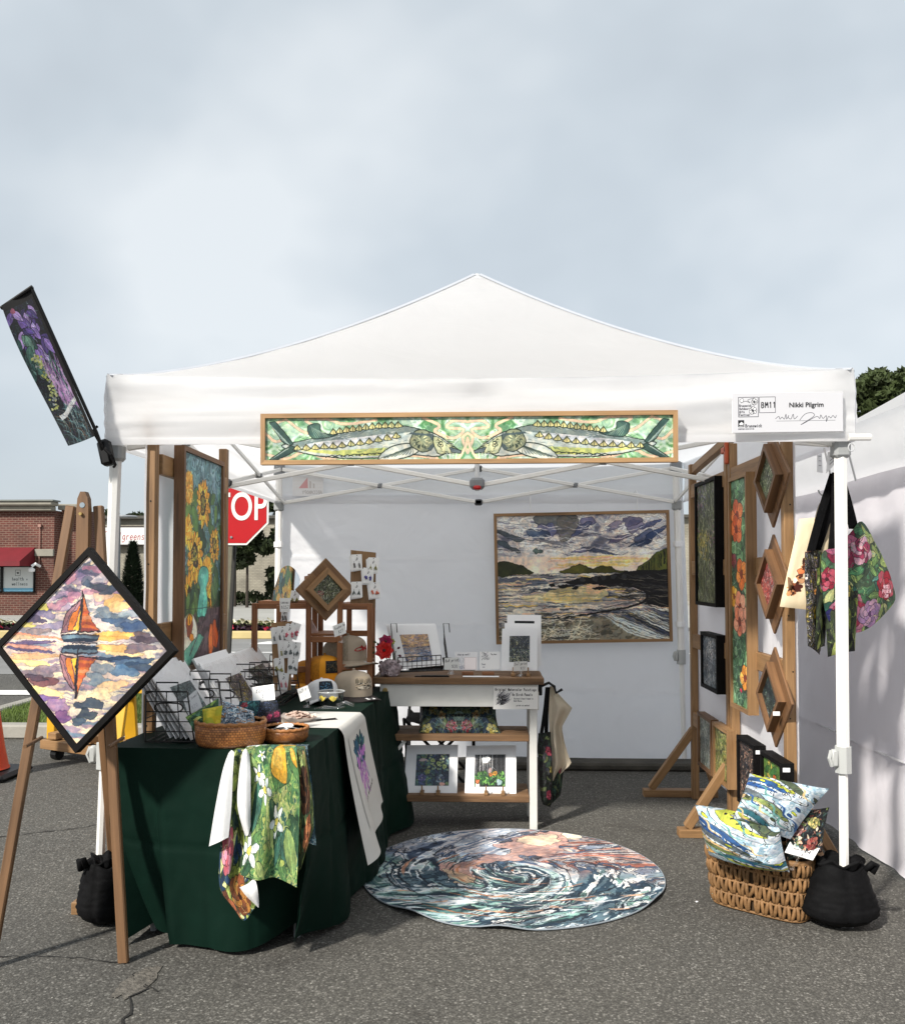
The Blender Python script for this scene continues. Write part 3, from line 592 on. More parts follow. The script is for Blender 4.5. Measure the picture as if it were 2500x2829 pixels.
def art_sunflowers():
    c = Cv(300, 520, '#47656a', 6); r = c.r
    c.marble(['#2a3f46', '#4d7276', '#6a8a90', '#35525a', '#7d98a0'], 3, 1.5, 0, seed=2, al=.9)
    c.strokes(220, ['#27402a', '#41603a', '#1a2c22', '#5c7a4a', '#31505a'], .18, .02, 1.5, .9, (0, .12, 1, .68), .85)
    for i in range(46): c.leaf(r.uniform(.0, .95), r.uniform(.15, .72), r.uniform(.16, .3), r.uniform(.4, 2.7), .24, ['#33502c', '#4c6a38', '#23392a', '#5d7a3e'][r.randint(4)], '#141f16')
    for (x, y, R_, k) in ((.13, .16, .12, 1), (.13, .37, .11, 1), (.5, .22, .2, 0), (.3, .48, .21, 0), (.82, .42, .15, 0), (.62, .575, .15, 1), (.18, .7, .22, 0), (.64, .73, .19, 0)):
        R_ *= .95
        if k:
            c.blob(x, y, R_, R_ * 1.15, '#c98f2c', 1, 0, .08, edge='#3c2c12')
            for i in range(70): a = r.rand() * 6.28; d = R_ * math.sqrt(r.rand()); c.line([(x + d * math.cos(a), y + d * math.sin(a) * 1.1 / c.k), (x + (d + .03) * math.cos(a), y + (d + .03) * math.sin(a) * 1.1 / c.k)], .012, ['#e6b84a', '#b3781e', '#f0cf72'][i % 3])
        else:
            c.flower(x, y, R_, 17, '#e3a93a', '#c98a22', None, r.rand(), .22, '#3a2810', 1.15, .006); c.flower(x, y, R_ * .75, 13, '#efbf4e', '#d99c30', None, r.rand(), .22, '#4a3412', 1.15, .005)
            c.blob(x, y, R_ * .42, R_ * .52, '#2f2412', 1, edge='#15100a'); c.blob(x, y, R_ * .22, R_ * .28, '#7d7a34', 1)
            for i in range(30): a = r.rand() * 6.28; d = R_ * .4 * math.sqrt(r.rand()); c.blob(x + d * math.cos(a), y + d * math.sin(a) * 1.2 / c.k, .01, .01, ['#8a6a24', '#15100a', '#b59a3c'][i % 3])
    tab = np.clip((c.Y - .86 - .05 * c.X) / .01, 0, 1).astype(np.float32)
    c.marble(['#3c3236', '#5a4a50', '#4a3e44', '#6a5a60'], 3, 1, 0, seed=4, region=np.clip((c.Y - .8) / .008, 0, 1).astype(np.float32))
    for i in range(16): c.leaf(r.uniform(.02, .4), r.uniform(.66, .74), .22, r.uniform(1, 2.3), .2, ['#3f5a34', '#55703f', '#2a4030'][i % 3], '#141f16')
    c.poly([(.44, .77), (.5, .8), (.58, .805), (.66, .77), (.68, .81), (.62, .86), (.66, .92), (.58, 1.0), (.5, 1.0), (.42, .93), (.45, .86), (.4, .81)], '#5fae9e', 1, 0, '#1f4a44', .01, .2)
    return c, None
def art_sunflowers2():
    c, _ = art_sunflowers(); r = c.r
    # vase torso and still life sit in the lower part
    g = Cv(300, 560, '#4a3e44', 9); g.a[:440] = c.a[(np.arange(440) * 520 // 560)]
    c = g
    c.marble(['#3c3236', '#5a4a50', '#4a3e44', '#66565c'], 3, 1, 0, seed=4, region=np.clip((c.Y - .735) / .008, 0, 1).astype(np.float32))
    for i in range(18): c.leaf(r.uniform(.02, .36), r.uniform(.6, .7), .22, r.uniform(1, 2.3), .2, ['#3f5a34', '#55703f', '#2a4030'][i % 3], '#141f16')
    for i in range(8): c.leaf(r.uniform(.7, .9), r.uniform(.56, .64), .2, r.uniform(.9, 2.0), .2, ['#3f5a34', '#55703f'][i % 2], '#141f16')
    c.poly([(.42, .55), (.5, .53), (.6, .535), (.66, .56), (.66, .6), (.6, .64), (.64, .7), (.6, .775), (.5, .775), (.38, .775), (.4, .7), (.44, .645), (.39, .6)], '#5ba898', 1, 4, '#1f4a44', .01, .25)
    c.line([(.5, .7), (.5, .775)], .012, '#1f4a44'); c.blob(.52, .665, .04, .012, '#8fd0c0', .7); c.blob(.5, .58, .05, .02, '#8fd0c0', .6)
    c.blob(.17, .85, .2, .17, '#ded6c0', 1, 0, .03, edge='#8a8060', ew=.012); c.blob(.18, .845, .14, .11, '#c9c2ae', 1, 0, .05)
    c.blob(.18, .815, .075, .1, '#8a4a34', 1, edge='#3a1c14', ew=.008); c.blob(.19, .785, .06, .05, '#e0952a', 1, edge='#5a3010', ew=.008); c.line([(.19, .765), (.19, .8)], .015, '#3a2010')
    c.blob(.24, .87, .06, .03, '#d9862c', 1, .4, edge='#5a3010', ew=.006)
    c.blob(.76, .9, .09, .14, '#c4622a', 1, .1, edge='#4a1e10', ew=.01); c.blob(.86, .88, .08, .14, '#b04f22', 1, -.1, edge='#4a1e10', ew=.01); c.line([(.8, .83), (.8, .75), (.88, .72)], .01, '#2a2018', 1, 5)
    c.poly([(0, .94), (.42, .86), (.55, .88), (.2, 1), (0, 1)], '#5f9a86', 1, 0, '#2a4a40', .006, .2)
    c.line([(.2, .95), (.6, .77)], .016, '#2a2624', 1); c.line([(.22, .94), (.5, .81)], .006, '#8a8684', 1)
    c.line([(0, .735), (1, .735)], .006, '#1e2a30', .8)
    return c.paper(wp=.007, tone=.25, sat=1.0, gain=1.2)
def art_nasturtium():
    c = Cv(150, 760, '#2a3f2c', 8); r = c.r
    for i in range(120):
        x = r.uniform(-.05, 1.05); y = r.uniform(0, 1.0); q = r.uniform(.1, .26); k = ['#4c7a4c', '#6a9a68', '#35603c', '#86ae80', '#2d5038', '#547f5e'][r.randint(6)]
        c.blob(x, y, q, q, k, 1, 0, .1, edge='#14241a', ew=.014, var=.3)
        for a in range(6): t = a / 6 * 6.28 + r.rand(); c.line([(x, y), (x + q * .85 * math.cos(t), y + q * .85 * math.sin(t) / c.k)], .012, '#b9d4ae', .75)
    for (x, y, R_, k1, k2) in ((.35, .16, .42, '#d9622e', '#e8804a'), (.3, .22, .36, '#c9521e', '#e2703a'), (.6, .42, .36, '#d96a24', '#e88a3a'), (.12, .52, .25, '#e0a02c', '#edbb4a'), (.5, .57, .42, '#e88a66', '#f2a585'), (.45, .63, .38, '#e07a58', '#eb9a7a'), (.75, .87, .33, '#d98a24', '#e8a544'), (.12, .36, .2, '#6e2a3a', '#8a3a4a')):
        c.flower(x, y, R_, 5, k1, k2, '#7a2c14', r.rand(), .55, '#3a1410', 1.0, .014)
        for i in range(10): a = i / 10 * 6.28; c.line([(x, y), (x + R_ * .6 * math.cos(a), y + R_ * .6 * math.sin(a) / c.k)], .012, '#8a2e14', .6)
    c.blob(.5, .93, .06, .05, '#c4284a', 1)
    return c.paper(wp=.008, tone=.25, sat=.95, gain=1.05)
def art_meadow(w, h, seed, greens, flowers, dark='#15181a', lit='#c9c9b4', ang=1.35, n=900):
    c = Cv(w, h, dark, seed); r = c.r
    c.marble([dark, greens[0], dark, greens[1]], 5, 1, 0, seed=seed % 5, al=.8)
    L_ = .16
    c.strokes(n, greens + [dark, lit], L_, .012, ang, .7, (-.05, -.05, 1.05, 1), .9, .6)
    for (x, y, sx, sy, k, m) in flowers:
        for i in range(m): c.blob(x + r.normal() * sx, y + r.normal() * sy, .02, .014, k if i % 3 else cc(k) * .7, .95, r.uniform(0, 3), .3)
    c.strokes(n // 2, greens + [lit, lit, lit], L_ * .8, .009, ang, .9, (-.05, -.05, 1.05, 1), .85, .8)
    return c.paper()
def art_marbled(w, h, pal, seed, sc_=4, lines=1.2, lc='#14181c', bands=10, st=(1, 1), warp=1.6):
    c = Cv(w, h, pal[0], seed); return c.marble(pal, sc_, warp, lines, lc, st, seed % 6, 1, bands, contrast=1.8).paper()
def art_flag():
    c = Cv(200, 620, '#14121e', 12); r = c.r
    c.marble(['#14121e', '#23204a', '#1a3a3e', '#0f1a22', '#3a5a60'], 4, 1.6, 1.0, '#0a0a10', seed=3)
    for i in range(26): c.leaf(r.uniform(.2, .8), r.uniform(.06, .34), r.uniform(.25, .5), r.uniform(.6, 2.6), .25, ['#6a4ca8', '#8a6ac4', '#4a3488', '#2c245e', '#a586d0'][r.randint(5)], '#100c1c', ew=.012)
    c.blob(.25, .07, .07, .06, '#9a4a6a', 1)
    for i in range(14): c.leaf(r.uniform(.0, .35), r.uniform(.2, .45), .4, r.uniform(1, 2.4), .25, ['#3a6a60', '#1f4a48', '#5a8a7a'][i % 3], '#0c1416', ew=.012)
    for i in range(110):
        t = r.rand(); c.blob(.3 + .25 * t * (1 - t) * 4 + r.normal() * .07 - .15 * t, .38 + .36 * t, .035, .025, ['#b5bc5c', '#8f9a44', '#cdd08a', '#9aa2a0'][r.randint(4)], .95)
    for i in range(170):
        x = r.uniform(.55, 1); y = r.uniform(.38, .9); c.line([(x, y), (x + r.uniform(-.15, .1), y + .07), (x + r.uniform(-.3, .1), y + .16)], .014, ['#7fb0b4', '#4a7a84', '#c9d8d8', '#1c3038', '#0f161c'][i % 5], .9, 5, 1)
    for i in range(46):
        x = r.uniform(.5, .95); y = r.uniform(.4, .68); c.line([(x, y), (x - .03, y + .08), (x + .02, y + .12)], .035, ['#b985c8', '#c79ad2', '#9a66b0'][i % 3], .95, 5, 1)
    write(c, 'Alive', .5, .52, .075, .045, '#c79ad2', .68, 0, .3)
    write(c, 'Alive', .48, .61, .06, .04, '#b985c8', .68, 0, .3)
    for i in range(70): x = r.uniform(0, .7); y = r.uniform(.74, 1); c.line([(x, y), (x + .2, y + .04), (x + .15, y + .12)], .014, ['#3f7078', '#86b4b4', '#28485a', '#8a5a3a', '#1a2c34'][i % 5], .9, 5, 1)
    c.poly([(.18, .79), (.4, .785), (.62, .75), (.95, .71), (.97, .735), (.66, .78), (.42, .815), (.2, .825)], '#d9dce0', 1)
    write(c, 'INTENTIONAL DESIGN', .22, .788, .018, .012, '#1c1c28', .62, 0, -.52)
    # black border
    m = ((c.X > .9) | (c.Y < .05)).astype(np.float32)[..., None]; c.a += (hx('#0b0b0d') - c.a) * m
    c.strokes(140, ['#14121e', '#5a7a84', '#2a2a4a', '#8aa4ac'], .14, .010, 1.3, .8, (0, .05, .9, 1), .85, .8)
    return c.paper(wp=.007, tone=.3, sat=.8, gain=.78)
def art_rug():
    c = Cv(720, 720, '#cfd2d8', 14); r = c.r
    # polar swirl round a centre right of the middle
    dx = c.X - .52; dy = c.Y - .5; d = np.sqrt(dx * dx + dy * dy) + 1e-4; a = np.arctan2(dy, dx)
    k = .35 / (d + .12); ux = .5 + d * np.cos(a + k * 1.6) * 1.2; uy = .5 + d * np.sin(a + k * 1.6) * 2.6
    w1 = fb(ux * 4, uy * 4, 1); f = fb(ux * 5 + 2.6 * w1, uy * 5 + 1.3 * w1, 4, 4); f = np.clip((f - .5) * 2.0 + .5, 0, .999)
    sky = np.clip((.52 - c.Y + .25 * (c.X - .5) + .3 * (w1 - .5)) / .12, 0, 1)
    rt = np.clip((c.X - .52 + .15 * (w1 - .5)) / .1, 0, 1) * sky
    def pal(cols):
        P = np.stack([hx(q) for q in cols]); return P[np.clip((f * len(cols)).astype(int), 0, len(cols) - 1)]
    A = pal(['#16222e', '#27404a', '#4f7a78', '#a9c4c2', '#c9d4d8', '#55707e', '#2b4456', '#dfe2e2', '#6f9a90']); B = pal(['#3b4a66', '#8e9db4', '#c9ced8', '#a9b4c6', '#e0dfe2', '#5f78a0', '#d8d4d8', '#7c8aa2']); D = pal(['#3a3440', '#c99a88', '#dcc4b4', '#7c8496', '#c9b4ac', '#b06a58', '#4a5a74', '#d9d4d0', '#8a94a8'])
    c.a = A + (B - A) * sky[..., None]; c.a += (D - c.a) * rt[..., None]
    c.a *= (1 + .3 * (fb(c.X * 18, c.Y * 18, 2) - .5))[..., None]
    h = f * 13; g = np.abs(h - np.round(h)); gy, gx = np.gradient(f); lm = np.clip(1.6 - g / (np.sqrt(gx * gx + gy * gy) * 13 + 1e-4) / .75, 0, 1) * (fb(c.X * 7, c.Y * 7, 8) > .44); c.a += (hx('#141a26') - c.a) * (lm * .9)[..., None]
    N1 = fb(c.X * 9, c.Y * 9, 6) - .5; N2 = fb(c.X * 9 + 7, c.Y * 9, 9) - .5
    def warm(pts, k, al, wd):
        b, m = c.pmask(smooth_pts(pts, 5, True)); M = np.zeros_like(c.X); x0, y0, x1, y1 = b; M[y0:y1, x0:x1] = m
        yi = np.clip(((c.Y + N1 * wd) * c.h).astype(int), 0, c.h - 1); xi = np.clip(((c.X + N2 * wd) * c.w).astype(int), 0, c.w - 1); M = M[yi, xi]
        gy, gx = np.gradient(M); ed = ((np.abs(gx) + np.abs(gy)) > .1)
        kk = cc(k) * (1 + .5 * (fb(c.X * 6, c.Y * 6, 3)[..., None] - .5)); c.a += (kk - c.a) * (M * al)[..., None]; c.a += (hx('#2a2430') - c.a) * (ed * .85)[..., None]
    warm([(.52, .12), (.6, .08), (.72, .02), (.8, .05), (.72, .16), (.66, .26), (.6, .33), (.5, .36), (.42, .4), (.36, .4), (.4, .33), (.5, .28), (.5, .2)], '#d6a294', .8, .22)
    warm([(.54, .14), (.62, .08), (.7, .07), (.68, .17), (.58, .22)], '#e9cfae', .9, .2); warm([(.72, .05), (.76, .04), (.78, .1), (.73, .14)], '#ead3b0', .9, .15)
    warm([(.28, .42), (.38, .4), (.42, .44), (.36, .5), (.34, .58), (.3, .6), (.24, .5)], '#dba394', .9, .2); warm([(.26, .5), (.32, .52), (.36, .6), (.3, .64)], '#e2bd96', .9, .15)
    for i in range(130):
        t = r.rand(); x0 = .58 + .1 * t; y0 = .4 - .12 * t; an = -.5 + .75 * t + r.uniform(-.12, .12); l = r.uniform(.15, .45)
        c.line([(x0, y0), (x0 + l * .6 * math.cos(an), y0 + l * .6 * math.sin(an)), (x0 + l * math.cos(an + .1), y0 + l * math.sin(an + .1))], r.uniform(.002, .009), ['#2a2230', '#e8a68c', '#c9ccd6', '#c45a40', '#5a6a8a', '#e9e4e0', '#3b2a2e'][r.randint(7)], .85, 5, 1)
    for i in range(110):
        d0 = r.uniform(.04, .46); a0 = r.uniform(.3, 3.6); sp = r.uniform(.3, .9)
        P = [(.55 + d0 * 1.15 * math.cos(a0 + q * sp / 5), .5 + d0 * .9 * math.sin(a0 + q * sp / 5)) for q in range(6)]
        c.line(P, r.uniform(.003, .01), ['#131b28', '#eef0f0', '#27405a', '#131b28', '#8fb4ae', '#b06a44'][i % 6] if i % 13 else '#c98a6a', .85, 4, 1)
    for i in range(60): c.blob(r.uniform(.1, .9), r.uniform(.7, .97), .03, .006, ['#e9eef0', '#8fc0b4', '#1f3448', '#d9a684'][i % 4], .8, r.uniform(-.4, .2), .4)
    return c.paper(wp=.006, tone=.3, sat=.84, gain=1.0)
def art_fish_pillow(seed):
    c = Cv(360, 360, '#c9dcea', seed); r = c.r
    c.marble(['#dbe6f0', '#a9c8dc', '#e9eff4', '#8fb4c4', '#cfe2ea'], 3, 1, 0, seed=2, al=.7)
    K = '#161d24'
    def fish(x, y, L_, a, k1, k2):
        ca, sa = math.cos(a), math.sin(a); f = lambda t, v: (x + (t * ca - v * sa) * L_, y + (t * sa + v * ca) * L_)
        c.poly([f(0, 0), f(.2, -.13), f(.55, -.16), f(.85, -.08), f(1, 0), f(.95, .06), f(.75, .12), f(.4, .13), f(.15, .08)], '#d6e2ea', 1, 4, K, .008, .2)
        c.poly([f(.02, 0), f(.2, -.12), f(.55, -.15), f(.85, -.08), f(.8, -.03), f(.4, -.07)], k1, .95, 4, K, .005, .3)
        c.poly([f(.1, .0), f(.4, -.03), f(.75, .0), f(.7, .03), f(.3, .05)], k2, .9, 4, K, .004, .3)
        for i in range(6): q = f(.25 + .08 * i, -.06 + .02 * (i % 2)); c.line([q, f(.28 + .08 * i, -.03), f(.25 + .08 * i, -.01)], .010, K, 1, 4)
        c.poly([f(0, 0), f(-.16, -.12), f(-.1, 0), f(-.16, .12)], '#e0b46a', 1, 0, K, .007, .2)
        q = f(.87, -.025); c.blob(*q, .028, .028, '#f4f6f4', 1, edge=K, ew=.008); c.blob(*q, .013, .013, '#0f1216', 1)
        c.line([f(.78, -.1), f(.73, 0), f(.78, .1)], .009, K, 1, 5); c.line([f(.9, .05), f(.98, .02)], .007, K)
    cols = ['#4c5a40', '#20508a', '#5f6b72', '#7d8a4a', '#2f6a7a']
    for i in range(6): fish(r.uniform(-.25, .2), -.06 + i * .2, r.uniform(.9, 1.15), r.uniform(.2, .5), cols[i % 5], ['#c3c83c', '#1f55a0', '#e3bc80', '#9fd0cc'][i % 4])
    for i in range(12):
        x, y = r.rand(), r.rand(); c.line([(x, y), (x + .12, y + .05), (x + .16, y + .16), (x + .3, y + .2)], .03, ['#e2c08a', '#1f4a8a', '#2f5f9a', '#6aa8a0'][i % 4], .9, 6, 1)
    for i in range(12): c.blob(r.rand(), r.rand(), .05, .02, ['#c6cc34', '#204f90', '#3f4a30'][i % 3], .95, .5, .1, edge=K, ew=.006)
    for i in range(24): x = r.rand(); y = r.rand(); c.line([(x, y), (x + .025, y + .015), (x + .01, y + .04), (x + .04, y + .05)], .009, K, .95, 5)
    return c.paper(wp=.005, sat=1.0, gain=.88)
def art_floral(w, h, bgc, leaves, blooms, seed, nl=60, lsz=.22, edge='#0e1210', mir=False, ew=.006, sk=1):
    c = Cv(w, h, bgc, seed); r = c.r
    c.marble([bgc, cc(bgc) * .7, leaves[0], bgc], 4, 1.4, 0, seed=seed % 5, al=.8)
    for i in range(nl): c.leaf(r.rand(), r.uniform(0, 1), lsz * r.uniform(.5, 1.2), r.uniform(0, 6.28), r.uniform(.14, .28), leaves[r.randint(len(leaves))], edge, ew=ew)
    for (x, y, R_, n, k1, k2, core) in blooms:
        c.flower(x, y, R_, n, k1, k2, None, r.rand(), .5, edge, 1, ew)
        c.flower(x, y, R_ * .62, max(4, n - 1), k2, k1, core, r.rand(), .5, edge, 1, ew * .8)
    c.strokes(int(nl * sk * 1.2), [cc(k) * 1.35 for k in leaves] + [cc(edge)], lsz * .6, ew * 1.1, 0, 3.1, (0, 0, 1, 1), .8, .8)
    c.paper()
    if mir: q = c.w // 2; c.a[:, q:] = c.a[:, :c.w - q][:, ::-1]
    return c
def art_lemon():
    c = Cv(320, 480, '#3f6a48', 21); r = c.r
    c.marble(['#24482f', '#4a7a4a', '#7a9c50', '#a9b46a', '#2f5a50', '#35604a'], 3.4, 1.6, .6, '#16281c', seed=3, bands=5)
    for i in range(34): c.leaf(r.rand(), r.rand(), r.uniform(.25, .45), r.uniform(.6, 2.6), .2, ['#4f7a44', '#2d5238', '#7f9c58', '#3a6a5a', '#9aae66'][i % 5], '#16281c', ew=.005)
    for p in ([(.5, .02), (.72, .0), (.92, .03), (.94, .12), (.82, .17), (.68, .2), (.6, .12)], [(.58, .22), (.66, .19), (.74, .24), (.76, .36), (.75, .48), (.62, .47), (.48, .42), (.52, .32)], [(.84, .22), (.92, .25), (.97, .38), (.86, .34)]):
        c.poly(p, '#e0a52c', 1, 5, '#4a3c18', .006, .15); q = np.array(p); m = q.mean(0); c.poly((q - m) * .6 + m - [.02, .02], '#f0c450', .7, 5)
    for (x, y, R_) in ((.1, .04, .16), (.28, .09, .17), (.22, .43, .12), (.32, .52, .14), (.6, .68, .15), (.12, .82, .17), (.35, .3, .08)):
        c.flower(x, y, R_, 5, '#e9ede8', '#d6dedc', '#e0cf5a', r.rand(), .28, '#33443a', 1, .005)
    for i in range(14): c.blob(r.rand(), r.uniform(.5, 1), .03, .03, ['#a9b85a', '#5f8a4a'][i % 2], .9, edge='#1c3020', ew=.004)
    c.strokes(160, ['#8fae6a', '#1c3020', '#5f8a5a', '#c9d08a'], .1, .005, 1.3, .8, (0, .1, 1, 1), .7, .7)
    return c.paper()
def art_forest():
    c = Cv(200, 200, '#1c1c1e', 22); r = c.r
    for i in range(34): x = r.rand(); c.line([(x, 0), (x + r.uniform(-.02, .02), .75)], r.uniform(.008, .03), ['#0c0c0e', '#3a3a40', '#6a6a70', '#b9b9bc'][i % 4], .9)
    for i in range(40): a = r.uniform(0, 6.28); l = r.uniform(.2, .6); c.line([(.36, .17), (.36 + l * math.cos(a), .17 + l * math.sin(a))], .008, '#f2f2f0', .6, 0, 2)
    c.blob(.36, .16, .13, .11, '#ffffff', .9)
    for i in range(120): c.leaf(r.rand(), r.uniform(.6, 1), .14, r.uniform(3.6, 5.8), .22, ['#2f6a2c', '#4f8a38', '#1f4a24', '#6aa04a'][i % 4], '#10200f', ew=.005)
    c.flower(.66, .58, .08, 8, '#e0a52c', '#d98a24', '#8a4a14', 0); c.flower(.53, .62, .07, 7, '#d9742c', '#e08a3a', '#8a4a14', 0); c.blob(.8, .86, .09, .09, '#a9c4c8', 1, edge='#3a5a5c'); c.blob(.5, .5, .06, .08, '#c9a9a4', 1, .4, edge='#3a2024')
    c.poly([(.05, .75), (.1, .8), (.17, .76), (.16, .86), (.11, .92), (.04, .86)], '#c9683a', 1, 0, '#2a1a14', .008); c.poly([(.04, .88), (.11, .93), (.17, .88), (.18, 1), (.03, 1)], '#e0dcd8', 1, 0, '#2a1a14', .008)
    return c.paper()
def art_sunset(w=220, h=200):
    c = Cv(w, h, '#c9a27a', 23); r = c.r
    c.marble(['#5d6280', '#c49a7c', '#e2b878', '#8a7a90', '#d9a868'], 3, 1, 0, st=(1, 3), seed=2, region=(c.Y < .45).astype(np.float32))
    c.marble(['#3f4f74', '#5f6f92', '#7f8ca8', '#c9ac90', '#48557a'], 3, 1, 0, st=(1, 5), seed=5, region=(c.Y >= .45).astype(np.float32))
    for i in range(30): x = r.uniform(.5, 1); c.line([(x, .5), (x, .43 + .04 * r.rand())], .016, '#2c2c3a', .9, 0, 2)
    c.strokes(90, ['#e9c690', '#3a4264', '#d9dae2', '#a07c80'], .2, .01, 0, .15, (0, 0, 1, 1), .7); return c.paper()
def art_runner():
    c = Cv(200, 320, '#cac7c1', 24); r = c.r
    for i in range(34): c.leaf(r.uniform(.3, .75), r.uniform(.12, .45), .22, r.uniform(3.6, 5.6), .25, ['#24506a', '#1c3a4c', '#2f6a6a'][i % 3], '#101820', ew=.006)
    for i in range(60):
        x = r.uniform(.22, .72); y = r.uniform(.2, .75); c.line([(x, y), (x + r.uniform(-.03, .03), y + .05), (x, y + .1)], .03, ['#a66ab4', '#c98ac0', '#4a3a9a', '#b478c0', '#8a4a9a'][i % 5], .95, 4, 1)
    write(c, 'Alive', .22, .3, .12, .05, '#c07ac4', .66, 0, -.15); write(c, 'With', .24, .47, .11, .05, '#a66ab4', .66, 0, -.15); write(c, 'Art', .32, .62, .11, .045, '#c98ac0', .66, 0, -.15)
    write(c, 'BRUNSWICK WATERCOLOR', .2, .88, .03, .010, '#3a3634', .66, 0, -.2); return c
def art_board(cols, w=160, h=90):
    c = Cv(w, h, '#0e1014', 3); c.strokes(90, cols, .14, .02, .1, .5, (0, .1, 1, .9), .9); return c
def lettered(w, h, lines, bgc='#e6e6e4', frame=None):
    c = Cv(w, h, bgc, 5)
    for (t, x, y, hh, lw, k, sp, sl, slope) in lines: write(c, t, x, y, hh, lw, k, sp, sl, slope)
    return c
# ------------------------------------------------------------------ ground, road, far buildings and trees
def asphalt():
    m, t, b, o = newmat('asphalt'); l = t.links.new
    x = nd(t, 'ShaderNodeTexCoord')
    n1 = nd(t, 'ShaderNodeTexNoise', {'Scale': .55, 'Detail': 5, 'Roughness': .6}); l(x.outputs['Object'], n1.inputs['Vector'])
    v = nd(t, 'ShaderNodeTexVoronoi', {'Scale': 135, 'Randomness': 1}); l(x.outputs['Object'], v.inputs['Vector'])
    sp = nd(t, 'ShaderNodeSeparateColor'); l(v.outputs['Color'], sp.inputs[0])
    r1 = ramp(t, [(0, (.080, .077, .070)), (.55, (.098, .0945, .086)), (.8, (.128, .123, .112)), (.93, (.17, .164, .150)), (1, (.25, .242, .224))]); l(sp.outputs[0], r1.inputs[0])
    d = nd(t, 'ShaderNodeMath', operation='LESS_THAN'); d.inputs[1].default_value = .0052; 
    rd = ramp(t, [(.42, (1, 1, 1)), (.66, (.62, .62, .62))]); l(v.outputs['Distance'], rd.inputs[0])
    mu = nd(t, 'ShaderNodeMixRGB', {0: 1.0}, blend_type='MULTIPLY'); l(r1.outputs[0], mu.inputs[1]); l(rd.outputs[0], mu.inputs[2])
    r2 = ramp(t, [(.3, (.84, .84, .84)), (.7, (1.14, 1.12, 1.08))]); l(n1.outputs['Fac'], r2.inputs[0])
    m2 = nd(t, 'ShaderNodeMixRGB', {0: 1.0}, blend_type='MULTIPLY'); l(mu.outputs[0], m2.inputs[1]); l(r2.outputs[0], m2.inputs[2])
    n7 = nd(t, 'ShaderNodeTexNoise', {'Scale': 2.6, 'Detail': 7, 'Roughness': .7, 'Distortion': .6}); l(x.outputs['Object'], n7.inputs['Vector']); r7 = ramp(t, [(.30, (.72, .71, .70)), (.42, (1, 1, 1)), (.62, (1, 1, 1)), (.75, (1.10, 1.08, 1.03))]); l(n7.outputs['Fac'], r7.inputs[0])
    m7 = nd(t, 'ShaderNodeMixRGB', {0: 1.0}, blend_type='MULTIPLY'); l(m2.outputs[0], m7.inputs[1]); l(r7.outputs[0], m7.inputs[2]); m2 = m7
    l(m2.outputs[0], b.inputs['Base Color']); b.inputs['Roughness'].default_value = .85; b.inputs['Specular IOR Level'].default_value = .3
    n2 = nd(t, 'ShaderNodeTexNoise', {'Scale': 160, 'Detail': 3}); l(x.outputs['Object'], n2.inputs['Vector'])
    bp = nd(t, 'ShaderNodeBump', {'Strength': .5, 'Distance': .004}); l(n2.outputs['Fac'], bp.inputs['Height']); l(bp.outputs[0], b.inputs['Normal'])
    return m
ASPH = asphalt()
CONC = plain('concrete', (.30, .285, .25), .85, .15, 3, bump=.3, bscale=30)
ROADM = plain('road_surface', (.20, .20, .195), .85, .12, 1.2, bump=.2, bscale=60)
PAINTW = plain('road_paint', (.72, .72, .70), .7, .12, 6)
def sheet(name, x0, y0, x1, y1, z, mat, n=1):
    m = MB(); m.grid(lambda u, v: (x0 + (x1 - x0) * u, y0 + (y1 - y0) * v, z), n, n); o = m.build(name, mat); o['kind'] = 'structure'; return o
sheet('ground', -400, -60, 400, 700, 0, ASPH)
sheet('road', -120, 8.6, 60, 18.2, .004, ROADM); sheet('far_road', -120, 19.7, 60, 36.5, .004, plain('pale_pavement', (.33, .325, .30), .85, .1, .5, bump=.1))
def marks(name, quads):
    m = MB()
    for q in quads: m.quad(*[(x, y, .009) for x, y in q])
    o = m.build(name, PAINTW); o['kind'] = 'structure'
marks('road_marking', [[(-60, 12.0), (10, 12.0), (10, 12.14), (-60, 12.14)], [(-4.6, 13.9), (-3.6, 13.9), (-3.1, 14.6), (-4.4, 14.6)], [(-9.5, 6.4), (-2.6, 6.55), (-2.6, 6.95), (-9.5, 6.8)], [(-14, 7.0), (-6.2, 6.9), (-6.2, 7.2), (-14, 7.3)]])
# cracks running through the asphalt by the easel
def crack(pts, w):
    m = MB(); P = []
    for i in range(len(pts) - 1):
        a, b = Vector(pts[i]), Vector(pts[i + 1]); k = max(2, int((b - a).length / .025))
        for j in range(k): P.append(a.lerp(b, j / k) + Vector((random.gauss(0, .006), random.gauss(0, .006))))
    L_ = []; R_ = []
    for i, p in enumerate(P):
        d = (P[min(i + 1, len(P) - 1)] - P[max(i - 1, 0)]).normalized(); nrm = Vector((-d.y, d.x)); ww = w * random.uniform(.25, 1)
        L_.append(p + nrm * ww); R_.append(p - nrm * ww)
    for i in range(len(P) - 1): m.quad((*L_[i], .004), (*L_[i + 1], .004), (*R_[i + 1], .004), (*R_[i], .004))
    o = m.build('crack', plain('crack_gap', (.018, .017, .016), .95, .3)); o['kind'] = 'structure'
crack([(-1.16, -.28), (-1.1, -.18), (-.98, .02), (-.9, .4)], .008); crack([(-1.9, -.38), (-1.5, -.36), (-1.24, -.42)], .004); crack([(-2.9, .9), (-2.2, 1.25), (-1.75, 1.6), (-1.2, 1.75)], .006)
crack([(-1.09, -.83), (-1.1, -.72), (-1.14, -.66), (-1.1, -.6), (-1.17, -.52), (-1.22, -.46)], .007); crack([(-1.06, -.62), (-1.13, -.55), (-1.16, -.47)], .004); crack([(-2.6, 3.4), (-1.9, 3.1)], .005)
pm = MB(); ring = []
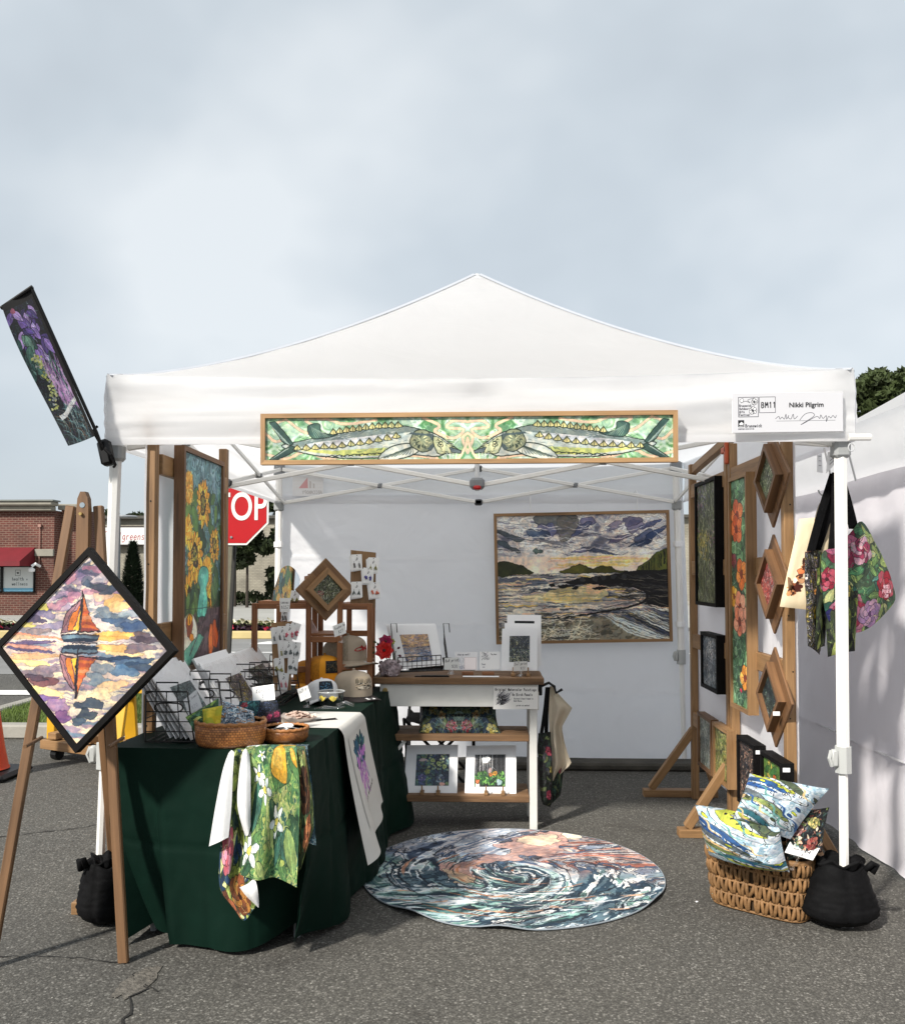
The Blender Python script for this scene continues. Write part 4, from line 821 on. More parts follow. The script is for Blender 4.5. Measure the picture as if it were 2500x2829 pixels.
for k in range(40):
    a = k / 40 * 6.283; q_ = 1 + .55 * fbm(math.cos(a) * 1.7, math.sin(a) * 1.7, 4) + random.uniform(-.06, .06); ring.append((-1.155 + .05 * math.cos(a) * q_ + .02 * math.sin(a), -.55 + .13 * math.sin(a) * q_))
pm.add([(x, y, .003) for x, y in ring] + [(-1.155, -.55, .006)], [[k, (k + 1) % 40, 40] for k in range(40)])
pm.build('patch', plain('crumbled_asphalt', (.115, .105, .090), .95, .5, 45, bump=1.0, bscale=70))['kind'] = 'structure'
# dark kerb behind the tent, the grass island and the flower bed kerb
def kerb(name, pts, w, h, mat):
    m = MB()
    for a, b in zip(pts[:-1], pts[1:]): m.bar((*a, h / 2), (*b, h / 2), w, h, ch=.015)
    o = m.build(name, mat); o['kind'] = 'structure'; return o
kerb('kerb', [(-2.2, 2.87), (2.6, 2.87)], .2, .055, plain('dark_kerb_stone', (.06, .055, .045), .9, .4, 5, bump=.5))
kerb('kerb', [(-4.6, 3.9), (-1.5, 3.9)], .15, .12, CONC); kerb('kerb', [(-4.6, 6.0), (-1.5, 6.0)], .15, .12, CONC); kerb('kerb', [(-1.5, 3.9), (-1.5, 6.0)], .15, .12, CONC); kerb('kerb', [(-4.6, 3.9), (-4.6, 6.0)], .15, .12, CONC)
YK = plain('yellow_kerb', (.50, .40, .19), .85, .15, 2)
kerb('kerb', [(-26, 15.5), (4, 15.5)], .3, .16, YK); kerb('kerb', [(-40, 36.7), (10, 36.7)], .3, .16, CONC)
GRASS = plain('grass_blade', (.10, .145, .035), .6, .4, 1.5, spec=.2)
sheet('lawn', -4.53, 3.97, -1.57, 5.93, .10, plain('lawn_soil', (.07, .085, .03), .9, .3))
def tufts(name, x0, y0, x1, y1, z, n, h, mat):
    m = MB()
    for i in range(n):
        x = random.uniform(x0, x1); y = random.uniform(y0, y1); a = random.uniform(0, 3.14); w = .004; hh = h * random.uniform(.5, 1.2); lx, ly = random.gauss(0, .02), random.gauss(0, .02)
        m.add([(x - w * math.cos(a), y - w * math.sin(a), z), (x + w * math.cos(a), y + w * math.sin(a), z), (x + lx, y + ly, z + hh)], [[0, 1, 2]])
    o = m.build(name, mat); o['kind'] = 'stuff'; o['label'] = 'mown green grass growing on the kerbed island'; o['category'] = 'grass'; return o
tufts('grass', -4.5, 4.0, -1.6, 5.9, .09, 26000, .06, GRASS)

# foliage: clouds of leaf-sized faces
def leaves(m, c, r, n, sz, sx=1, sy=1, sz_=1, shell=.55):
    c = Vector(c)
    for i in range(n):
        d = Vector((random.gauss(0, 1), random.gauss(0, 1), random.gauss(0, 1))).normalized() * r * (shell + (1 - shell) * random.random() ** .6)
        p = c + Vector((d.x * sx, d.y * sy, d.z * sz_))
        a = Vector((random.gauss(0, 1), random.gauss(0, 1), random.gauss(0, 1))).normalized(); b = a.cross(Vector((random.gauss(0, 1), random.gauss(0, 1), random.gauss(0, 1)))).normalized(); s = sz * random.uniform(.6, 1.3)
        m.add([p - a * s, p + b * s * .5, p + a * s, p - b * s * .5], [[0, 1, 2, 3]])
def leafmat(name, c): return plain(name, c, .6, .55, 1.4, spec=.25, trans=.15)
LEAF_D = leafmat('dark_leaf', (.030, .042, .016)); LEAF_M = leafmat('mid_leaf', (.05, .068, .024)); LEAF_C = leafmat('conifer_needle', (.016, .026, .014))
BARK = plain('bark', (.045, .036, .028), .9, .4, 12, bump=.6, bscale=20)
def tree(label, x, y, h, cr, clumps, mat, n=260, sz=.16, trunk_r=.12, lean=0, group=None, base=.35, z0=0):
    t = thing('tree', label, 'tree', (x, y, z0), group=group); m = MB()
    m.tube([(x, y, z0), (x + lean * .3, y, z0 + h * .35), (x + lean, y, z0 + h * .8)], [trunk_r, trunk_r * .75, trunk_r * .25], 8)
    C = []
    for i in range(clumps):
        a = random.uniform(0, 6.28); q = random.random(); zz = z0 + h * (base + (1 - base) * q); rr = cr * math.sqrt(max(.05, 1 - ((q - .45) / .62) ** 2)) * random.uniform(.3, 1)
        C.append(((x + lean * q + rr * math.cos(a), y + rr * math.sin(a), zz), cr * random.uniform(.28, .5)))
    for (p, r) in C[::3]:
        q = Vector(p); s = Vector((x + lean * .4, y, z0 + h * .4)); m.tube([s, s.lerp(q, .5) + Vector((0, 0, .1)), q], [trunk_r * .45, trunk_r * .25, trunk_r * .08], 5)
    m.build('trunk', BARK, t, 40)
    f = MB()
    for (p, r) in C: leaves(f, p, r, n, sz, 1, 1, .85, .25)
    f.build('crown', mat, t); return t
def conifer(label, x, y, h, r, mat, n=3600, sz=.1):
    t = thing('conifer', label, 'tree', (x, y, 0)); m = MB(); m.tube([(x, y, 0), (x, y, h * .95)], [.1, .02], 7); m.build('trunk', BARK, t, 40)
    f = MB()
    for i in range(n):
        q = random.random() ** 1.3; rr = r * (1 - q) ** .8 * (1 + .25 * fbm(q * 9, random.random() * 3)) * (.6 + .4 * random.random()) + .03; a = random.uniform(0, 6.28)
        p = Vector((x + rr * math.cos(a), y + rr * math.sin(a), .15 + q * h)); u = Vector((math.cos(a), math.sin(a), random.uniform(.2, 1.1))).normalized(); w = u.cross(Vector((0, 0, 1))).normalized(); s = sz * random.uniform(.6, 1.4)
        f.add([p - w * s * .4, p + w * s * .4, p + u * s * 1.3], [[0, 1, 2]])
    f.build('crown', mat, t); return t

# brick building on the far left
BRICK = None
def brickmat(name, c1, c2, mo, sc_=1.0, flip=False):
    m, t, b, o = newmat(name); l = t.links.new; x = nd(t, 'ShaderNodeTexCoord')
    br = nd(t, 'ShaderNodeTexBrick', {'Scale': sc_, 'Mortar Size': .010, 'Brick Width': .21, 'Row Height': .075, 'Color1': (*c1, 1), 'Color2': (*c2, 1), 'Mortar': (*mo, 1), 'Bias': 0.0})
    l(x.outputs['UV'], br.inputs['Vector']); n = nd(t, 'ShaderNodeTexNoise', {'Scale': 1.2, 'Detail': 5}); l(x.outputs['Object'], n.inputs['Vector'])
    r = ramp(t, [(.3, (.7, .7, .7)), (.7, (1.2, 1.2, 1.2))]); l(n.outputs['Fac'], r.inputs[0]); mu = nd(t, 'ShaderNodeMixRGB', {0: 1}, blend_type='MULTIPLY'); l(br.outputs[0], mu.inputs[1]); l(r.outputs[0], mu.inputs[2]); l(mu.outputs[0], b.inputs['Base Color'])
    bp = nd(t, 'ShaderNodeBump', {'Strength': .5, 'Distance': .02}); l(br.outputs['Fac'], bp.inputs['Height']); bp.invert = True; l(bp.outputs[0], b.inputs['Normal']); b.inputs['Roughness'].default_value = .85
    return m
BRICK = brickmat('red_brick', (.115, .032, .021), (.075, .022, .016), (.19, .125, .095)); BRICKB = brickmat('cream_brick', (.36, .335, .265), (.32, .295, .235), (.25, .23, .19))
STONE = plain('cast_stone', (.25, .235, .195), .8, .12, 3)
def wallbox(m, x0, y0, z0, x1, y1, z1):
    """box whose uv are wall metres"""
    m.quad((x0, y0, z0), (x1, y0, z0), (x1, y0, z1), (x0, y0, z1), ((x0, z0), (x1, z0), (x1, z1), (x0, z1)))
    m.quad((x1, y0, z0), (x1, y1, z0), (x1, y1, z1), (x1, y0, z1), ((y0, z0), (y1, z0), (y1, z1), (y0, z1)))
    m.quad((x0, y1, z0), (x0, y0, z0), (x0, y0, z1), (x0, y1, z1), ((y1, z0), (y0, z0), (y0, z1), (y1, z1)))
    m.quad((x0, y0, z1), (x1, y0, z1), (x1, y1, z1), (x0, y1, z1)); m.quad((x1, y1, z0), (x0, y1, z0), (x0, y1, z1), (x1, y1, z1), ((x1, z0), (x0, z0), (x0, z1), (x1, z1)))
BY = 26.0
b = thing('brick_building', 'red brick shop building with a dark red awning behind the easel', 'building', (-20, BY, 0))
m = MB(); wallbox(m, -40, BY, 0, -14.5, BY + 1.6, 3.56); wallbox(m, -14.5, BY + .5, 0, -13.75, BY + 1.6, 3.6); m.build('wall', BRICK, b)
m = MB(); m.box((-27.4, BY - .06, 3.62), (25.8, .34, .16), ch=.02); m.box((-27.4, BY - .14, 3.78), (26.0, .5, .16), ch=.04); m.box((-14.1, BY + .42, 3.70), (.85, .3, .2), ch=.02); m.build('cornice', STONE, b)
m = MB(); m.box((-27.4, BY - .16, 3.87), (26.1, .56, .05)); m.build('parapet_cap', plain('grey_green_metal', (.16, .17, .155), .5, .1), b)
m = MB(); m.box((-14.81, BY - .03, 2.12), (.64, .1, .24), ch=.01); m.build('stone_band', STONE, b)
m = MB()
m.quad((-26, BY - .9, 1.82), (-15.2, BY - .9, 1.82), (-15.14, BY - .02, 2.30), (-26, BY - .02, 2.30)); m.quad((-26, BY - .9, 1.66), (-15.2, BY - .9, 1.66), (-15.2, BY - .9, 1.82), (-26, BY - .9, 1.82)); m.add([(-15.14, BY - .02, 2.30), (-15.2, BY - .9, 1.82), (-15.2, BY - .9, 1.66), (-15.14, BY - .02, 1.66)], [[0, 1, 2, 3]])
m.build('awning', plain('red_canvas', (.15, .010, .016), .7, .12, 3), b)
hw = lettered(260, 220, [('health +', .28, .42, .13, .014, '#3c464a', .6, 0, 0), ('wellness', .28, .62, .13, .014, '#3c464a', .6, 0, 0)], '#cfd4d3')
hw.a[190:] = hx('#6fa9c4'); hw.blob(.47, .24, .035, .035, '#2c3438', 1); hw.line([(.39, .12), (.55, .12), (.55, .35), (.39, .35), (.39, .12)], .012, '#4a5458')
for (xa, xb) in ((-16.21, -15.16), (-18.5, -16.3)):
    m = MB(); m.quad((xa, BY - .03, .81), (xb, BY - .03, .81), (xb, BY - .03, 1.63), (xa, BY - .03, 1.63)); w_ = m.build('window', picture('window_poster' if xa > -16.6 else 'window_poster_side', hw, .3), b)
    f = MB(); f.box(((xa + xb) / 2, BY - .03, 1.655), (xb - xa + .1, .1, .05)); f.box(((xa + xb) / 2, BY - .03, .79), (xb - xa + .1, .1, .04)); f.box((xa - .025, BY - .03, 1.22), (.05, .1, .9)); f.box((xb + .02, BY - .03, 1.22), (.04, .1, .9)); f.build('frame', BLACKP, w_)
sm = MB(); sm.tube([(-14.98, BY - .05, 3.04), (-14.98, BY - .05, 1.7)], .018, 6); sm.box((-14.98, BY - .05, 3.04), (.1, .06, .1)); sm.build('conduit', plain('pink_conduit', (.35, .2, .16), .7), b)
sm = MB(); sm.tube([(-14.95, BY - .05, 1.66), (-14.98, BY - .3, 1.74), (-15.08, BY - .35, 1.66)], .05, 8); sm.lathe([(.0, 0), (.10, .02), (.11, .1), (.0, .18)], (-15.08, BY - .35, 1.46), 12); sm.build('camera_dome', PAPER, b, 40)

# cream brick pharmacy with its long sign
b = thing('pharmacy_building', 'cream brick store with a white script sign along its wall', 'building', (-14, 40, 0))
WY = 38.0
m = MB(); wallbox(m, -24, WY, -.3, 14, WY + 14, 4.0); m.build('wall', BRICKB, b)
m = MB(); m.box((-5, WY - .05, 4.08), (38.4, .5, .16), ch=.02); m.build('roof_edge', plain('dark_flashing', (.07, .065, .055), .6, .15), b)
s_ = MB(); s_.box((-15.85, WY - .25, 3.19), (4.9, .3, .92), ch=.02); so_ = s_.build('sign_box', plain('sign_cabinet', (.03, .02, .02), .5), b)
sg = Cv(340, 130, '#d9d9d6', 3)
P = [(.05, .3), (.09, .25), (.1, .7), (.15, .35), (.17, .7), (.22, .3), (.25, .5)]
sg.line(P, .014, '#8a1424', 1, 6)
x0 = .26
for chh in 'algreens':
    for st in _G[chh]:
        sg.line([(x0 + u * .085 + (1 - v) * .02, .3 + v * .42) for u, v in st], .014, '#8a1424', 1, 5)
    x0 += .089
s_ = MB(); s_.quad((-17.85, WY - .41, 2.79), (-15.8, WY - .41, 2.79), (-15.8, WY - .41, 3.59), (-17.85, WY - .41, 3.59)); s_.quad((-15.8, WY - .41, 2.79), (-13.5, WY - .41, 2.79), (-13.5, WY - .41, 3.59), (-15.8, WY - .41, 3.59), ((0, 0), (.02, 0), (.02, .04), (0, .04))); s_.build('sign_face', picture('store_sign', sg, .4), so_)
t = thing('lamp_post', 'dark street lamp with a flat arm head before the white store sign', 'street lamp', (-13.97, 30, 0))
m = MB(); m.tube([(-13.97, 30, 0), (-13.97, 30, 3.55)], [.12, .09], 10); m.build('pole', GREYP, t, 40)
m = MB(); m.tube([(-13.97, 30, 3.5), (-13.94, 30, 3.63), (-13.7, 30, 3.64)], .04, 8); m.lathe([(.02, .05), (.2, .03), (.27, -.02), (.24, -.06), (.0, -.07)], (-13.55, 30, 3.62), 16, 1.3, 1); m.build('lamp_head', GREYP, t, 40)
conifer('tall narrow dark conifer standing beside the street lamp', -12.38, 27.5, 2.36, .5, LEAF_C, 5200, .10)
t = tree('low dark shrub at the foot of the conifer', -11.9, 27.9, .95, .35, 8, LEAF_D, 200, .08, .05, base=.2)
t.name = 'shrub'; t['category'] = 'shrub'
for i, (x, y, h, cr, lb) in enumerate(((-9.75, 33.0, 4.5, .9, 'dark leafy street tree with a thin trunk behind the stop sign'), (-10.6, 34.2, 4.4, .9, 'slim street tree with an open crown before the cream wall'), (-8.45, 34.6, 5.0, .95, 'dense dark tree beside the rear tent leg'))):
    tree(lb, x, y, h, cr, 20, LEAF_D, 260, .14, .07, base=.42 if i < 2 else .12)
for i, (x, y, h) in enumerate(((-24.4, 52, 5.7), (-23.2, 53, 5.2), (-21.5, 52, 5.35))):
    tree(('treetop peeking over the cream roof beside the easel', 'treetop peeking over the roof left of the lamp', 'small treetop peeking over the roof right of the lamp')[i], x, y, h, 1.0, 8, LEAF_D, 150, .2, .15, group='trees behind the store', base=.6)
m = MB(); leaves(m, (-8.5, 35.6, .3), 1, 2600, .12, 8, .5, .35, .1); o = m.build('ground_cover', LEAF_D); prop(o, 'dark low planting along the foot of the cream wall', 'ground cover', kind='stuff')
# trees at the right beyond the neighbouring tent
for i, (x, y, h, cr, lb) in enumerate(((19.2, 40, 11.2, 1.6, 'tall dark tree rising right behind the tent corner'), (21.6, 41, 11.8, 1.7, 'tall dark tree at the right edge above the white tent'), (16.0, 44, 9.6, 1.8, 'lower dark tree mostly hidden behind the tent canopy'))):
    tree(lb, x, y, h, cr, 46, LEAF_M, 300, .2, .25, group=None, base=.2)
# flower bed along the yellow kerb
sheet('flower_bed', -26, 15.7, 4, 19.4, .06, plain('bed_soil', (.03, .022, .016), .95, .4))
for nm, lb, colr, yy, zz, n, s in (('purple_flowers', 'purple leaved bedding plants in the low front row', (.030, .010, .022), 16.0, .13, 3600, .05), ('red_flowers', 'scattered red blooms among the purple bedding plants', (.35, .012, .04), 15.85, .19, 240, .05), ('green_plants', 'green bedding leaves behind the purple row', (.06, .085, .02), 16.8, .15, 2600, .05), ('white_flowers', 'pale cream blooms along the back of the flower bed', (.62, .58, .42), 17.3, .19, 2400, .05)):
    m = MB()
    for i in range(n):
        p = Vector((random.uniform(-12, 2), yy + random.uniform(-.35, .5), zz + abs(random.gauss(0, .05)))); a = Vector((random.gauss(0, 1), random.gauss(0, 1), random.gauss(0, 1))).normalized(); c_ = a.cross(Vector((.3, .5, .8))).normalized(); q = s * random.uniform(.6, 1.4)
        m.add([p - a * q, p + c_ * q, p + a * q, p - c_ * q], [[0, 1, 2, 3]])
    prop(m.build(nm, plain(nm, colr, .6, .4, 3)), lb, 'flowers', kind='stuff')

# stop sign
t = thing('stop_sign', 'red octagonal stop sign on a leaning metal post', 'road sign', (-2.62, 5.38, 0))
C_ = Vector((-2.54, 5.4, 2.077)); rr = .412
octo = lambda r, y: [(C_.x + r * math.cos(R(22.5 + 45 * k)), y, C_.z + r * math.sin(R(22.5 + 45 * k))) for k in range(8)]
m = MB(); m.prism(octo(rr, 5.40), (0, .006, 0)); m.build('plate', plain('sign_white', (.75, .74, .70), .4, .05), t)
m = MB(); m.prism(octo(rr - .022, 5.396), (0, .003, 0)); m.build('red_face', plain('sign_red', (.42, .006, .010), .35, .06, 3), t)
def text_mesh(name, s, size, loc, rotx=90, mat=None, parent=None, ext=.001, sx=1.0, align='CENTER'):
    cu = bpy.data.curves.new(name, 'FONT'); cu.body = s; cu.size = size; cu.extrude = ext; cu.align_x = align; cu.align_y = 'CENTER'; cu.offset = size * .012
    o = bpy.data.objects.new(name, cu); col.objects.link(o)
    dg = bpy.context.evaluated_depsgraph_get(); me = bpy.data.meshes.new_from_object(o.evaluated_get(dg)); bpy.data.objects.remove(o)
    ob = bpy.data.objects.new(name, me); col.objects.link(ob); me.materials.clear(); me.materials.append(mat)
    M_ = Matrix.Translation(loc) @ Euler((R(rotx), 0, 0)).to_matrix().to_4x4() @ Matrix.Diagonal((sx, 1, 1, 1))
    me.transform((TM[parent].inverted() if parent else Matrix.Identity(4)) @ M_); ob.parent = parent; return ob
text_mesh('lettering', 'STOP', .40, (C_.x + .025, 5.393, C_.z), mat=MATS['sign_white'], parent=t, sx=.71)
for z in (2.075 + .33, 2.075 - .30):
    m = MB(); m.lathe([(.014, 0), (.012, .006), (0, .008)], (0, 0, 0), 10, fn=lambda p, a, z=z: Vector((C_.x + p.x, 5.392 - p.z, z + p.y))); m.build('bolt', GREYP, t)
m = MB(); m.bar((-2.64, 5.43, 0), (-2.52, 5.43, 2.5), .05, .03, (0, 1, 0)); m.build('post', plain('galvanised_post', (.16, .15, .11), .5, .2, metal=.4), t)
m = MB(); m.bar((-2.70, 5.75, 0), (-2.62, 5.75, 1.8), .07, .05, (0, 1, 0)); prop(m.build('utility_post', plain('dark_post', (.03, .028, .025), .7)), 'dark thin utility post standing just behind the stop sign', 'post')

# traffic cone, yellow trestle, pallet
t = thing('traffic_cone', 'orange traffic cone with a black base at the left edge', 'traffic cone', (-3.395, 2.46, 0))
m = MB(); m.box((-3.385, 2.46, .025), (.44, .42, .05), ch=.022); m.build('base', BLACKP, t)
m = MB(); m.lathe([(.15, .058), (.14, .075), (.115, .2), (.05, .66), (.035, .69), (.0, .69)], (-3.395, 2.46, 0), 20); m.build('cone', plain('orange_plastic', (.62, .055, .012), .45, .1, 6), t, 40)
YEL = plain('yellow_paint', (.60, .33, .015), .5, .12, 5)
t = thing('sawhorse', 'yellow wooden sawhorse behind the easel painting', 'sawhorse', (-2.1, 2.6, 0))
m = MB(); m.bar((-2.56, 2.6, .62), (-1.6, 2.6, .62), .05, .12, ch=.004); m.build('beam', YEL, t)
for sx_ in (-2.48, -1.7):
    for sy_ in (-.2, .2): m = MB(); m.bar((sx_, 2.6 + sy_ * .2, .62), (sx_ - .02, 2.6 + sy_, 0), .04, .085, (1, 0, 0), ch=.004); m.build('leg', YEL, t)
t = thing('wooden_dolly', 'pale wooden pallet dolly on black casters behind the easel', 'dolly', (-2.9, 2.9, 0))
for k in range(3): m = MB(); m.bar((-3.28, 3.05 + .16 * k, .12), (-2.45, 2.63 + .16 * k, .12), .09, .07, ch=.004); m.build('plank', WOODL, t)
for k in range(3): m = MB(); m.bar((-3.18 + .33 * k, 2.95 - .16 * k, .19), (-3.02 + .33 * k, 3.4 - .16 * k, .19), .08, .05, ch=.004); m.build('slat', WOODL, t)
m = MB(); m.bar((-3.24, 3.08, .15), (-3.24, 3.08, .42), .06, .06, ch=.004); m.build('upright', YEL, t)
for k in range(2): m = MB(); m.tube([(-3.2 + .65 * k, 3.04 - .32 * k, .045), (-3.15 + .65 * k, 3.02 - .32 * k, .045)], .044, 12); m.build('caster', BLACKP, t)

# grit and litter scattered over the paving
m = MB()
for i in range(420):
    x, y = random.uniform(-2.6, 2.6), random.uniform(-1.3, 2.6); s_ = random.uniform(.0015, .0045); a = random.random() * 6.28
    P = [Vector((x + s_ * math.cos(a + k * 1.57) * random.uniform(.6, 1.3), y + s_ * math.sin(a + k * 1.57) * random.uniform(.6, 1.3), .001)) for k in range(4)]
    m.add(P + [Vector((x, y, s_ * .9))], [[0, 1, 4], [1, 2, 4], [2, 3, 4], [3, 0, 4]])
prop(m.build('grit', plain('loose_grit', (.26, .25, .22), .9, .5, 30)), 'loose pale grit scattered over the asphalt', 'grit', kind='stuff')
m = MB(); m.box((.94, .26, .004), (.012, .009, .006), Matrix.Rotation(.5, 3, 'Z'), ch=.004); prop(m.build('litter', PAPER), 'tiny white scrap lying on the asphalt between rug and wicker basket', 'litter')
# ------------------------------------------------------------------ the white pop-up tent
TZ, TA = 2.225, 1.515
def roof_z(x, y, H=.93):
    a = 1 - max(abs(x), abs(y)) / TA
    a = max(0.0, a); k = min(abs(x), abs(y)) / (max(abs(x), abs(y)) + 1e-6)
    z = TZ + H * a ** 1.34
    z -= .03 * (1 - k * k) * (1 - a) ** 3 + .05 * a * (1 - a) * (1 - k ** 2)        # cloth sags between the hips
    return min(z, TZ + H - .06 * (1 - a) * 0)
tent = thing('canopy_tent', 'white pop-up canopy tent sheltering the whole art stall', 'tent', (0, 1.5, 0))
m = MB(); N = 56
for side in range(4):
    def fn(u, v, side=side):
        t = 1 - v; x = (2 * u - 1) * TA * t; y = -TA * t
        z = roof_z(x, y) + .004 * fbm(x * 5 + side * 9, y * 5, 2)
        if v > .93: z = min(z, TZ + .905 + .02 * (v - .93) / .07)
        for _ in range(side): x, y = -y, x
        return (x, 1.5 + y, z)
    m.grid(fn, N, 30)
m.build('roof', WHITE, tent, True)
m = MB()
for sx in (1, -1):
    for sy in (1, -1):
        P = [(sx * TA * (1 - v), 1.5 + sy * TA * (1 - v), roof_z(TA * (1 - v), TA * (1 - v)) + .004) for v in [k / 24 * .985 for k in range(25)]]
        for i in range(24):
            a, b_ = Vector(P[i]), Vector(P[i + 1]); w = Vector((sx, -sy, 0)).normalized() * .022; dz = Vector((0, 0, -.012))
            m.quad(a - w + dz, a, b_, b_ - w + dz); m.quad(a, a + w + dz, b_ + w + dz, b_)
m.build('hip_seam', plain('white_webbing', (.40, .42, .46), .8, .04), tent, True)
m = MB(); m.grid(lambda u, v: (TA * .995 * (1 - .865 - .002) * (2 * u - 1), 1.5 - TA * (1 - .865), TZ + .93 * .865 ** 1.34 - .012 + .006 * v), 12, 1); m.build('peak_seam', MATS['white_webbing'], tent)
def valance(side):
    m = MB()
    def fn(u, v):
        x = (2 * u - 1) * (TA + .002); z = TZ - .02 - .275 * v if False else TZ - .295 * v
        sag = -.03 * (1 - (2 * u - 1) ** 2) * (1 - v)
        e = (2 * u - 1)
        fold = .017 * math.sin(v * 9 + 2.2 * e + 1.3 * fbm(u * 2, v, side)) * math.sin(v * math.pi) + .026 * fbm(u * 2.2 + side * 5, v * 3.2 + u * 1.5, 1) * min(1, v * 5) + .009 * fbm(u * 6, v * 16 + u * 5, 4)
        fold *= (1 - .75 * abs(e) ** 10) * (1 if side == 0 else .35)
        fold += .0035 * math.sin(v * 34) * math.exp(-((abs(e) - 1) / .10) ** 2) * v
        y = -TA - .004 - .010 * math.sin(v * math.pi) + fold
        z += sag
        for _ in range(side): x, y = -y, x
        return (x, 1.5 + y, z)
    m.grid(fn, 110, 26); m.f = [f[::-1] for f in m.f]; m.uv = [q[::-1] for q in m.uv]
    o = m.build('valance', WHITE, tent, True)
    h = MB()
    def fh(u, v):
        p = fn(u, 1 - .10 * v); d = Vector((0, -1, 0))
        for _ in range(side): d = Vector((-d.y, d.x, 0))
        return Vector(p) + d * .003
    h.grid(fh, 110, 1); h.f = [f[::-1] for f in h.f]; h.uv = [q[::-1] for q in h.uv]; h.build('hem', WHITE, o, True)
    return o
VAL = [valance(k) for k in range(4)]
# faded printed mark on the rear valance, seen through the cloth from behind
lg = Cv(220, 150, '#d9d9da', 2)
for i in range(9): lg.line([(.04, .1 + i * .07), (.96, .1 + i * .07)], .008, '#cdc7bd', .8)
lg.poly([(.2, .62), (.48, .1), (.5, .62)], '#c98f90', .85); lg.poly([(.54, .25), (.6, .3), (.6, .62), (.54, .62)], '#b9b2b0', .9); lg.poly([(.66, .38), (.71, .42), (.71, .62), (.66, .62)], '#b9b2b0', .9)
write(lg, 'ABCCANOPY', .95, .74, .16, .018, '#b0acaa', .66, 0, 0, mirror=True)
m = MB(); m.quad((-1.395, 2.995, 1.985), (-1.16, 2.995, 1.985), (-1.16, 2.995, 2.14), (-1.395, 2.995, 2.14)); m.build('printed_mark', picture('faded_mark', lg, .8), tent)
# legs
def leg(p_top, p_bot, lock, name='leg'):
    p_top = Vector(p_top); p_bot = Vector(p_bot); d = (p_bot - p_top)
    lk = p_top + d * ((p_top.z - lock) / (p_top.z - p_bot.z))
    m = MB(); m.tube([p_top, lk], .0255, 8); o = m.build('leg', FRAME_W, tent, 40)
    m = MB(); m.tube([lk, p_bot + Vector((0, 0, .012))], .0185, 8); m.build('lower_leg', FRAME_W, o, 40)
    m = MB(); m.tube([lk + Vector((0, 0, .045)), lk - Vector((0, 0, .06))], .033, 8); m.box(lk + Vector((-.04, -.012, 0)), (.03, .03, .07), ch=.008); m.tube([lk + Vector((-.052, -.015, .03)), lk + Vector((-.062, -.02, 0)), lk + Vector((-.05, -.015, -.032))], .008, 6); m.build('lock_sleeve', plain('pale_grey_plastic', (.42, .43, .42), .45, .05), o, 40)
    m = MB(); m.box((p_bot.x, p_bot.y, .006), (.055, .055, .012), ch=.004); m.build('foot_plate', FRAME_G, o)
    m = MB(); m.box(p_top + Vector((0, 0, -.01)), (.075, .075, .10), ch=.012); m.build('corner_bracket', GREYP, o); s_ = p_top + d * .13; m = MB(); m.box(s_, (.066, .066, .075), ch=.012); m.build('slider_bracket', plain('grey_bracket', (.30, .31, .31), .5, .06), o)
leg((-1.488, .03, 2.19), (-1.545, .03, 0), .66); leg((1.482, .03, 2.19), (1.468, .03, 0), .665); leg((-1.49, 2.97, 2.19), (-1.50, 2.97, 0), .7); leg((1.455, 2.97, 2.19), (1.50, 2.97, 0), .8)
for (x, y, z) in ((-1.492, 2.97, 1.62), (1.467, 2.97, 1.62), (1.48, 2.97, 1.03)):
    m = MB(); m.tube([(x, y, z - .02), (x, y, z + .02)], .036, 8); m.build('velcro_strap', PAPER, tent, 40)
# scissor trusses
def truss(p, q, zt=2.18, zl=1.93):
    """a scissor pair from corner p to middle q"""
    p = Vector((*p, 0)); q = Vector((*q, 0)); n = (q - p).normalized().cross(Vector((0, 0, 1))) * .014; Z = lambda v, z: v + Vector((0, 0, z))
    for (a, b_, sg) in ((Z(p, zt), Z(q, zl), 1), (Z(p, zl), Z(q, zt), -1)):
        m = MB(); m.bar(a + n * sg, b_ + n * sg, .014, .027, ch=.004); m.build('truss_bar', FRAME_G if False else FRAME_W, tent)
    c = (Z(p, zt) + Z(q, zl)) / 2; m = MB(); m.tube([c - n * 1.9, c + n * 1.9], .013, 8); m.box(c, (.045, .045, .035), ch=.008); m.build('pivot', GREYP, tent)
    for z in (zt, zl): m = MB(); m.box(Z(q, z), (.06, .05, .045), ch=.01); m.build('joint_bracket', GREYP, tent)
c0 = {'fl': (-1.46, .05), 'fr': (1.455, .05), 'bl': (-1.46, 2.95), 'br': (1.43, 2.95), 'f': (0, .05), 'b': (0, 2.95), 'l': (-1.46, 1.5), 'r': (1.455, 1.5), 'c': (0, 1.5)}
for a, b_ in (('fl', 'f'), ('fr', 'f'), ('bl', 'b'), ('br', 'b'), ('fl', 'l'), ('bl', 'l'), ('fr', 'r'), ('br', 'r')): truss(c0[a], c0[b_])
for s_ in ('l', 'r'): truss(c0[s_], c0['c'], 2.18, 1.91)
m = MB(); m.tube([(0, 1.5, 1.88), (0, 1.5, 3.08)], .014, 8); m.lathe([(0, .0), (.07, -.01), (.06, -.05)], (0, 1.5, 3.11), 12); m.build('peak_pole', FRAME_G, tent, 40)
for z in (1.92, 2.18): m = MB(); m.box((0, 1.5, z), (.085, .085, .065), ch=.015); m.build('hub', GREYP, tent)
m = MB(); m.box((0, 1.452, 1.893), (.045, .03, .024), ch=.008); m.build('pull_latch', plain('red_plastic', (.42, .012, .012), .4, .05), tent)
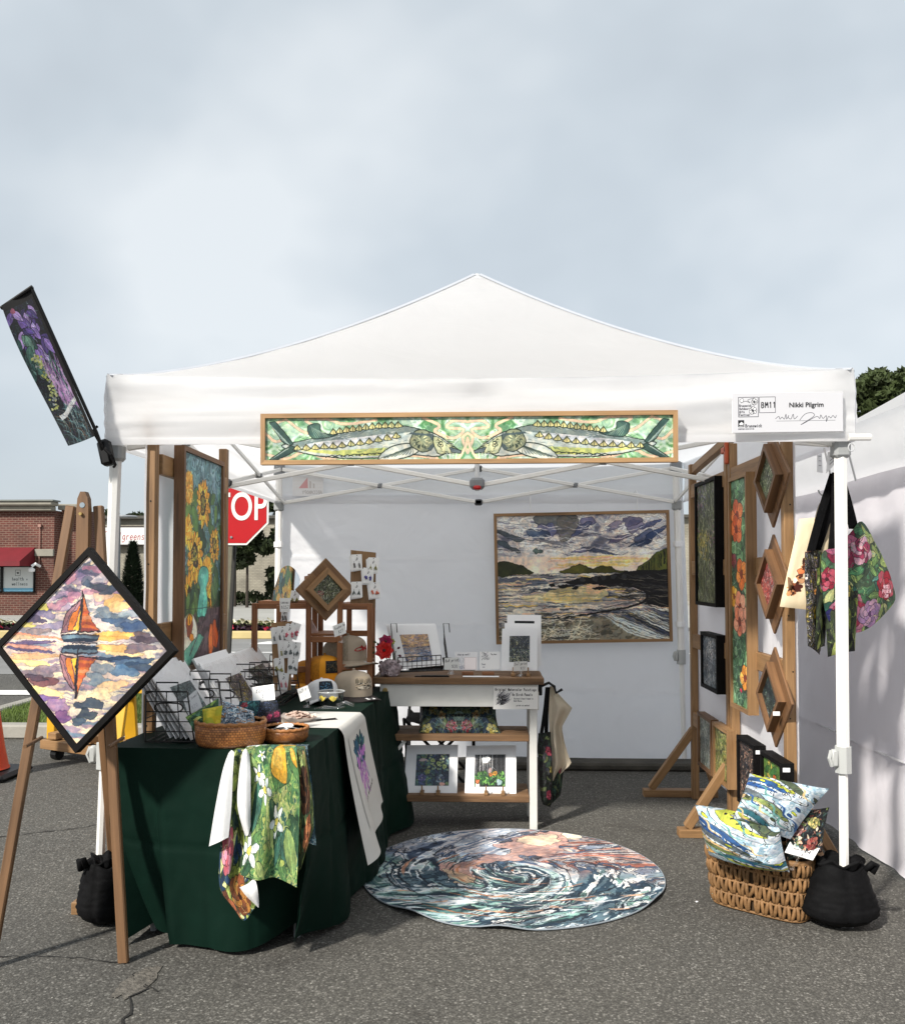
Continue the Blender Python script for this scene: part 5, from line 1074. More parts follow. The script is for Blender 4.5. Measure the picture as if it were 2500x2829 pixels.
# back wall hung from the frame
m = MB()
def bw(u, v):
    x = -1.5 + 3.02 * u; z = 2.0 - 1.965 * v
    y = 3.03 + .018 * fbm(x * 1.6, z * 1.2, 3) + .012 * fbm(x * 3 + z * 2, z * 4, 8) + .02 * v * math.sin(x * 5 + 1) * v
    y += .010 * fbm(x * 6 + z * 3, z * 2.2 - x, 5) * (.3 + v) + .02 * fbm(x * 2 - z * 3.5, z * 1.5 + x * .8, 7) * v
    for zz in (1.02, .52, 1.52): y -= .008 * math.exp(-((z - zz - .01 * math.sin(x * 3)) / .008) ** 2)
    for xx in (-.75, 0, .75): y -= .004 * math.exp(-((x - xx) / .008) ** 2)
    if u > .965: x += .06 * v * (u - .965) / .035
    return (x, y, z + .012 * math.sin(x * 2.3 + .5) * v)
m.grid(bw, 150, 120); m.f = [f[::-1] for f in m.f]; m.uv = [q[::-1] for q in m.uv]
prop(m.build('back_wall', WALLW, None, True), 'white fabric back wall hanging at the rear of the tent', 'tent wall')

# neighbouring white tent on the right
t = thing('neighbour_tent', 'white canopy tent with a closed side wall at the right edge', 'tent', (3.5, 1.4, 0))
X0 = 1.98
m = MB()
def nw(u, v):
    y = -1.7 + 4.9 * u; z = 1.90 * (1 - v) + .0
    x = X0 + .03 * fbm(y * 2.2, z * 1.4, 12) + .05 * v * fbm(y * 2.4 + z * 2.2, z * .7 - y * .3, 5) + .018 * fbm(y * 5 + z * 5, z * 1.2, 15) - .02 * math.exp(-((z - .53) / .014) ** 2) - .16 * max(0, v - .75) * (1 + fbm(y * 2, 0, 3))
    return (x, y, z + (.02 if v == 1 else 0))
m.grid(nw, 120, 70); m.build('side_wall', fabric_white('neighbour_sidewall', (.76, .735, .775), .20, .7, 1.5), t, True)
m = MB()
def nv(u, v):
    y = -1.75 + 5.0 * u; z = 2.16 - .29 * v; return (X0 - .07 + .015 * fbm(y * 2, z * 6, 9) - .012 * (v > .93) + .008 * math.sin(v * 7 + y), y, z + .01 * math.sin(y * 3) * v)
m.grid(nv, 90, 12); m.build('valance', WHITE, t, True)
m = MB()
for side in range(4):
    def fn(u, v, side=side):
        tt = 1 - v; x = (2 * u - 1) * 1.53 * tt; y = -1.53 * tt; z = 2.16 + .9 * (1 - tt) ** 1.25
        for _ in range(side): x, y = -y, x
        return (X0 + 1.5 + x, 1.62 + y, z)
    m.grid(fn, 24, 16)
m.build('roof', WHITE, t, True)
m = MB(); m.tube([(X0 - .012, -1.7 + .25 * k, .53 + .006 * math.sin(k)) for k in range(20)], .006, 6); m.build('wall_seam', WHITE, t)
for y in (.1, 3.1): m = MB(); m.tube([(X0 + .04, y, 2.1), (X0 + .04, y, 0)], .022, 8); m.build('leg', FRAME_W, t, 40)
# ------------------------------------------------------------------ survey helper: a sight line read off the photograph, taken to a known depth
_R = Euler((R(2), 0, R(1.94))).to_matrix()
def at(px, py, Y):
    d = _R @ Vector(((px - 903) / 1770, 1, (1084 - py) / 1770)); return Vector((.03, -3.6, 1.40)) + d * ((Y + 3.6) / d.y)
def bow(tl, tr, br, bl, th, n=14, m_=14, nrm=None, pinch=0.0, wave=0.0, seed=0, both=True, uvs=(0, 0, 1, 1)):
    """stuffed cloth between four corners: bulging front and back"""
    tl, tr, br, bl = map(Vector, (tl, tr, br, bl)); N_ = Vector(nrm).normalized() if nrm else (tr - tl).cross(tl - bl).normalized()
    m = MB(); c = (tl + tr + br + bl) / 4
    def P(u, v, sg):
        p = (bl * (1 - u) + br * u) * (1 - v) + (tl * (1 - u) + tr * u) * v
        e = (4 * u * (1 - u)) * (4 * v * (1 - v)); mid = max(4 * u * (1 - u), 0) ** .5 * max(4 * v * (1 - v), 0) ** .5
        k = pinch * (4 * u * (1 - u) * (1 - 4 * v * (1 - v)) + 4 * v * (1 - v) * (1 - 4 * u * (1 - u)))
        p = p + (c - p) * k
        b = th * (e ** .42 if e > 0 else 0) * sg * (1 + .12 * fbm(u * 4 + seed, v * 4, 9)) + wave * fbm(u * 3 + seed, v * 3, seed * 1.7) * (mid if both else 1)
        return p + N_ * b
    m.grid(lambda u, v: P(u, v, 1), n, m_)
    if both:
        k = len(m.v); m.grid(lambda u, v: P(u, v, -1), n, m_, flip=True)
    u0, v0, u1, v1 = uvs
    m.uv = [[(u0 + (u1 - u0) * a, v0 + (v1 - v0) * b) for a, b in f] for f in m.uv]
    return m
def framed(name, label, c, w, h, rot, pic, fmat, fw=.018, depth=.04, group=None, inset=.012, board=None, uv=None, cat='painting', frame_back=0.0):
    """picture in a mitred frame; local x = right, z = up, front faces -y"""
    t = thing(name, label, cat, c, rot, group); W2, H2 = w / 2, h / 2
    a = [(-W2, -H2), (W2, -H2), (W2, H2), (-W2, H2)]; b_ = [(-W2 + fw, -H2 + fw), (W2 - fw, -H2 + fw), (W2 - fw, H2 - fw), (-W2 + fw, H2 - fw)]
    for i in range(4):
        j = (i + 1) % 4; m = MB(); q = [a[i], a[j], b_[j], b_[i]]
        ln = Vector((a[j][0] - a[i][0], a[j][1] - a[i][1])); hor = abs(ln.x) > abs(ln.y); du = random.random() * 9
        m.prism([(x, 0, z) for x, z in q], (0, depth, 0))
        m.uv = [[((m.v[k][0] if hor else m.v[k][2]) + du, (m.v[k][2] if hor else m.v[k][0]) + m.v[k][1] + du) for k in f] for f in m.f]
        m.build('frame_piece', fmat, t, world=False)
    m = MB(); x, z = W2 - fw + .001, H2 - fw + .001
    m.quad((-x, inset, -z), (x, inset, -z), (x, inset, z), (-x, inset, z), uv or ((0, 0), (1, 0), (1, 1), (0, 1)))
    m.v += [(-x, depth - .003, -z), (x, depth - .003, -z), (x, depth - .003, z), (-x, depth - .003, z)]; m.f.append([7, 6, 5, 4]); m.uv.append([(0, 0)] * 4); m.m.append(0)
    m.build('picture_panel', pic, t, world=False)
    if board:
        bw_, bd, bm = board; m = MB(); m.box((0, depth + bd / 2 + .0005, 0), (w + bw_ * 2, bd, h + bw_ * 2), ch=.003); m.build('backing_board', bm, t, world=False)
    return t
RX = R(-90); LX = R(90)
DIA = ((.5, 0), (1, .5), (.5, 1), (0, .5))

# ------------------------------------------------------------------ left display wall with the sunflower painting
def display_wall(label, X, ys, zt, rails, side, y0, y1, zlist):
    t = thing('display_wall', label, 'display panel', (X, (y0 + y1) / 2, 0))
    for y in ys: m = MB(); m.bar((X - .012 * (side < 0), y, 0), (X - .012 * (side < 0), y, zt(y)), .042, .045, (0, 1, 0), ch=.003); m.build('post', WOODL, t)
    for i in range(len(zlist)):
        for a, b_ in zip(ys[:-1], ys[1:]):
            if b_ - a < .2: continue
            m = MB(); m.bar((X - side * .004, a + .0355, zlist[i]), (X - side * .004, b_ - .0355, zlist[i]), .03, .085, ch=.003); m.build('rail', WOODL, t)
    m = MB(); Xf = X + side * .028
    m.grid(lambda u, v: (Xf + .006 * fbm(u * 4, v * 6, X) + .004 * math.sin(u * 30) * v, y0 + (y1 - y0) * u, .22 + 1.75 * v + .02 * math.sin(u * 7)), 40, 40)
    m.build('fabric_panel', WALLW, t, True); return t
dl = display_wall('wood framed white fabric display wall at the left front of the stall', -1.325, (.02, 1.03), lambda y: 2.06, None, -1, -.02, 1.06, (1.86, 1.15, .45))
m = MB(); m.bar((-1.335, .06, .5), (-1.62, .06, .05), .035, .05, (0, 1, 0)); m.build('brace', WOODL, dl)
m = MB(); m.bar((-1.66, .06, .025), (-1.25, .06, .025), .05, .05); m.build('foot', WOODL, dl)
framed('sunflower_painting', 'tall brown framed painting of sunflowers in a teal vase', (-1.256, .475, 1.465), .60, .985, (0, 0, LX), picture('sunflower_art', art_sunflowers2(), .4), WOODF, .022, .046)

# ------------------------------------------------------------------ right display wall with its pictures
dr = display_wall('wood framed white fabric display wall along the right side of the stall', 1.352, (.29, 1.125, 1.20, 2.02), lambda y: 2.09, None, 1, .26, 2.05, (1.915, 1.436, .985, .50))
m = MB(); m.bar((1.36, 1.18, 2.13), (1.36, 2.05, 2.05), .04, .05, ch=.003); m.build('top_rail', WOODL, dr)
for (y, x0) in ((1.22, 1.12), (2.08, 1.09)):
    m = MB(); m.bar((x0 - .05, y, .022), (1.50, y, .022), .07, .044, ch=.003); m.build('foot', WOODL, dr)
    m = MB(); m.bar((x0, y, .05), (1.345, y - .06, .43), .045, .045, (0, 1, 0), ch=.003); m.build('brace', WOODL, dr)
    m = MB(); m.bar((1.385, y, .40), (1.49, y, .05), .045, .045, (0, 1, 0), ch=.003); m.build('brace', WOODL, dr)
m = MB(); m.bar((1.385, .3, .45), (1.62, .3, .04), .04, .045, (0, 1, 0), ch=.003); m.build('brace', WOODL, dr); m = MB(); m.bar((1.33, .3, .02), (1.68, .3, .02), .06, .04, ch=.003); m.build('foot', WOODL, dr)
m = MB(); m.box((1.325, 1.155, 2.06), (.03, .09, .035), ch=.006); m.box((1.32, 1.12, 2.04), (.02, .03, .12), ch=.006); prop(m.build('spring_clamp', plain('orange_clamp', (.42, .07, .02), .45, .08)), 'orange spring clamp gripping the hinge of the right display wall', 'clamp')
GR = ['#4d5a2e', '#6f7a40', '#2e3c24', '#8a9158']
framed('meadow_painting', 'tall black framed painting of a dark wildflower meadow', (1.292, 1.488, 1.577), .464, .716, (0, 0, RX), picture('meadow_art', art_meadow(230, 360, 3, GR, [(.35, .45, .2, .03, '#b9a23a', 70), (.3, .15, .2, .08, '#6a5a8a', 60), (.12, .25, .1, .1, '#a0507a', 24), (.3, .55, .15, .05, '#c4ac3e', 50), (.8, .4, .1, .06, '#8a4a7a', 20)], n=1100), .5), BLACKW, .02, .05)
framed('nasturtium_painting', 'tall narrow brown framed painting of orange nasturtium flowers', (1.292, .843, 1.309), .315, 1.164, (0, 0, RX), picture('nasturtium_art', art_nasturtium(), .4), WOODL, .02, .05)
for (z, lb, cv, nm) in ((1.828, 'diamond framed picture of green grasses, top of the right wall column', art_meadow(150, 150, 6, ['#5d7040', '#86986a', '#37492e', '#a9b48a'], [(.5, .5, .2, .2, '#d9d9c4', 40)], n=500), 'grass_diamond_art'),
                        (1.355, 'diamond framed picture of red stalks, middle of the right wall column', art_meadow(150, 150, 7, ['#b03a34', '#d0524a', '#3a6a64', '#8a2a2a'], [(.75, .3, .12, .1, '#5a8a86', 60), (.2, .5, .1, .2, '#d9b0a8', 30)], '#5a1c1e', '#e2b4a8', n=500), 'red_diamond_art'),
                        (.854, 'diamond framed picture of teal leaves, bottom of the right wall column', art_marbled(150, 150, ['#1c2c2a', '#3f6a5a', '#86a490', '#2c4a48', '#5a5a7a', '#a9bfae'], 8, 5, 1.0, bands=12), 'teal_diamond_art')):
    framed('diamond_painting', lb, (1.288, .40, z), .22, .22, (0, R(45), RX), picture(nm, cv, .5), WOODF, .02, .034, 'diamond framed pictures in a column', board=(.048, .012, WOODF), inset=.02)
framed('small_waterfall_painting', 'small black framed grey blue painting below the tall meadow', (1.292, 1.43, .909), .36, .318, (0, 0, RX), picture('waterfall_art', art_meadow(150, 140, 9, ['#5a6a78', '#8a98a4', '#2c3844', '#c9c4bc'], [(.5, .3, .2, .15, '#dcd2cc', 60)], '#1a2028', '#dfe0e0', 1.5, 420), .5), BLACKW, .02, .05)
framed('marsh_painting', 'brown framed pale grey marsh painting at the far low corner', (1.292, 1.55, .435), .31, .31, (0, 0, RX), picture('marsh_art', art_meadow(150, 150, 10, ['#8a9080', '#b9bab0', '#5a6a5a', '#c9c9c4'], [], '#3a4440', '#e0e0da', 1.2, 420), .5), WOODF, .02, .045)
framed('reed_painting', 'brown framed green reed painting low beside the pale marsh one', (1.29, 1.203, .439), .306, .30, (0, 0, RX), picture('reed_art', art_meadow(150, 150, 11, ['#7a8a3a', '#a9a94a', '#4a5a2a', '#c9b85a'], [(.8, .4, .1, .2, '#d9b84a', 50)], '#24261c', '#e0d9a0', 1.4, 420), .5), WOODL, .02, .05)
framed('figure_painting', 'low black framed painting of peach coloured rock forms', (1.268, .668, .455), .28, .32, (0, 0, RX), picture('peach_art', art_marbled(150, 170, ['#2a2428', '#d9a286', '#e8bfa0', '#8a6a60', '#c48a72', '#3a3a44', '#e2c4ac'], 13, 2.4, 1.4, bands=9, warp=2), .5), BLACKW, .018, .055)
pf = art_floral(150, 170, '#6a8a3a', ['#5a8a3a', '#c9b44a', '#3a6a34', '#d9c46a'], [(.3, .5, .14, 6, '#c4341c', '#e05a2a', '#5a1408'), (.6, .3, .13, 6, '#d9542a', '#e8803a', '#5a1408'), (.65, .75, .15, 6, '#c4341c', '#e05a2a', '#5a1408')], 14, 60, .3)
framed('poppy_painting', 'low black framed painting of red poppies behind the fish pillows', (1.268, .30, .452), .28, .32, (0, 0, RX), picture('poppy_art', pf, .5), BLACKW, .018, .055)
for (y, z) in ((.168, .585), (.534, .585), (.275, .80)):
    m = MB(); m.box((1.29, y - (.0105 if z < .7 else -.0), z), (.03, .003, .018), ch=.001); prop(m.build('price_sticker', PAPER), {(.168, .585): 'white price sticker on the frame of the poppy painting', (.534, .585): 'white price sticker on the frame of the peach rock painting', (.275, .80): 'white price sticker on the lowest diamond frame'}[(y, z)], 'sticker', 'price stickers on frames')

for (x, y) in ((1.352, .29), (-1.337, .02)):
    for z in (1.98, 1.70, 1.44, 1.22, .98, .78):
        m = MB(); q = x + random.uniform(-.008, .008); m.tube([(q, y - .0225, z), (q, y - .0238, z)], .0035, 8); m.build('screw', BLACKP, dr if x > 0 else dl)
# ------------------------------------------------------------------ pictures hung from the canopy
framed('sturgeon_painting', 'long wood framed painting of two facing sturgeons hung on the front valance', (-.029, -.075, 1.945), 1.668, .206, (R(1), R(-.15), 0), picture('sturgeon_art', art_sturgeon(), .35), wood('oak_frame', (.26, .145, .06), (.42, .25, .115)), .018, .035)
sp_ = framed('seascape_painting', 'large wood framed watercolour of a sunset cove on the back wall', (.766, 2.955, 1.376), 1.29, .966, (0, R(-1.1), 0), picture('seascape_art', art_seascape(), .4), WOODL, .022, .035)
for x in (.385, 1.17):
    m = MB(); m.tube([(x, 2.965, 1.86), (x, 2.965, 2.0), (x - .005, 2.975, 2.02), (x - .02, 2.985, 2.0)], .0035, 6); prop(m.build('wire_hook', PAPER), 'white wire hook holding the seascape, ' + ('left of the two' if x < .7 else 'right of the two'), 'hook', 'hooks above the seascape')

# paper sign on the front valance
sg = Cv(640, 220, '#c6c6ca', 3)
sg.line([(.055, .1), (.235, .1), (.235, .6), (.055, .6), (.055, .1)], .005, '#3a3a40'); sg.line([(.245, .1), (.39, .1), (.39, .5), (.245, .5), (.245, .1)], .004, '#2a2a30')
write(sg, 'BM11', .262, .24, .13, .008, '#16161a', .78, 0, 0, .62)
for i, s in enumerate(('Brunswick', 'Outdoor', 'Arts', 'Festival')): write(sg, s, .062, .285 + .078 * i, .055, .0042, '#33333a', .66, 0, 0, .6)
sg.flower(.2, .22, .03, 8, '#dcdcde', '#dcdcde', '#3a3a40', 0); sg.flower(.185, .44, .035, 9, '#dcdcde', '#dcdcde', '#3a3a40', 0); sg.blob(.085, .18, .016, .016, '#dcdcde', 1, edge='#3a3a40'); sg.line([(.08, .24), (.12, .2), (.16, .24), (.14, .17), (.2, .12)], .004, '#3a3a40', 1, 5)
sg.poly([(.05, .68), (.105, .68), (.105, .86), (.05, .86)], '#1c1c20'); sg.poly([(.058, .78), (.08, .72), (.1, .77), (.096, .8), (.066, .81)], '#dcdcde'); sg.line([(.06, .84), (.1, .83)], .005, '#dcdcde')
write(sg, 'Brunswick', .115, .79, .075, .005, '#26262c', .66, 0, 0, .6); write(sg, 'DOWNTOWN ASSOCIATION', .05, .895, .03, .0025, '#55555c', .7, 0, 0, .6)
P = [(.39, .66), (.42, .6), (.43, .67), (.45, .62), (.47, .67), (.485, .55), (.49, .67), (.51, .58), (.505, .63), (.53, .67), (.55, .55), (.56, .67), (.59, .6)]
sg.line(P, .004, '#2a2a32', 1, 5); sg.line([(.61, .7), (.66, .55), (.72, .52), (.74, .6), (.66, .75), (.62, .82), (.65, .78), (.76, .62), (.79, .67), (.8, .58), (.82, .67), (.85, .6), (.85, .75), (.87, .62), (.89, .66), (.91, .6), (.93, .66), (.94, .6)], .004, '#2a2a32', 1, 5); sg.line([(.4, .72), (.93, .72)], .003, '#55555c')
ps = thing('name_sign', 'white paper name sign pinned at the right end of the valance', 'sign', (1.241, -.056, 2.042), (R(2), R(-.6), 0))
m = MB(); m.box((0, .004, 0), (.435, .004, .158)); m.build('sheet', PAPER, ps, world=False)
m = MB(); m.quad((-.2165, 0, -.078), (.2165, 0, -.078), (.2165, 0, .078), (-.2165, 0, .078)); m.build('print', picture('name_sign_print', sg, .6), ps, world=False)
def bold(s, size, loc, par):
    cu = bpy.data.curves.new(s, 'FONT'); cu.body = s; cu.size = size; cu.align_x = 'LEFT'; cu.align_y = 'CENTER'; cu.offset = size * .018
    o = bpy.data.objects.new('t', cu); col.objects.link(o); dg = bpy.context.evaluated_depsgraph_get(); me = bpy.data.meshes.new_from_object(o.evaluated_get(dg)); bpy.data.objects.remove(o)
    ob = bpy.data.objects.new('lettering', me); col.objects.link(ob); me.materials.clear(); me.materials.append(INK); me.transform(Matrix.Translation(loc) @ Euler((R(90), 0, 0)).to_matrix().to_4x4()); ob.parent = par
bold('Nikki Pilgrim', .0262, (.005, -.0015, .028), ps)

# feather banner on its clamp at the left front corner
t = thing('banner_flag', 'dark purple floral banner flag tilted out from the left tent corner', 'flag', at(213, 905, -.06))
Pt, Pb = at(62, 575, -.25), at(190, 870, -.12); L_, Lb = at(8, 612, -.25), at(136, 890, -.14)
m = MB()
def fl(u, v):
    p = (Lb * (1 - u) + Pb * u) * (1 - v) + (L_ * (1 - u) + Pt * u) * v; return p + Vector((0, .02 * math.sin(v * 5 + u * 2) * (1 - u), 0)) + Vector((-.02 * math.sin(v * math.pi) * (1 - u), 0, 0))
m.grid(fl, 12, 40); m.build('banner', picture('banner_art', art_flag(), .7, weave=900), t, True)
m = MB(); m.tube([at(62, 573, -.25), at(192, 862, -.12), at(207, 905, -.07)], [.007, .007, .009], 8); m.build('pole', BLACKP, t, 40)
m = MB(); m.tube([L_ + Vector((-.012, 0, -.006)), Pt + Vector((.006, 0, .006))], .008, 8); m.build('top_bar', BLACKP, t, 40)
m = MB(); a = at(213, 905, -.06); m.bar(a + Vector((-.015, 0, .055)), a + Vector((.01, 0, -.05)), .05, .05, (0, 1, 0), ch=.012); m.tube([a + Vector((-.03, -.01, .05)), a + Vector((-.05, -.02, .09)), a + Vector((-.035, -.01, .11))], .006, 6); m.build('clamp', BLACKP, t, 40)
m = MB(); m.tube([a + Vector((-.005, -.02, .02)), a + Vector((.03, -.03, -.01)), a + Vector((.045, -.02, -.05)), a + Vector((.03, .0, -.055))], .006, 6); m.build('bungee_cord', BLACKF, t)
m = MB(); m.tube([(1.49, -.03, 1.945), (1.575, -.03, 1.945)], .014, 8); prop(m.build('tent_stub', FRAME_W), 'short white tube end poking out at the right valance corner', 'tube')
m = MB(); m.tube([at(1699, 893, -.03) + Vector((.012 * math.cos(k * .524), 0, .016 * math.sin(k * .524))) for k in range(12)], .0028, 6, closed=True); prop(m.build('metal_ring', FRAME_G), 'small metal ring at the right front valance corner', 'ring')

# ------------------------------------------------------------------ easel with the sailboat diamond
e = thing('easel', 'brown wooden tripod easel standing left of the green table', 'easel', (-1.45, -.4, 0))
def lath(p0, p1, w, d_, tip=0): m = MB(); m.bar(p0, p1, w, d_, (0, 1, 0), ch=.004); return m
lath((-1.262, -.40, 0), (-1.408, -.33, 1.655), .036, .024).build('leg', WOODE, e); lath((-1.72, -.46, 0), (-1.512, -.33, 1.655), .036, .024).build('leg', WOODE, e)
lath((-1.50, .12, 0), (-1.460, -.28, 1.45), .03, .046).build('rear_leg', WOODE, e)
mm = MB(); w = .0225; pr = [(-w, 0), (w, 0), (w, .66), (w * .85, .70), (w * .4, .725), (-w * .4, .725), (-w * .85, .70), (-w, .66)]
mm.prism([Vector((-1.449 + x, -.375 - z * .0, .98 + z)) for x, z in pr], (0, .03, 0)); mm.uv = [[(mm.v[k][2], mm.v[k][0]) for k in f] for f in mm.f]; mm.build('mast', WOODE, e)
m = MB(); m.tube([(-1.449, -.377, 1.655), (-1.449, -.372, 1.655)], .010, 12); m.build('hole', plain('dark_hole', (.25, .3, .34), .9), e)
m = MB(); m.tube([(-1.452, -.386, 1.622), (-1.452, -.34, 1.622)], .006, 8); m.build('bolt', plain('brass', (.5, .36, .14), .35, .1, metal=.8), e)
for x in (-1.585, -1.285): m = MB(); m.tube([(x, -.50, .79), (x, -.38, .80)], .007, 8); m.build('peg', WOODE, e)
framed('sailboat_painting', 'diamond hung black framed watercolour of an orange sailboat at sunset', (-1.366, -.545, 1.139), .505, .505, (R(-6), R(45), R(-15)), picture('sailboat_art', art_sailboat(), .4), BLACKW, .021, .03, uv=(((.5, 0)), (1, .5), (.5, 1), (0, .5)) if False else None, inset=.008)
so_ = [o for o in bpy.data.objects if o.name.startswith('picture_panel') and o.parent and o.parent.name == 'sailboat_painting'][0]
uvl = so_.data.uv_layers[0].data
for k, q in enumerate(((0, .5), (.5, 0), (1, .5), (.5, 1))): uvl[k].uv = q

# ------------------------------------------------------------------ sandbags
def sandbag(label, x, y, w, d_, h, seed, lx):
    t = thing('sandbag', label, 'weight bag', (x, y, 0), group='black weight bags at the tent legs'); m = MB(); prof = []
    for k in range(23):
        q = k / 22; r = (math.sin(min(1, q * 3.2) * math.pi / 2) ** .6) * (1 - (.30 if lx < 0 else .44) * q ** (2.2 if lx < 0 else 1.5)) ; prof.append((max(.05, r), q * h))
    prof.append((.50, h * .985)); prof.append((.12, h * .93))
    def fn(p, a):
        q = p.z / h; cr = 1 + .06 * fbm(math.cos(a) * 2, math.sin(a) * 2 + q * 3, seed) + .03 * math.sin(q * 60 + 4 * fbm(a, q * 2, seed)) * (1 if abs(math.sin(a)) > .2 else .3) - .08 * math.exp(-((a - 4.7) / .12) ** 2)
        return Vector((p.x * w / 2 * cr, p.y * d_ / 2 * cr, p.z + .012 * math.sin(3 * a + seed) * (q > .8)))
    m.lathe(prof, (x, y, 0), 56, fn=fn); m.build('bag', BLACKF, t, True)
    m = MB()
    m.lathe([(.34, h * .93), (.36, h * .97), (.42, h * 1.02), (.46, h * 1.08), (.30, h * 1.03), (.1, h * .95)], (x, y, 0), 40, fn=lambda p, a: Vector((p.x * w * (1 + .14 * math.sin(a * 7 + seed)) * .62, p.y * d_ * (1 + .14 * math.sin(a * 7 + seed)) * .62, p.z + .012 * math.sin(a * 5) * (p.z > h))))
    m.build('gathered_top', BLACKF, t, True)
    m = MB(); m.tube([(x - w * .2, y - d_ * .35, h), (x - w * .23, y - d_ * .42, h + .035), (x - w * .32, y - d_ * .4, h + .03), (x - w * .3, y - d_ * .36, h * .95)] if lx < 0 else [(x + w * .22, y - d_ * .3, h), (x + w * .3, y - d_ * .34, h + .03), (x + w * .36, y - d_ * .3, h + .02), (x + w * .3, y - d_ * .3, h * .95)], .012, 6); m.build('handle_loop', BLACKF, t, True)
sandbag('black weight bag at the left tent leg behind the easel', -1.49, -.05, .205, .19, .245, 1, -1)
sandbag('black weight bag at the right tent leg beside the wicker basket', 1.45, .03, .32, .25, .245, 2, 1)

# ------------------------------------------------------------------ green table
GREEN = plain('green_polyester', (.0014, .0125, .0076), .7, .25, 2.5, bump=.12, bscale=14, spec=.12)
TX0, TX1, TY0, TY1, TH = -1.36, -.622, -.352, 1.50, .745
TANG = R(-4.2)
def TR(q):
    dx, dy = q[0] - TX1, q[1] - TY0; return Vector((TX1 + dx * math.cos(TANG) - dy * math.sin(TANG), TY0 + dx * math.sin(TANG) + dy * math.cos(TANG)))
tb = thing('folding_table', 'folding table hidden under the dark green cloth', 'table', ((TX0 + TX1) / 2, .57, 0))
q = TR(((TX0 + TX1) / 2, (TY0 + TY1) / 2)); m = MB(); m.box((q.x, q.y, TH - .022), (TX1 - TX0 - .03, TY1 - TY0 - .03, .035), Matrix.Rotation(TANG, 3, 'Z'), ch=.006); m.build('tabletop', plain('grey_plastic_top', (.4, .4, .4), .6), tb)
for x in (TX0 + .08, TX1 - .08):
    for y in (TY0 + .2, TY1 - .2): q = TR((x, y)); m = MB(); m.tube([(q.x, q.y, TH - .04), (q.x, q.y, 0)], .014, 8); m.build('leg', GREYP, tb)
m = MB(); per = []; rc = .012
def edge(a, b_, n):
    for k in range(n): per.append(Vector(a).lerp(Vector(b_), k / n))
edge((TX0, TY0), (TX1, TY0), 60); edge((TX1, TY0), (TX1, TY1), 110); edge((TX1, TY1), (TX0, TY1), 40); edge((TX0, TY1), (TX0, TY0), 80)
n = len(per); nv = 48; ctr = Vector(((TX0 + TX1) / 2, (TY0 + TY1) / 2)); s_acc = 0; vs = []
for j in range(nv + 1):
    v = j / nv
    for i in range(n):
        p = per[i]; d = Vector((0, 0))
        if i < 60: d = Vector((0, -1)); s = i / 60
        elif i < 170: d = Vector((1, 0)); s = 2 + (i - 60) / 60
        elif i < 210: d = Vector((0, 1)); s = 5 + (i - 170) / 60
        else: d = Vector((-1, 0)); s = 6 + (i - 210) / 60
        cd = min(abs(i - 0), abs(i - n), abs(i - 60), abs(i - 170), abs(i - 210)) / 14; cf = math.exp(-cd * cd)
        fl_ = -.007 * math.exp(-((v - .5) / .014) ** 2) - .007 * math.exp(-((s % .5 - .25) / .012) ** 2) + .05 * v ** 1.2 * (abs(math.sin(s * 6.3 + 1.1 * fbm(s * 2, 1, 1))) ** .6 - .6) * .6 + .045 * v ** 1.3 * (math.sin(s * 11 + 1.2 * math.sin(s * 3)) * .55 + .7 * fbm(s * 3.1, v * 1.1, 3)) + .010 * fbm(s * 9, v * 6, 5)
        off = .012 + .02 * v + fl_ + .03 * cf * v
        if i < 60: off = .012 + .65 * fl_ + .025 * math.exp(-((s - .62) / .25) ** 2) * v - .045 * v
        if 60 < i < 170: off += .045 * v - .05 * v * v * math.exp(-((i - 60) / 22) ** 2)
        drop = TH * v - .004
        cfr = math.exp(-((i - 60) / 11) ** 2); off -= .085 * v * v * cfr
        # the hem is rounded up and in at the front left and the right rear corners
        if i < 14 or i > n - 20: off -= .09 * v * v
        ins = Vector((0, 0))
        if i < 60: ins = Vector(((.11 * v ** 2) * (1 - s) ** 3 - .06 * v * v * s ** 6, 0))
        z = TH + .004 - drop * (.985 if not (i < 60) else (.985 - .05 * max(0, (.3 - s) / .3) ** 2 - .03 * max(0, (s - .7) / .3) ** 2))
        z += (TH * .05) * cfr * v
        q = p + d * off + ins
        k = .5 * (1 - v) ** 6
        q = TR(q); vs.append((q.x, q.y, max(z, .006)))
fs = []; uv = []
for j in range(nv):
    for i in range(n):
        i2 = (i + 1) % n; fs.append([(j + 1) * n + i, (j + 1) * n + i2, j * n + i2, j * n + i]); uv.append([(0, 0)] * 4)
top = [i for i in range(n)]; ctr = TR(ctr); vs.append((ctr.x, ctr.y, TH + .004)); tc_ = len(vs) - 1
m.add(vs, fs, uv); m.add([], []); 
for i in range(n): m.f.append([i, (i + 1) % n, tc_]); m.uv.append([(0, 0)] * 3); m.m.append(0)
tcl = m.build('tablecloth', GREEN, None, 50); prop(tcl, 'dark green cloth covering the long table to the ground', 'tablecloth')

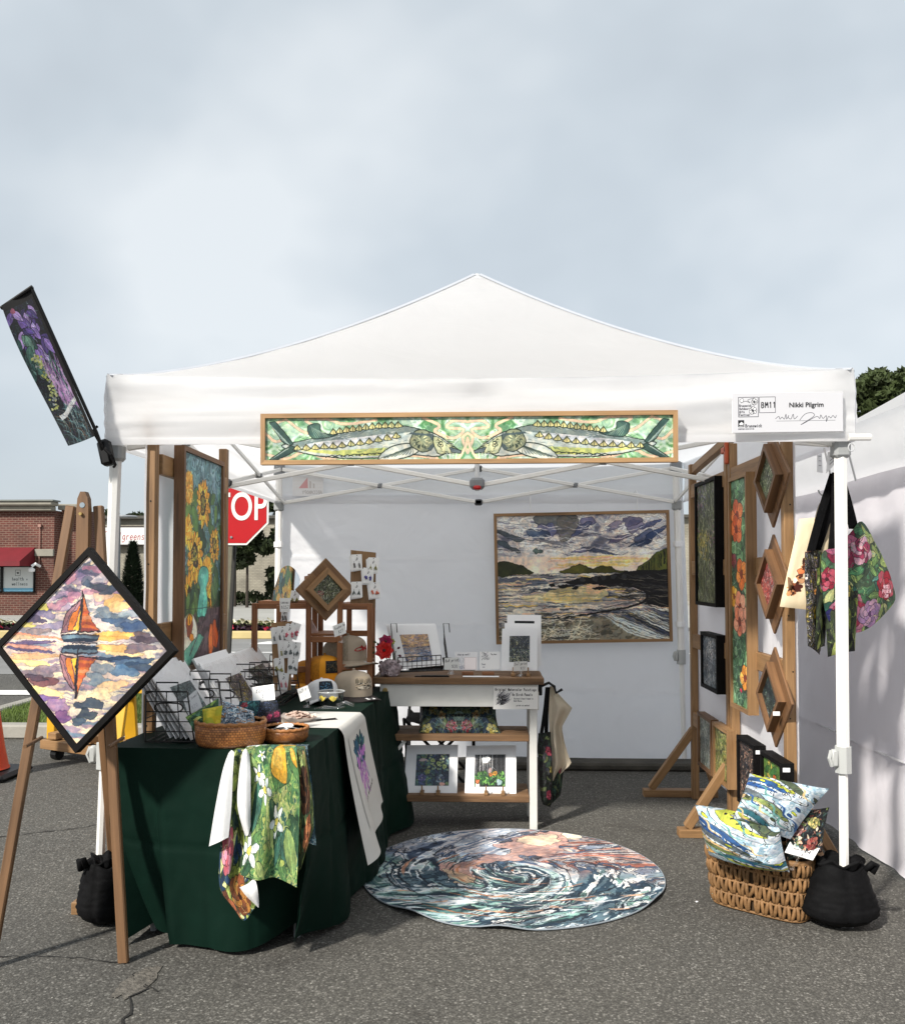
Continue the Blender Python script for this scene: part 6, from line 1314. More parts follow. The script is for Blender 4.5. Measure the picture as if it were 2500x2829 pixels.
# cream runner hanging over the table's right edge, printed with lettering
RUN = plain('cream_cloth', (.60, .585, .55), .8, .06, 5, bump=.1, bscale=200)
rn = thing('table_runner', 'cream runner printed with purple lettering hanging off the green table', 'table runner', (TX1, .33, TH))
def rf(u, v):
    y = .47 + .43 * u
    if v < .42:
        k = v / .42; q = TR((TX1 - .30 + .318 * k, TY0 + y)); return Vector((q.x, q.y, TH + .010))
    k = (v - .42) / .58; z = TH + .010 - .004 * k - (.55 - .10 * u) * k
    x = TX1 + .018 + .018 * math.sin(min(1, k * 14) * 1.57) + .095 * k ** 1.3 + .03 * k * math.sin(u * 5 + .6) + .02 * k * k * math.sin(u * 11)
    q = TR((x, TY0 + y + .20 * k * (u - .15))); return Vector((q.x, q.y, z))
m = MB(); m.grid(rf, 26, 60); m.f = [f[::-1] for f in m.f]; m.uv = [q[::-1] for q in m.uv]; m.build('cloth', RUN, rn, True)
def rp(u, v):
    p = rf(.12 + .76 * u, .475 + .40 * (1 - v)); q = rf(.12 + .76 * u + .01, .475 + .40 * (1 - v)); q2 = rf(.12 + .76 * u, .475 + .40 * (1 - v) + .01); nn = (q - p).cross(p - q2).normalized(); nn = nn if nn.x > 0 else -nn
    return p + nn * .003
rc_ = art_runner()
m = MB(); m.grid(rp, 16, 26); m.build('print', picture('runner_print', rc_, .8), rn, True)

# tea towels over the front edge
TW = 520
def towel(label, rows, cv, nm, group='tea towels hung over the green table', back=(.78, .78, .77)):
    """rows: lists of points (top to bottom); a gathered cloth through them"""
    t = thing('tea_towel', label, 'tea towel', rows[0][0], group=group); m = MB(); nr = len(rows); G = []
    for r_ in rows:
        G.append(smooth_pts([tuple(p) for p in r_], 8))
    G = np.array(G); cols = [smooth_pts(G[:, k], 8) for k in range(G.shape[1])]; G = np.array(cols)   # col, row, 3
    nc, nr2 = G.shape[0], G.shape[1]
    m.grid(lambda u, v: Vector(G[min(nc - 1, int(round(u * (nc - 1)))), min(nr2 - 1, int(round((1 - v) * (nr2 - 1))))]) + Vector((0, .004 * fbm(u * 5, v * 7, 2), 0)), nc - 1, nr2 - 1)
    m.build('cloth', picture(nm, cv, .85, weave=170, back=back), t, True); return t
F = lambda px, py, o: at(px, py, -.385 - o)
T0 = lambda px, y=-.30: Vector((at(px, 1490, -.3).x, y, TH + .012))
iris = art_floral(220, 420, '#3f5a34', ['#7a8a3a', '#a9b85a', '#2f4a4a', '#5a7a4a', '#1f3a5a', '#c9c98a'], [(.3, .62, .2, 7, '#d98aa0', '#c45a6a', '#7a2a3a'), (.6, .85, .25, 8, '#c9843a', '#8a4a2a', '#3a1a10'), (.2, .9, .2, 8, '#b0603a', '#6a3a2a', '#2a1410')], 41, 90, .3)
towel('green and orange leafy towel folded to show white backing on the left', [
    [T0(478, -.33), T0(492, -.33), T0(520, -.33), T0(530, -.33)],
    [F(458, 1512, .0), F(470, 1506, .02), F(485, 1512, .01), F(500, 1506, .02)],
    [F(446, 1580, .01), F(462, 1580, .05), F(478, 1580, .02), F(496, 1585, .05)],
    [F(440, 1680, .02), F(458, 1690, .07), F(476, 1680, .03), F(492, 1690, .05)],
    [F(438, 1770, .03), F(455, 1780, .07), F(478, 1770, .04), F(500, 1750, .06)],
    [F(462, 1805, .03), F(485, 1838, .07), F(503, 1820, .04), F(516, 1800, .05)]], iris, 'iris_towel_art')
# white waffle backs folded forward
def flap(rows, nm):
    m = MB(); G = np.array([smooth_pts([tuple(p) for p in r_], 6) for r_ in rows]); G = np.array([smooth_pts(G[:, k], 6) for k in range(G.shape[1])]); nc, nr2 = G.shape[:2]
    m.grid(lambda u, v: Vector(G[int(round(u * (nc - 1))), int(round((1 - v) * (nr2 - 1)))]), nc - 1, nr2 - 1)
    return m
WAF = plain('white_waffle_cloth', (.76, .76, .76), .85, .05, 30, bump=.5, bscale=420)
tw = [o for o in bpy.data.objects if o.name == 'tea_towel'][0]
flap([[F(456, 1504, .035), F(462, 1498, .05), F(468, 1502, .05)], [F(444, 1540, .05), F(452, 1540, .075), F(465, 1540, .07)], [F(430, 1610, .05), F(444, 1610, .09), F(462, 1610, .08)], [F(417, 1690, .05), F(436, 1682, .10), F(456, 1672, .09)]], 'w').build('folded_back', WAF, tw, True)
flap([[F(484, 1502, .04), F(491, 1495, .05), F(498, 1508, .045)], [F(477, 1545, .06), F(488, 1545, .09), F(500, 1545, .08)], [F(474, 1610, .07), F(488, 1615, .10), F(500, 1600, .09)], [F(489, 1668, .06), F(495, 1668, .08), F(500, 1650, .08)]], 'w').build('folded_back', WAF, tw, True)
flap([[F(478, 1772, .05), F(495, 1764, .08), F(508, 1752, .08)], [F(492, 1790, .06), F(503, 1788, .09), F(514, 1775, .09)], [F(515, 1812, .06), F(516, 1812, .07), F(517, 1806, .07)]], 'w').build('folded_back', WAF, tw, True)
wave_ = art_marbled(200, 320, ['#1f4a6a', '#3a7a94', '#8fb9c4', '#c9dce0', '#2a5a7a', '#14304a'], 43, 4, 1.2, bands=10)
towel('blue wave towel under the lemon one', [
    [T0(560, -.25), T0(590, -.25), T0(612, -.25)], [F(560, 1505, -.01), F(598, 1502, .0), F(614, 1498, .0)], [F(590, 1580, -.005), F(615, 1580, .01), F(624, 1575, .005)], [F(596, 1660, .0), F(616, 1668, .015), F(629, 1660, .01)], [F(600, 1682, .0), F(614, 1684, .02), F(631, 1688, .01)]], wave_, 'wave_towel_art')
rust = art_floral(180, 300, '#3a4a2c', ['#6a7a3a', '#8a9a5a', '#3f5a3a', '#9a7a4a'], [(.5, .5, .25, 9, '#2c1c14', '#5a3420', '#140c08'), (.6, .75, .2, 8, '#c47a4a', '#8a4a2c', '#3a1c10')], 44, 60, .35)
towel('dark green and rust towel between the lemon and blue ones', [
    [T0(570, -.28), T0(595, -.28), T0(606, -.28)], [F(570, 1502, .01), F(604, 1500, .015), F(610, 1500, .01)], [F(585, 1580, .02), F(612, 1580, .03), F(622, 1580, .02)], [F(586, 1660, .02), F(610, 1668, .035), F(626, 1652, .02)], [F(584, 1745, .02), F(600, 1735, .03), F(612, 1690, .02)]], rust, 'rust_towel_art')
towel('green towel printed with yellow lemons and white blossom', [
    [T0(490, -.26), T0(525, -.26), T0(560, -.26), T0(590, -.26)],
    [F(488, 1505, .02), F(520, 1497, .03), F(560, 1496, .02), F(592, 1500, .02)],
    [F(502, 1570, .05), F(530, 1570, .07), F(562, 1570, .04), F(598, 1575, .05)],
    [F(490, 1670, .06), F(525, 1675, .09), F(556, 1670, .05), F(596, 1680, .06)],
    [F(480, 1747, .06), F(515, 1758, .095), F(548, 1752, .05), F(592, 1772, .07)]], art_lemon(), 'lemon_towel_art')

# ------------------------------------------------------------------ white console table with plank top and shelves
CW = plain('white_painted_wood', (.62, .62, .59), .55, .08, 6, bump=.1, bscale=30)
ct = thing('console_table', 'white wooden console table with a plank top and two brown shelves', 'table', (-.1, 1.5, 0))
CX0, CX1, CY0, CY1 = -.575, .365, 1.28, 1.66
for k in range(3): m = MB(); y = CY0 + (CY1 - CY0) * (k + .5) / 3; m.box(((CX0 + CX1) / 2, y, .812), (CX1 - CX0 + random.uniform(-.006, .006), (CY1 - CY0) / 3 - .003, .036), ch=.003); m.build('plank', WOODT, ct)
m = MB(); m.box((-.103, 1.312, .731), (.868, .02, .122), ch=.002); m.build('apron', CW, ct)
m = MB(); m.box((-.103, 1.61, .731), (.868, .02, .122), ch=.002); m.build('apron', CW, ct)
for x in (-.513, .308):
    for y in (1.33, 1.60): m = MB(); m.box((x, y, .334), (.042, .042, .668), ch=.003); m.build('leg', CW, ct)
for x in (-.535, .33): m = MB(); m.box((x, 1.461, .70), (.018, .276, .10), ch=.002); m.build('side_rail', CW, ct)
for (z, nm) in ((.497, 'shelf'), (.165, 'shelf')):
    for k in range(2): m = MB(); m.box((-.1025, 1.385 + .15 * k, z), (.775, .145, .036), ch=.003); m.build('shelf_board', WOODT, ct)
for x, sg_ in ((-.49, 1),): m = MB(); m.bar((x, 1.345, .37), (x + .09, 1.345, .475), .018, .03, (0, 1, 0)); m.build('corner_brace', CW, ct)
m = MB(); m.bar((-.50, 1.60, .16), (-.30, 1.60, .33), .018, .03, (0, 1, 0)); m.build('corner_brace', CW, ct)
m = MB(); m.tube([(-.507, 1.302, .758), (-.507, 1.292, .758)], .014, 16); m.build('knob', plain('brass', (.5, .36, .14), .35, .1, metal=.8), ct)

# ------------------------------------------------------------------ round rug
rg = MB(); RC = Vector((.165, .615, 0)); RR_ = .70
def rugp(u, v):
    a = u * 6.28318; r = RR_ * v; x = r * math.cos(a); y = r * math.sin(a) * .985
    z = .008 + (.02 * math.exp(-((a - 4.05) / .16) ** 2) + .018 * math.exp(-((a - 4.62) / .12) ** 2) + .012 * math.exp(-((a - 5.75) / .15) ** 2)) * max(0, (v - .8) / .2)
    return (RC.x + x, RC.y + y - .0, z + .002 * fbm(x * 4, y * 4, 1))
rg.grid(rugp, 120, 24); rg.uv = [[(.5 + .5 * v * math.cos(u * 6.28318), .5 + .5 * v * math.sin(u * 6.28318)) for u, v in f] for f in rg.uv]
rt = thing('round_rug', 'round rug printed with a swirling blue and coral wave lying on asphalt', 'rug', RC)
rg.build('pile', picture('rug_art', art_rug(), .85, weave=700), rt, True)
m = MB(); m.tube([Vector(rugp(k / 120, 1.0)) + Vector((0, 0, -.002)) for k in range(120)], .0032, 6, closed=True); m.build('binding', plain('grey_binding', (.24, .27, .30), .8, .05), rt, True)

# big wicker basket with pillows
WICK = plain('water_hyacinth', (.21, .112, .045), .65, .35, 20, bump=.4, bscale=60)
wb = thing('wicker_basket', 'chunky woven wicker basket holding fish pillows at the front right', 'basket', (1.245, .19, 0))
BA = R(-39); bu = Vector((math.cos(BA), math.sin(BA), 0)); bv = Vector((-math.sin(BA), math.cos(BA), 0)); BC = Vector((1.212, .225, 0)); bh = .235
_bt = np.linspace(0, 6.28318, 1441); _bx = np.sign(np.cos(_bt)) * np.abs(np.cos(_bt)) ** .42 * .215; _by = np.sign(np.sin(_bt)) * np.abs(np.sin(_bt)) ** .42 * .13
_bl = np.concatenate([[0], np.cumsum(np.hypot(np.diff(_bx), np.diff(_by)))]); _bl /= _bl[-1]
def brim(s, q, o=0):
    """point on the rounded rectangular wall; s in 0..1 round, q height 0..1"""
    a = float(np.interp(s % 1.0, _bl, _bt)); ex = .42; hw, hd = .215 * (.88 + .12 * q), .13 * (.86 + .14 * q)
    cx = math.copysign(abs(math.cos(a)) ** ex, math.cos(a)); cy = math.copysign(abs(math.sin(a)) ** ex, math.sin(a))
    return BC + bu * (cx * (hw + o)) + bv * (cy * (hd + o)) + Vector((0, 0, q * bh + .004))
m = MB(); m.grid(lambda u, v: brim(u, v, -.006), 90, 6); m.build('shade_backing', plain('basket_shade', (.05, .03, .014), .8, .2), wb, True)  # dark inner sheet, its colour standing for the shade between the strands
rows = 4; ns = 66; L0 = None
m = MB()
for r_ in range(rows):
    for k in range(ns):
        s0 = (k + (.5 if r_ % 2 else 0)) / ns; z0, z1 = r_ / rows, (r_ + 1.18) / rows; sl = .35 / ns * (1 if k % 2 else -1)
        P = [brim(s0 + sl * (2 * q - 1) * .8, min(1.02, z0 + (z1 - z0) * q), .001 + .008 * math.sin(q * math.pi)) for q in (0, .25, .5, .75, 1)]
        m.tube(P, [.0055, .0075, .0082, .0075, .005], 6)
o = m.build('woven_strands', WICK, wb, True); o['kind'] = 'stuff'
m = MB()
for r_ in range(rows + 1): m.tube([brim(k / 90, r_ / rows if r_ else .02, .004) for k in range(90)], .006, 5, closed=True)
o = m.build('weaver_rows', WICK, wb, True); o['kind'] = 'stuff'
m = MB(); m.tube([brim(k / 90, 1.0, .0) + Vector((0, 0, .004)) for k in range(90)], .011, 7, closed=True); m.build('rim', WICK, wb, True)
A = lambda px, py, Y: at(px, py, Y)
fp1 = picture('fish_pillow_art', art_fish_pillow(31), .7, weave=400); fp2 = picture('fish_pillow_art_two', art_fish_pillow(35), .7, weave=400)
dk = art_floral(260, 260, '#14161c', ['#2f4a44', '#7a8a4a', '#4a5a6a', '#c9b8a0', '#8a4a3a', '#d9a88a'], [(.3, .4, .15, 7, '#c9a090', '#8a5a5a', '#2a1414'), (.7, .3, .14, 7, '#c9b86a', '#8a8a4a', '#2a2a14'), (.7, .75, .16, 7, '#a03a3a', '#c46a5a', '#3a1010'), (.25, .8, .14, 6, '#7a9aa0', '#b9c9c4', '#1a2a2a')], 36, 120, .14)
for nm, q, mat_, lb, th in (('p', (A(1565, 1618, .10), A(1655, 1612, .05), A(1640, 1702, .02), A(1568, 1722, .05)), picture('dark_pillow_art', dk, .75, weave=400), 'dark floral pillow standing at the back of the wicker basket', .07),
                            ('p', (A(1496, 1544, .12), A(1655, 1575, -.02), A(1578, 1676, -.01), A(1455, 1648, .06)), fp1, 'blue fish patterned pillow leaning at the top of the wicker basket', .11),
                            ('p', (A(1386, 1606, .12), A(1556, 1650, -.04), A(1576, 1742, -.02), A(1414, 1706, .14)), fp2, 'blue fish patterned pillow at the front of the wicker basket', .10)):
    t = thing('pillow', lb, 'pillow', sum(q, Vector()) / 4, group='pillows in the wicker basket'); bow(*q, th, 22, 22, pinch=.055, wave=.014, seed=random.randint(1, 9)).build('cover', mat_, t, True)
# ------------------------------------------------------------------ wire racks of prints on the green table
TT = TH + .006
def wire_panel(m, P, nu, nv, r=.0022):
    """grid of wires over the four-corner panel P(u,v)"""
    for i in range(nu + 1):
        m.tube([P(i / nu, k / 6) for k in range(7)], r if 0 < i < nu else r * 1.5, 5)
    for j in range(nv + 1):
        m.tube([P(k / 6, j / nv) for k in range(7)], r if 0 < j < nv else r * 1.5, 5)
def print_rack(label, x0, x1, y0, y1, h=.19):
    t = thing('wire_rack', label, 'rack', ((x0 + x1) / 2, (y0 + y1) / 2, TT), group='black wire racks on the green table')
    for y in (y0, y1):
        m = MB()
        cut = .035
        P = lambda u, v, y=y: Vector((x0 + (x1 - x0) * u + .03 * (1 - v) * (u > .5) * 2 * (u - .5), y, TT + .008 + h * v))
        wire_panel(m, P, 4, 5)
        m.tube([P(.25, 1), P(.25, 1) + Vector((0, 0, .035)), P(.78, 1) + Vector((0, 0, .035)), P(.78, 1)], .0032, 6)
        c = P(.55, .68); m.tube([c + Vector((.055 * math.copysign(abs(math.cos(k * .393)) ** .5, math.cos(k * .393)), 0, .018 * math.sin(k * .393))) for k in range(16)], .003, 6, closed=True)
        m.build('end_panel', WIRE, t)
    m = MB()
    for k in range(7): x = x0 + (x1 + .03 - x0) * k / 6; m.tube([(x, y0, TT + .006), (x, y1, TT + .006)], .0022, 5)
    m.tube([(x0, y0, TT + h), (x0, y1, TT + h)], .003, 5); m.tube([(x0, y0, TT + h * .5), (x0, y1, TT + h * .5)], .0022, 5)
    m.build('base_wires', WIRE, t)
    m = MB()
    P = lambda u, v: Vector((x1 + .03 + .05 * v, y0 + (y1 - y0) * u, TT + .008 + .05 * v)); wire_panel(m, P, 12, 3, .0018); m.build('front_lip', WIRE, t)
    return t
print_rack('black wire rack at the front left corner of the green table', -1.26, -1.10, -.225, .17)
print_rack('black wire rack in the middle of the row along the green table', -1.20, -1.03, .25, .66, .17)
print_rack('black wire rack farthest back in the row along the green table', -1.16, -.98, .74, 1.16, .17)
PLASTIC = None
def sleeve(name):
    m, t, b, o = newmat(name); l = t.links.new
    b.inputs['Base Color'].default_value = (1, 1, 1, 1); b.inputs['Roughness'].default_value = .08; b.inputs['Transmission Weight'].default_value = 0
    tr = nd(t, 'ShaderNodeBsdfTransparent'); gl = nd(t, 'ShaderNodeBsdfGlossy', {'Roughness': .12}); x = nd(t, 'ShaderNodeTexCoord'); n = nd(t, 'ShaderNodeTexNoise', {'Scale': 14, 'Detail': 2}); l(x.outputs['Object'], n.inputs['Vector'])
    bp = nd(t, 'ShaderNodeBump', {'Strength': .5, 'Distance': .01}); l(n.outputs['Fac'], bp.inputs['Height']); l(bp.outputs[0], gl.inputs['Normal'])
    fr = nd(t, 'ShaderNodeFresnel', {'IOR': 1.25}); l(bp.outputs[0], fr.inputs['Normal']); mxs = nd(t, 'ShaderNodeMixShader'); l(fr.outputs[0], mxs.inputs[0]); l(tr.outputs[0], mxs.inputs[1]); l(gl.outputs[0], mxs.inputs[2]); l(mxs.outputs[0], o.inputs[0])
    return m
CLEAR = sleeve('clear_sleeve')
def clear_plastic(name, tint=(1, 1, 1), fac=.12):
    m, t, b, o = newmat(name); l = t.links.new
    tr = nd(t, 'ShaderNodeBsdfTransparent', {0: (*tint, 1)}); gl = nd(t, 'ShaderNodeBsdfGlossy', {'Roughness': .06}); lw = nd(t, 'ShaderNodeLayerWeight', {'Blend': .35}); ma = nd(t, 'ShaderNodeMath', operation='MULTIPLY_ADD'); ma.inputs[1].default_value = .55; ma.inputs[2].default_value = fac
    x = nd(t, 'ShaderNodeTexCoord'); n = nd(t, 'ShaderNodeTexNoise', {'Scale': 30}); l(x.outputs['Object'], n.inputs['Vector']); bp = nd(t, 'ShaderNodeBump', {'Strength': .1, 'Distance': .005}); l(n.outputs['Fac'], bp.inputs['Height']); l(bp.outputs[0], gl.inputs['Normal'])
    l(lw.outputs['Facing'], ma.inputs[0]); mxs = nd(t, 'ShaderNodeMixShader'); l(ma.outputs[0], mxs.inputs[0]); l(tr.outputs[0], mxs.inputs[1]); l(gl.outputs[0], mxs.inputs[2]); l(mxs.outputs[0], o.inputs[0]); return m
ACRY = clear_plastic('clear_acrylic')
def leaning_prints(n, xb, xt, y0, y1, zt, step, pic, rect, label_front, label_back, group):
    SH = ['nearest behind', 'second behind', 'third behind', 'fourth behind', 'fifth behind', 'sixth behind', 'seventh behind', 'eighth behind']
    """mat boards leaning towards -x; the front one carries the visible picture"""
    N_ = Vector((zt - TT, 0, xb - xt)).normalized()
    for k in range(n):
        j = n - 1 - k; off = Vector((-step * j, 0, 0)); jit = Vector((0, random.uniform(-.012, .012) + .006 * j, random.uniform(-.006, .012) + .004 * j)) if j else Vector()
        b0 = Vector((xb, y0, TT + .012)) + off + jit * .3; b1 = Vector((xb, y1, TT + .012)) + off + jit * .3; t1 = Vector((xt, y1, zt)) + off + jit; t0 = Vector((xt, y0, zt)) + off + jit
        t = thing('matted_print', label_front if j == 0 else label_back % SH[j - 1], 'print', (b0 + b1) / 2, group=group if j else None)
        m = MB(); m.prism([b0, b1, t1, t0], N_ * -.004); m.build('mat_board', MATTE, t)
        if j == 0:
            a, b_, c, d = rect
            q = lambda u, v: b0 + (b1 - b0) * u + (t0 - b0) * v + N_ * .0012
            m = MB(); m.quad(q(a, c), q(b_, c), q(b_, d), q(a, d)); m.build('picture', pic, t)
            m = MB(); q2 = lambda u, v: b0 + (b1 - b0) * u + (t0 - b0) * v + N_ * .004; m.quad(q2(-.03, .0), q2(1.03, .0), q2(1.03, 1.06), q2(-.03, 1.06)); m.build('plastic_sleeve', CLEAR, t)
pg1 = picture('grey_marble_print', art_marbled(200, 220, ['#6f8488', '#93a6a8', '#b9c6c6', '#7f9396', '#4f6266', '#a9b8b8'], 3, 4, 1.0, '#2c383c', 12), .4)
pg2 = picture('plum_print', art_marbled(180, 220, ['#c9c0b0', '#7a5a78', '#e0d8c8', '#c9b43a', '#4a3a4a', '#d9d0c4', '#8a7a8a'], 8, 2.4, 1.2, '#2a2430', 8), .4)
pg3 = picture('dark_grass_print', art_meadow(160, 220, 17, ['#3f4a34', '#6a7a4a', '#2a302a', '#8a4a6a'], [(.5, .3, .2, .1, '#a05a7a', 30)], n=420), .4)
leaning_prints(5, -1.085, -1.262, -.21, .21, 1.03, .021, pg1, (.24, .82, .16, .70), 'white matted print of grey green swirls, front of the left wire rack', 'white mat board, %s the grey green print in the left rack', 'prints behind the grey green one')
leaning_prints(9, -1.03, -1.175, .22, .71, .99, .0085, pg2, (.36, .86, .10, .72), 'white matted print of plum and yellow shapes, front of the middle rack', 'white mat board, %s the plum print in the middle rack', 'prints behind the plum one')
leaning_prints(4, -1.035, -1.205, .76, 1.27, .985, .012, pg3, (.18, .78, .10, .70), 'white matted print of dark grasses, front of the far wire rack', 'white mat board, %s the dark grass print in the far rack', 'prints behind the dark grass one')

# rattan baskets
def rattan(name='rattan'):
    m, t, b, o = newmat(name); l = t.links.new; x = nd(t, 'ShaderNodeTexCoord')
    mpn = nd(t, 'ShaderNodeMapping'); mpn.inputs['Scale'].default_value = (64, 13, 1); l(x.outputs['UV'], mpn.inputs[0])
    br = nd(t, 'ShaderNodeTexBrick', {'Scale': 1, 'Mortar Size': .07, 'Brick Width': 1.0, 'Row Height': 1.0, 'Color1': (.50, .20, .06, 1), 'Color2': (.27, .095, .028, 1), 'Mortar': (.05, .018, .006, 1)}); l(mpn.outputs[0], br.inputs['Vector'])
    l(br.outputs[0], b.inputs['Base Color']); b.inputs['Roughness'].default_value = .4
    bp = nd(t, 'ShaderNodeBump', {'Strength': .9, 'Distance': .006}); bp.invert = True; l(br.outputs['Fac'], bp.inputs['Height']); l(bp.outputs[0], b.inputs['Normal']); return m
RAT = rattan(); RATR = plain('rattan_rim', (.36, .15, .048), .45, .3, 40, bump=.4, bscale=90)
def basket(label, c, rx, ry, h, rot=0):
    t = thing('rattan_basket', label, 'basket', (*c, TT), group=None); cr, sr = math.cos(rot), math.sin(rot)
    fn = lambda p, a: Vector((p.x * rx * cr - p.y * ry * sr, p.x * rx * sr + p.y * ry * cr, p.z))
    m = MB(); m.lathe([(.86, .0), (.94, .012), (.985, h * .35), (1.0, h * .7), (1.0, h)], (*c, TT), 64, fn=fn); m.build('wall', RAT, t, True)
    m = MB(); m.lathe([(.95, h), (.94, h * .5), (.86, .012), (.0, .01)], (*c, TT), 48, fn=fn); m.f = [f[::-1] for f in m.f]; m.build('inside', RATR, t, True)
    m = MB(); m.tube([Vector((*c, TT + h)) + fn(Vector((.975 * math.cos(k * .0982), .975 * math.sin(k * .0982), .002)), 0) + Vector((0, 0, .0025 * math.sin(k * 2.2))) for k in range(64)], .0065, 7, closed=True); m.build('rim', RATR, t, True)
    for z in [h * (k + .5) / 9 for k in range(9)]:
        pass
    return t
basket('large oval rattan basket of fabric drink sleeves at the table front', (-.925, -.245), .134, .095, .088, R(4))
basket('shallow round rattan basket of stickers beside the tea towels', (-.735, -.155), .088, .086, .05)
basket('rattan basket of drink sleeves partly hidden behind the large oval one', (-.90, -.02), .10, .088, .075)
def koozie(label, q, th, cv, nm, group=None):
    t = thing('fabric_drink_sleeve', label, 'drink sleeve', sum(q, Vector()) / 4, group=group); bow(*q, th, 12, 12, wave=.012, seed=random.randint(1, 30), pinch=.02).build('cloth', picture(nm, cv, .75), t, True)
B1 = lambda px, py, y: at(px, py, y)
koozie('green and yellow striped drink sleeve at the left of the oval basket', (B1(370, 1432, -.25), B1(436, 1394, -.17), B1(440, 1456, -.22), B1(390, 1466, -.28)), .014, art_floral(160, 120, '#3f6a3a', ['#8aae4a', '#2f5a3a', '#c9d06a', '#4a7a5a'], [], 51, 40, .4), 'sleeve_green')
koozie('bright yellow lemon drink sleeve in the oval basket', (B1(404, 1416, -.25), B1(444, 1408, -.25), B1(446, 1462, -.28), B1(406, 1462, -.29)), .022, Cv(80, 80, '#c9b02c', 2).wash(30, ['#e0cb4a', '#b09a24', '#8aa03a'], .2, .15, .5), 'sleeve_yellow')
koozie('blue wave printed drink sleeve at the front of the oval basket', (B1(444, 1398, -.24), B1(506, 1420, -.22), B1(512, 1456, -.28), B1(434, 1460, -.29)), .016, art_marbled(180, 130, ['#4a7a9a', '#e6ecf0', '#8fb0c4', '#dfe6ec', '#2a4a6a', '#d9e2e8', '#c98a5a'], 52, 2.2, .8, bands=5, st=(1, 2.2)), 'sleeve_wave')
koozie('teal and red printed drink sleeve standing behind the ten dollar sign', (B1(478, 1400, -.02), B1(520, 1398, -.02), B1(530, 1432, -.05), B1(470, 1436, -.06)), .016, art_floral(160, 130, '#1c3a44', ['#2f6a7a', '#1f4a54', '#3a7a7a'], [(.3, .3, .16, 6, '#8a2430', '#b04450', '#3a0c10')], 53, 50, .3), 'sleeve_teal')
koozie('dark blue patterned drink sleeve in the rear basket', (B1(518, 1402, -.03), B1(553, 1398, -.03), B1(562, 1436, -.06), B1(508, 1440, -.07)), .018, art_marbled(160, 130, ['#16202e', '#3a4a7a', '#5a6a9a', '#22304a', '#7a8ab0'], 54, 4, 1.4, bands=9), 'sleeve_navy')
koozie('dark pink flowered drink sleeve at the front of the rear basket', (B1(530, 1422, -.07), B1(560, 1416, -.06), B1(562, 1442, -.08), B1(524, 1446, -.09)), .012, art_floral(130, 90, '#2a1420', ['#3a2a3a', '#5a2a4a'], [(.3, .5, .2, 7, '#a02450', '#c4406a', '#4a0c24'), (.75, .4, .2, 7, '#8a1c40', '#b0345a', '#4a0c24')], 55, 30, .3), 'sleeve_pink')
for i, (px, py, dy, a) in enumerate(((552, 1459, -.19, .2), (568, 1455, -.17, -.3), (586, 1459, -.18, .5), (570, 1451, -.13, .1))):
    c = at(px, py, dy) + Vector((0, 0, .008)); ca, sa = math.cos(a), math.sin(a); m = MB()
    ring = [c + Vector((.034 * math.cos(k * .628) * random.uniform(.8, 1.2), .024 * math.sin(k * .628) * random.uniform(.8, 1.2), .010 * math.cos(k * .628 + a * 4))) for k in range(10)]
    m.prism(ring, (0, 0, -.001)); prop(m.build('sticker', PAPER), ['leftmost white sticker in the shallow round basket', 'white sticker at the middle front of the shallow round basket', 'rightmost white sticker in the shallow round basket', 'white sticker at the back of the shallow round basket'][i], 'sticker', 'stickers in the round basket')
    m = MB(); 
# scalloped dish of pale pink stickers
CORAL = plain('blush_ceramic', (.62, .46, .38), .4, .1, 20)
t = thing('ruffled_dish', 'ruffled dish heaped with blush pink stickers beside the cream runner', 'dish', at(597, 1440, .31))
c = Vector((-.785, .30, TT)); m = MB(); m.lathe([(.3, .0), (.75, .006), (.98, .024), (1.0, .026), (.96, .022), (.7, .01), (0, .008)], c, 60, fn=lambda p, a: Vector((p.x * .092 * (1 + .03 * math.sin(a * 11) * (p.z > .012)), p.y * .085 * (1 + .03 * math.sin(a * 11) * (p.z > .012)), p.z + .004 * math.sin(a * 11) * (p.z > .015)))); m.build('dish', plain('pale_ceramic', (.66, .56, .50), .3, .08), t, True)
m = MB()
for k in range(26):
    a = random.uniform(0, 6.28); r = random.uniform(0, .068); p = c + Vector((r * math.cos(a), r * math.sin(a), .016 + .022 * (1 - r / .07) + random.uniform(0, .006))); s_ = random.uniform(.016, .03)
    rg_ = [p + Vector((s_ * math.cos(q * .785 + a) * random.uniform(.7, 1.2), s_ * math.sin(q * .785 + a) * random.uniform(.7, 1.2), random.uniform(-.007, .009))) for q in range(8)]
    m.add([*rg_, p + Vector((0, 0, .003))], [[q, (q + 1) % 8, 8] for q in range(8)])
o = m.build('stickers', CORAL, t); o['kind'] = 'stuff'
m = MB(); q = at(640, 1430, .36); st_ = lettered(120, 60, [('ALIVE', .1, .15, .35, .05, '#1c1a20', .7, 0, 0), ('ART', .3, .55, .35, .05, '#3a2a4a', .7, 0, 0)], '#d9d8d4')
m.quad((-.70, .29, TT + .004), (-.61, .33, TT + .004), (-.63, .38, TT + .004), (-.71, .33, TT + .004)); prop(m.build('lettered_sticker', picture('lettered_sticker_print', st_, .5)), 'black lettered sticker lying flat on the cream runner', 'sticker')

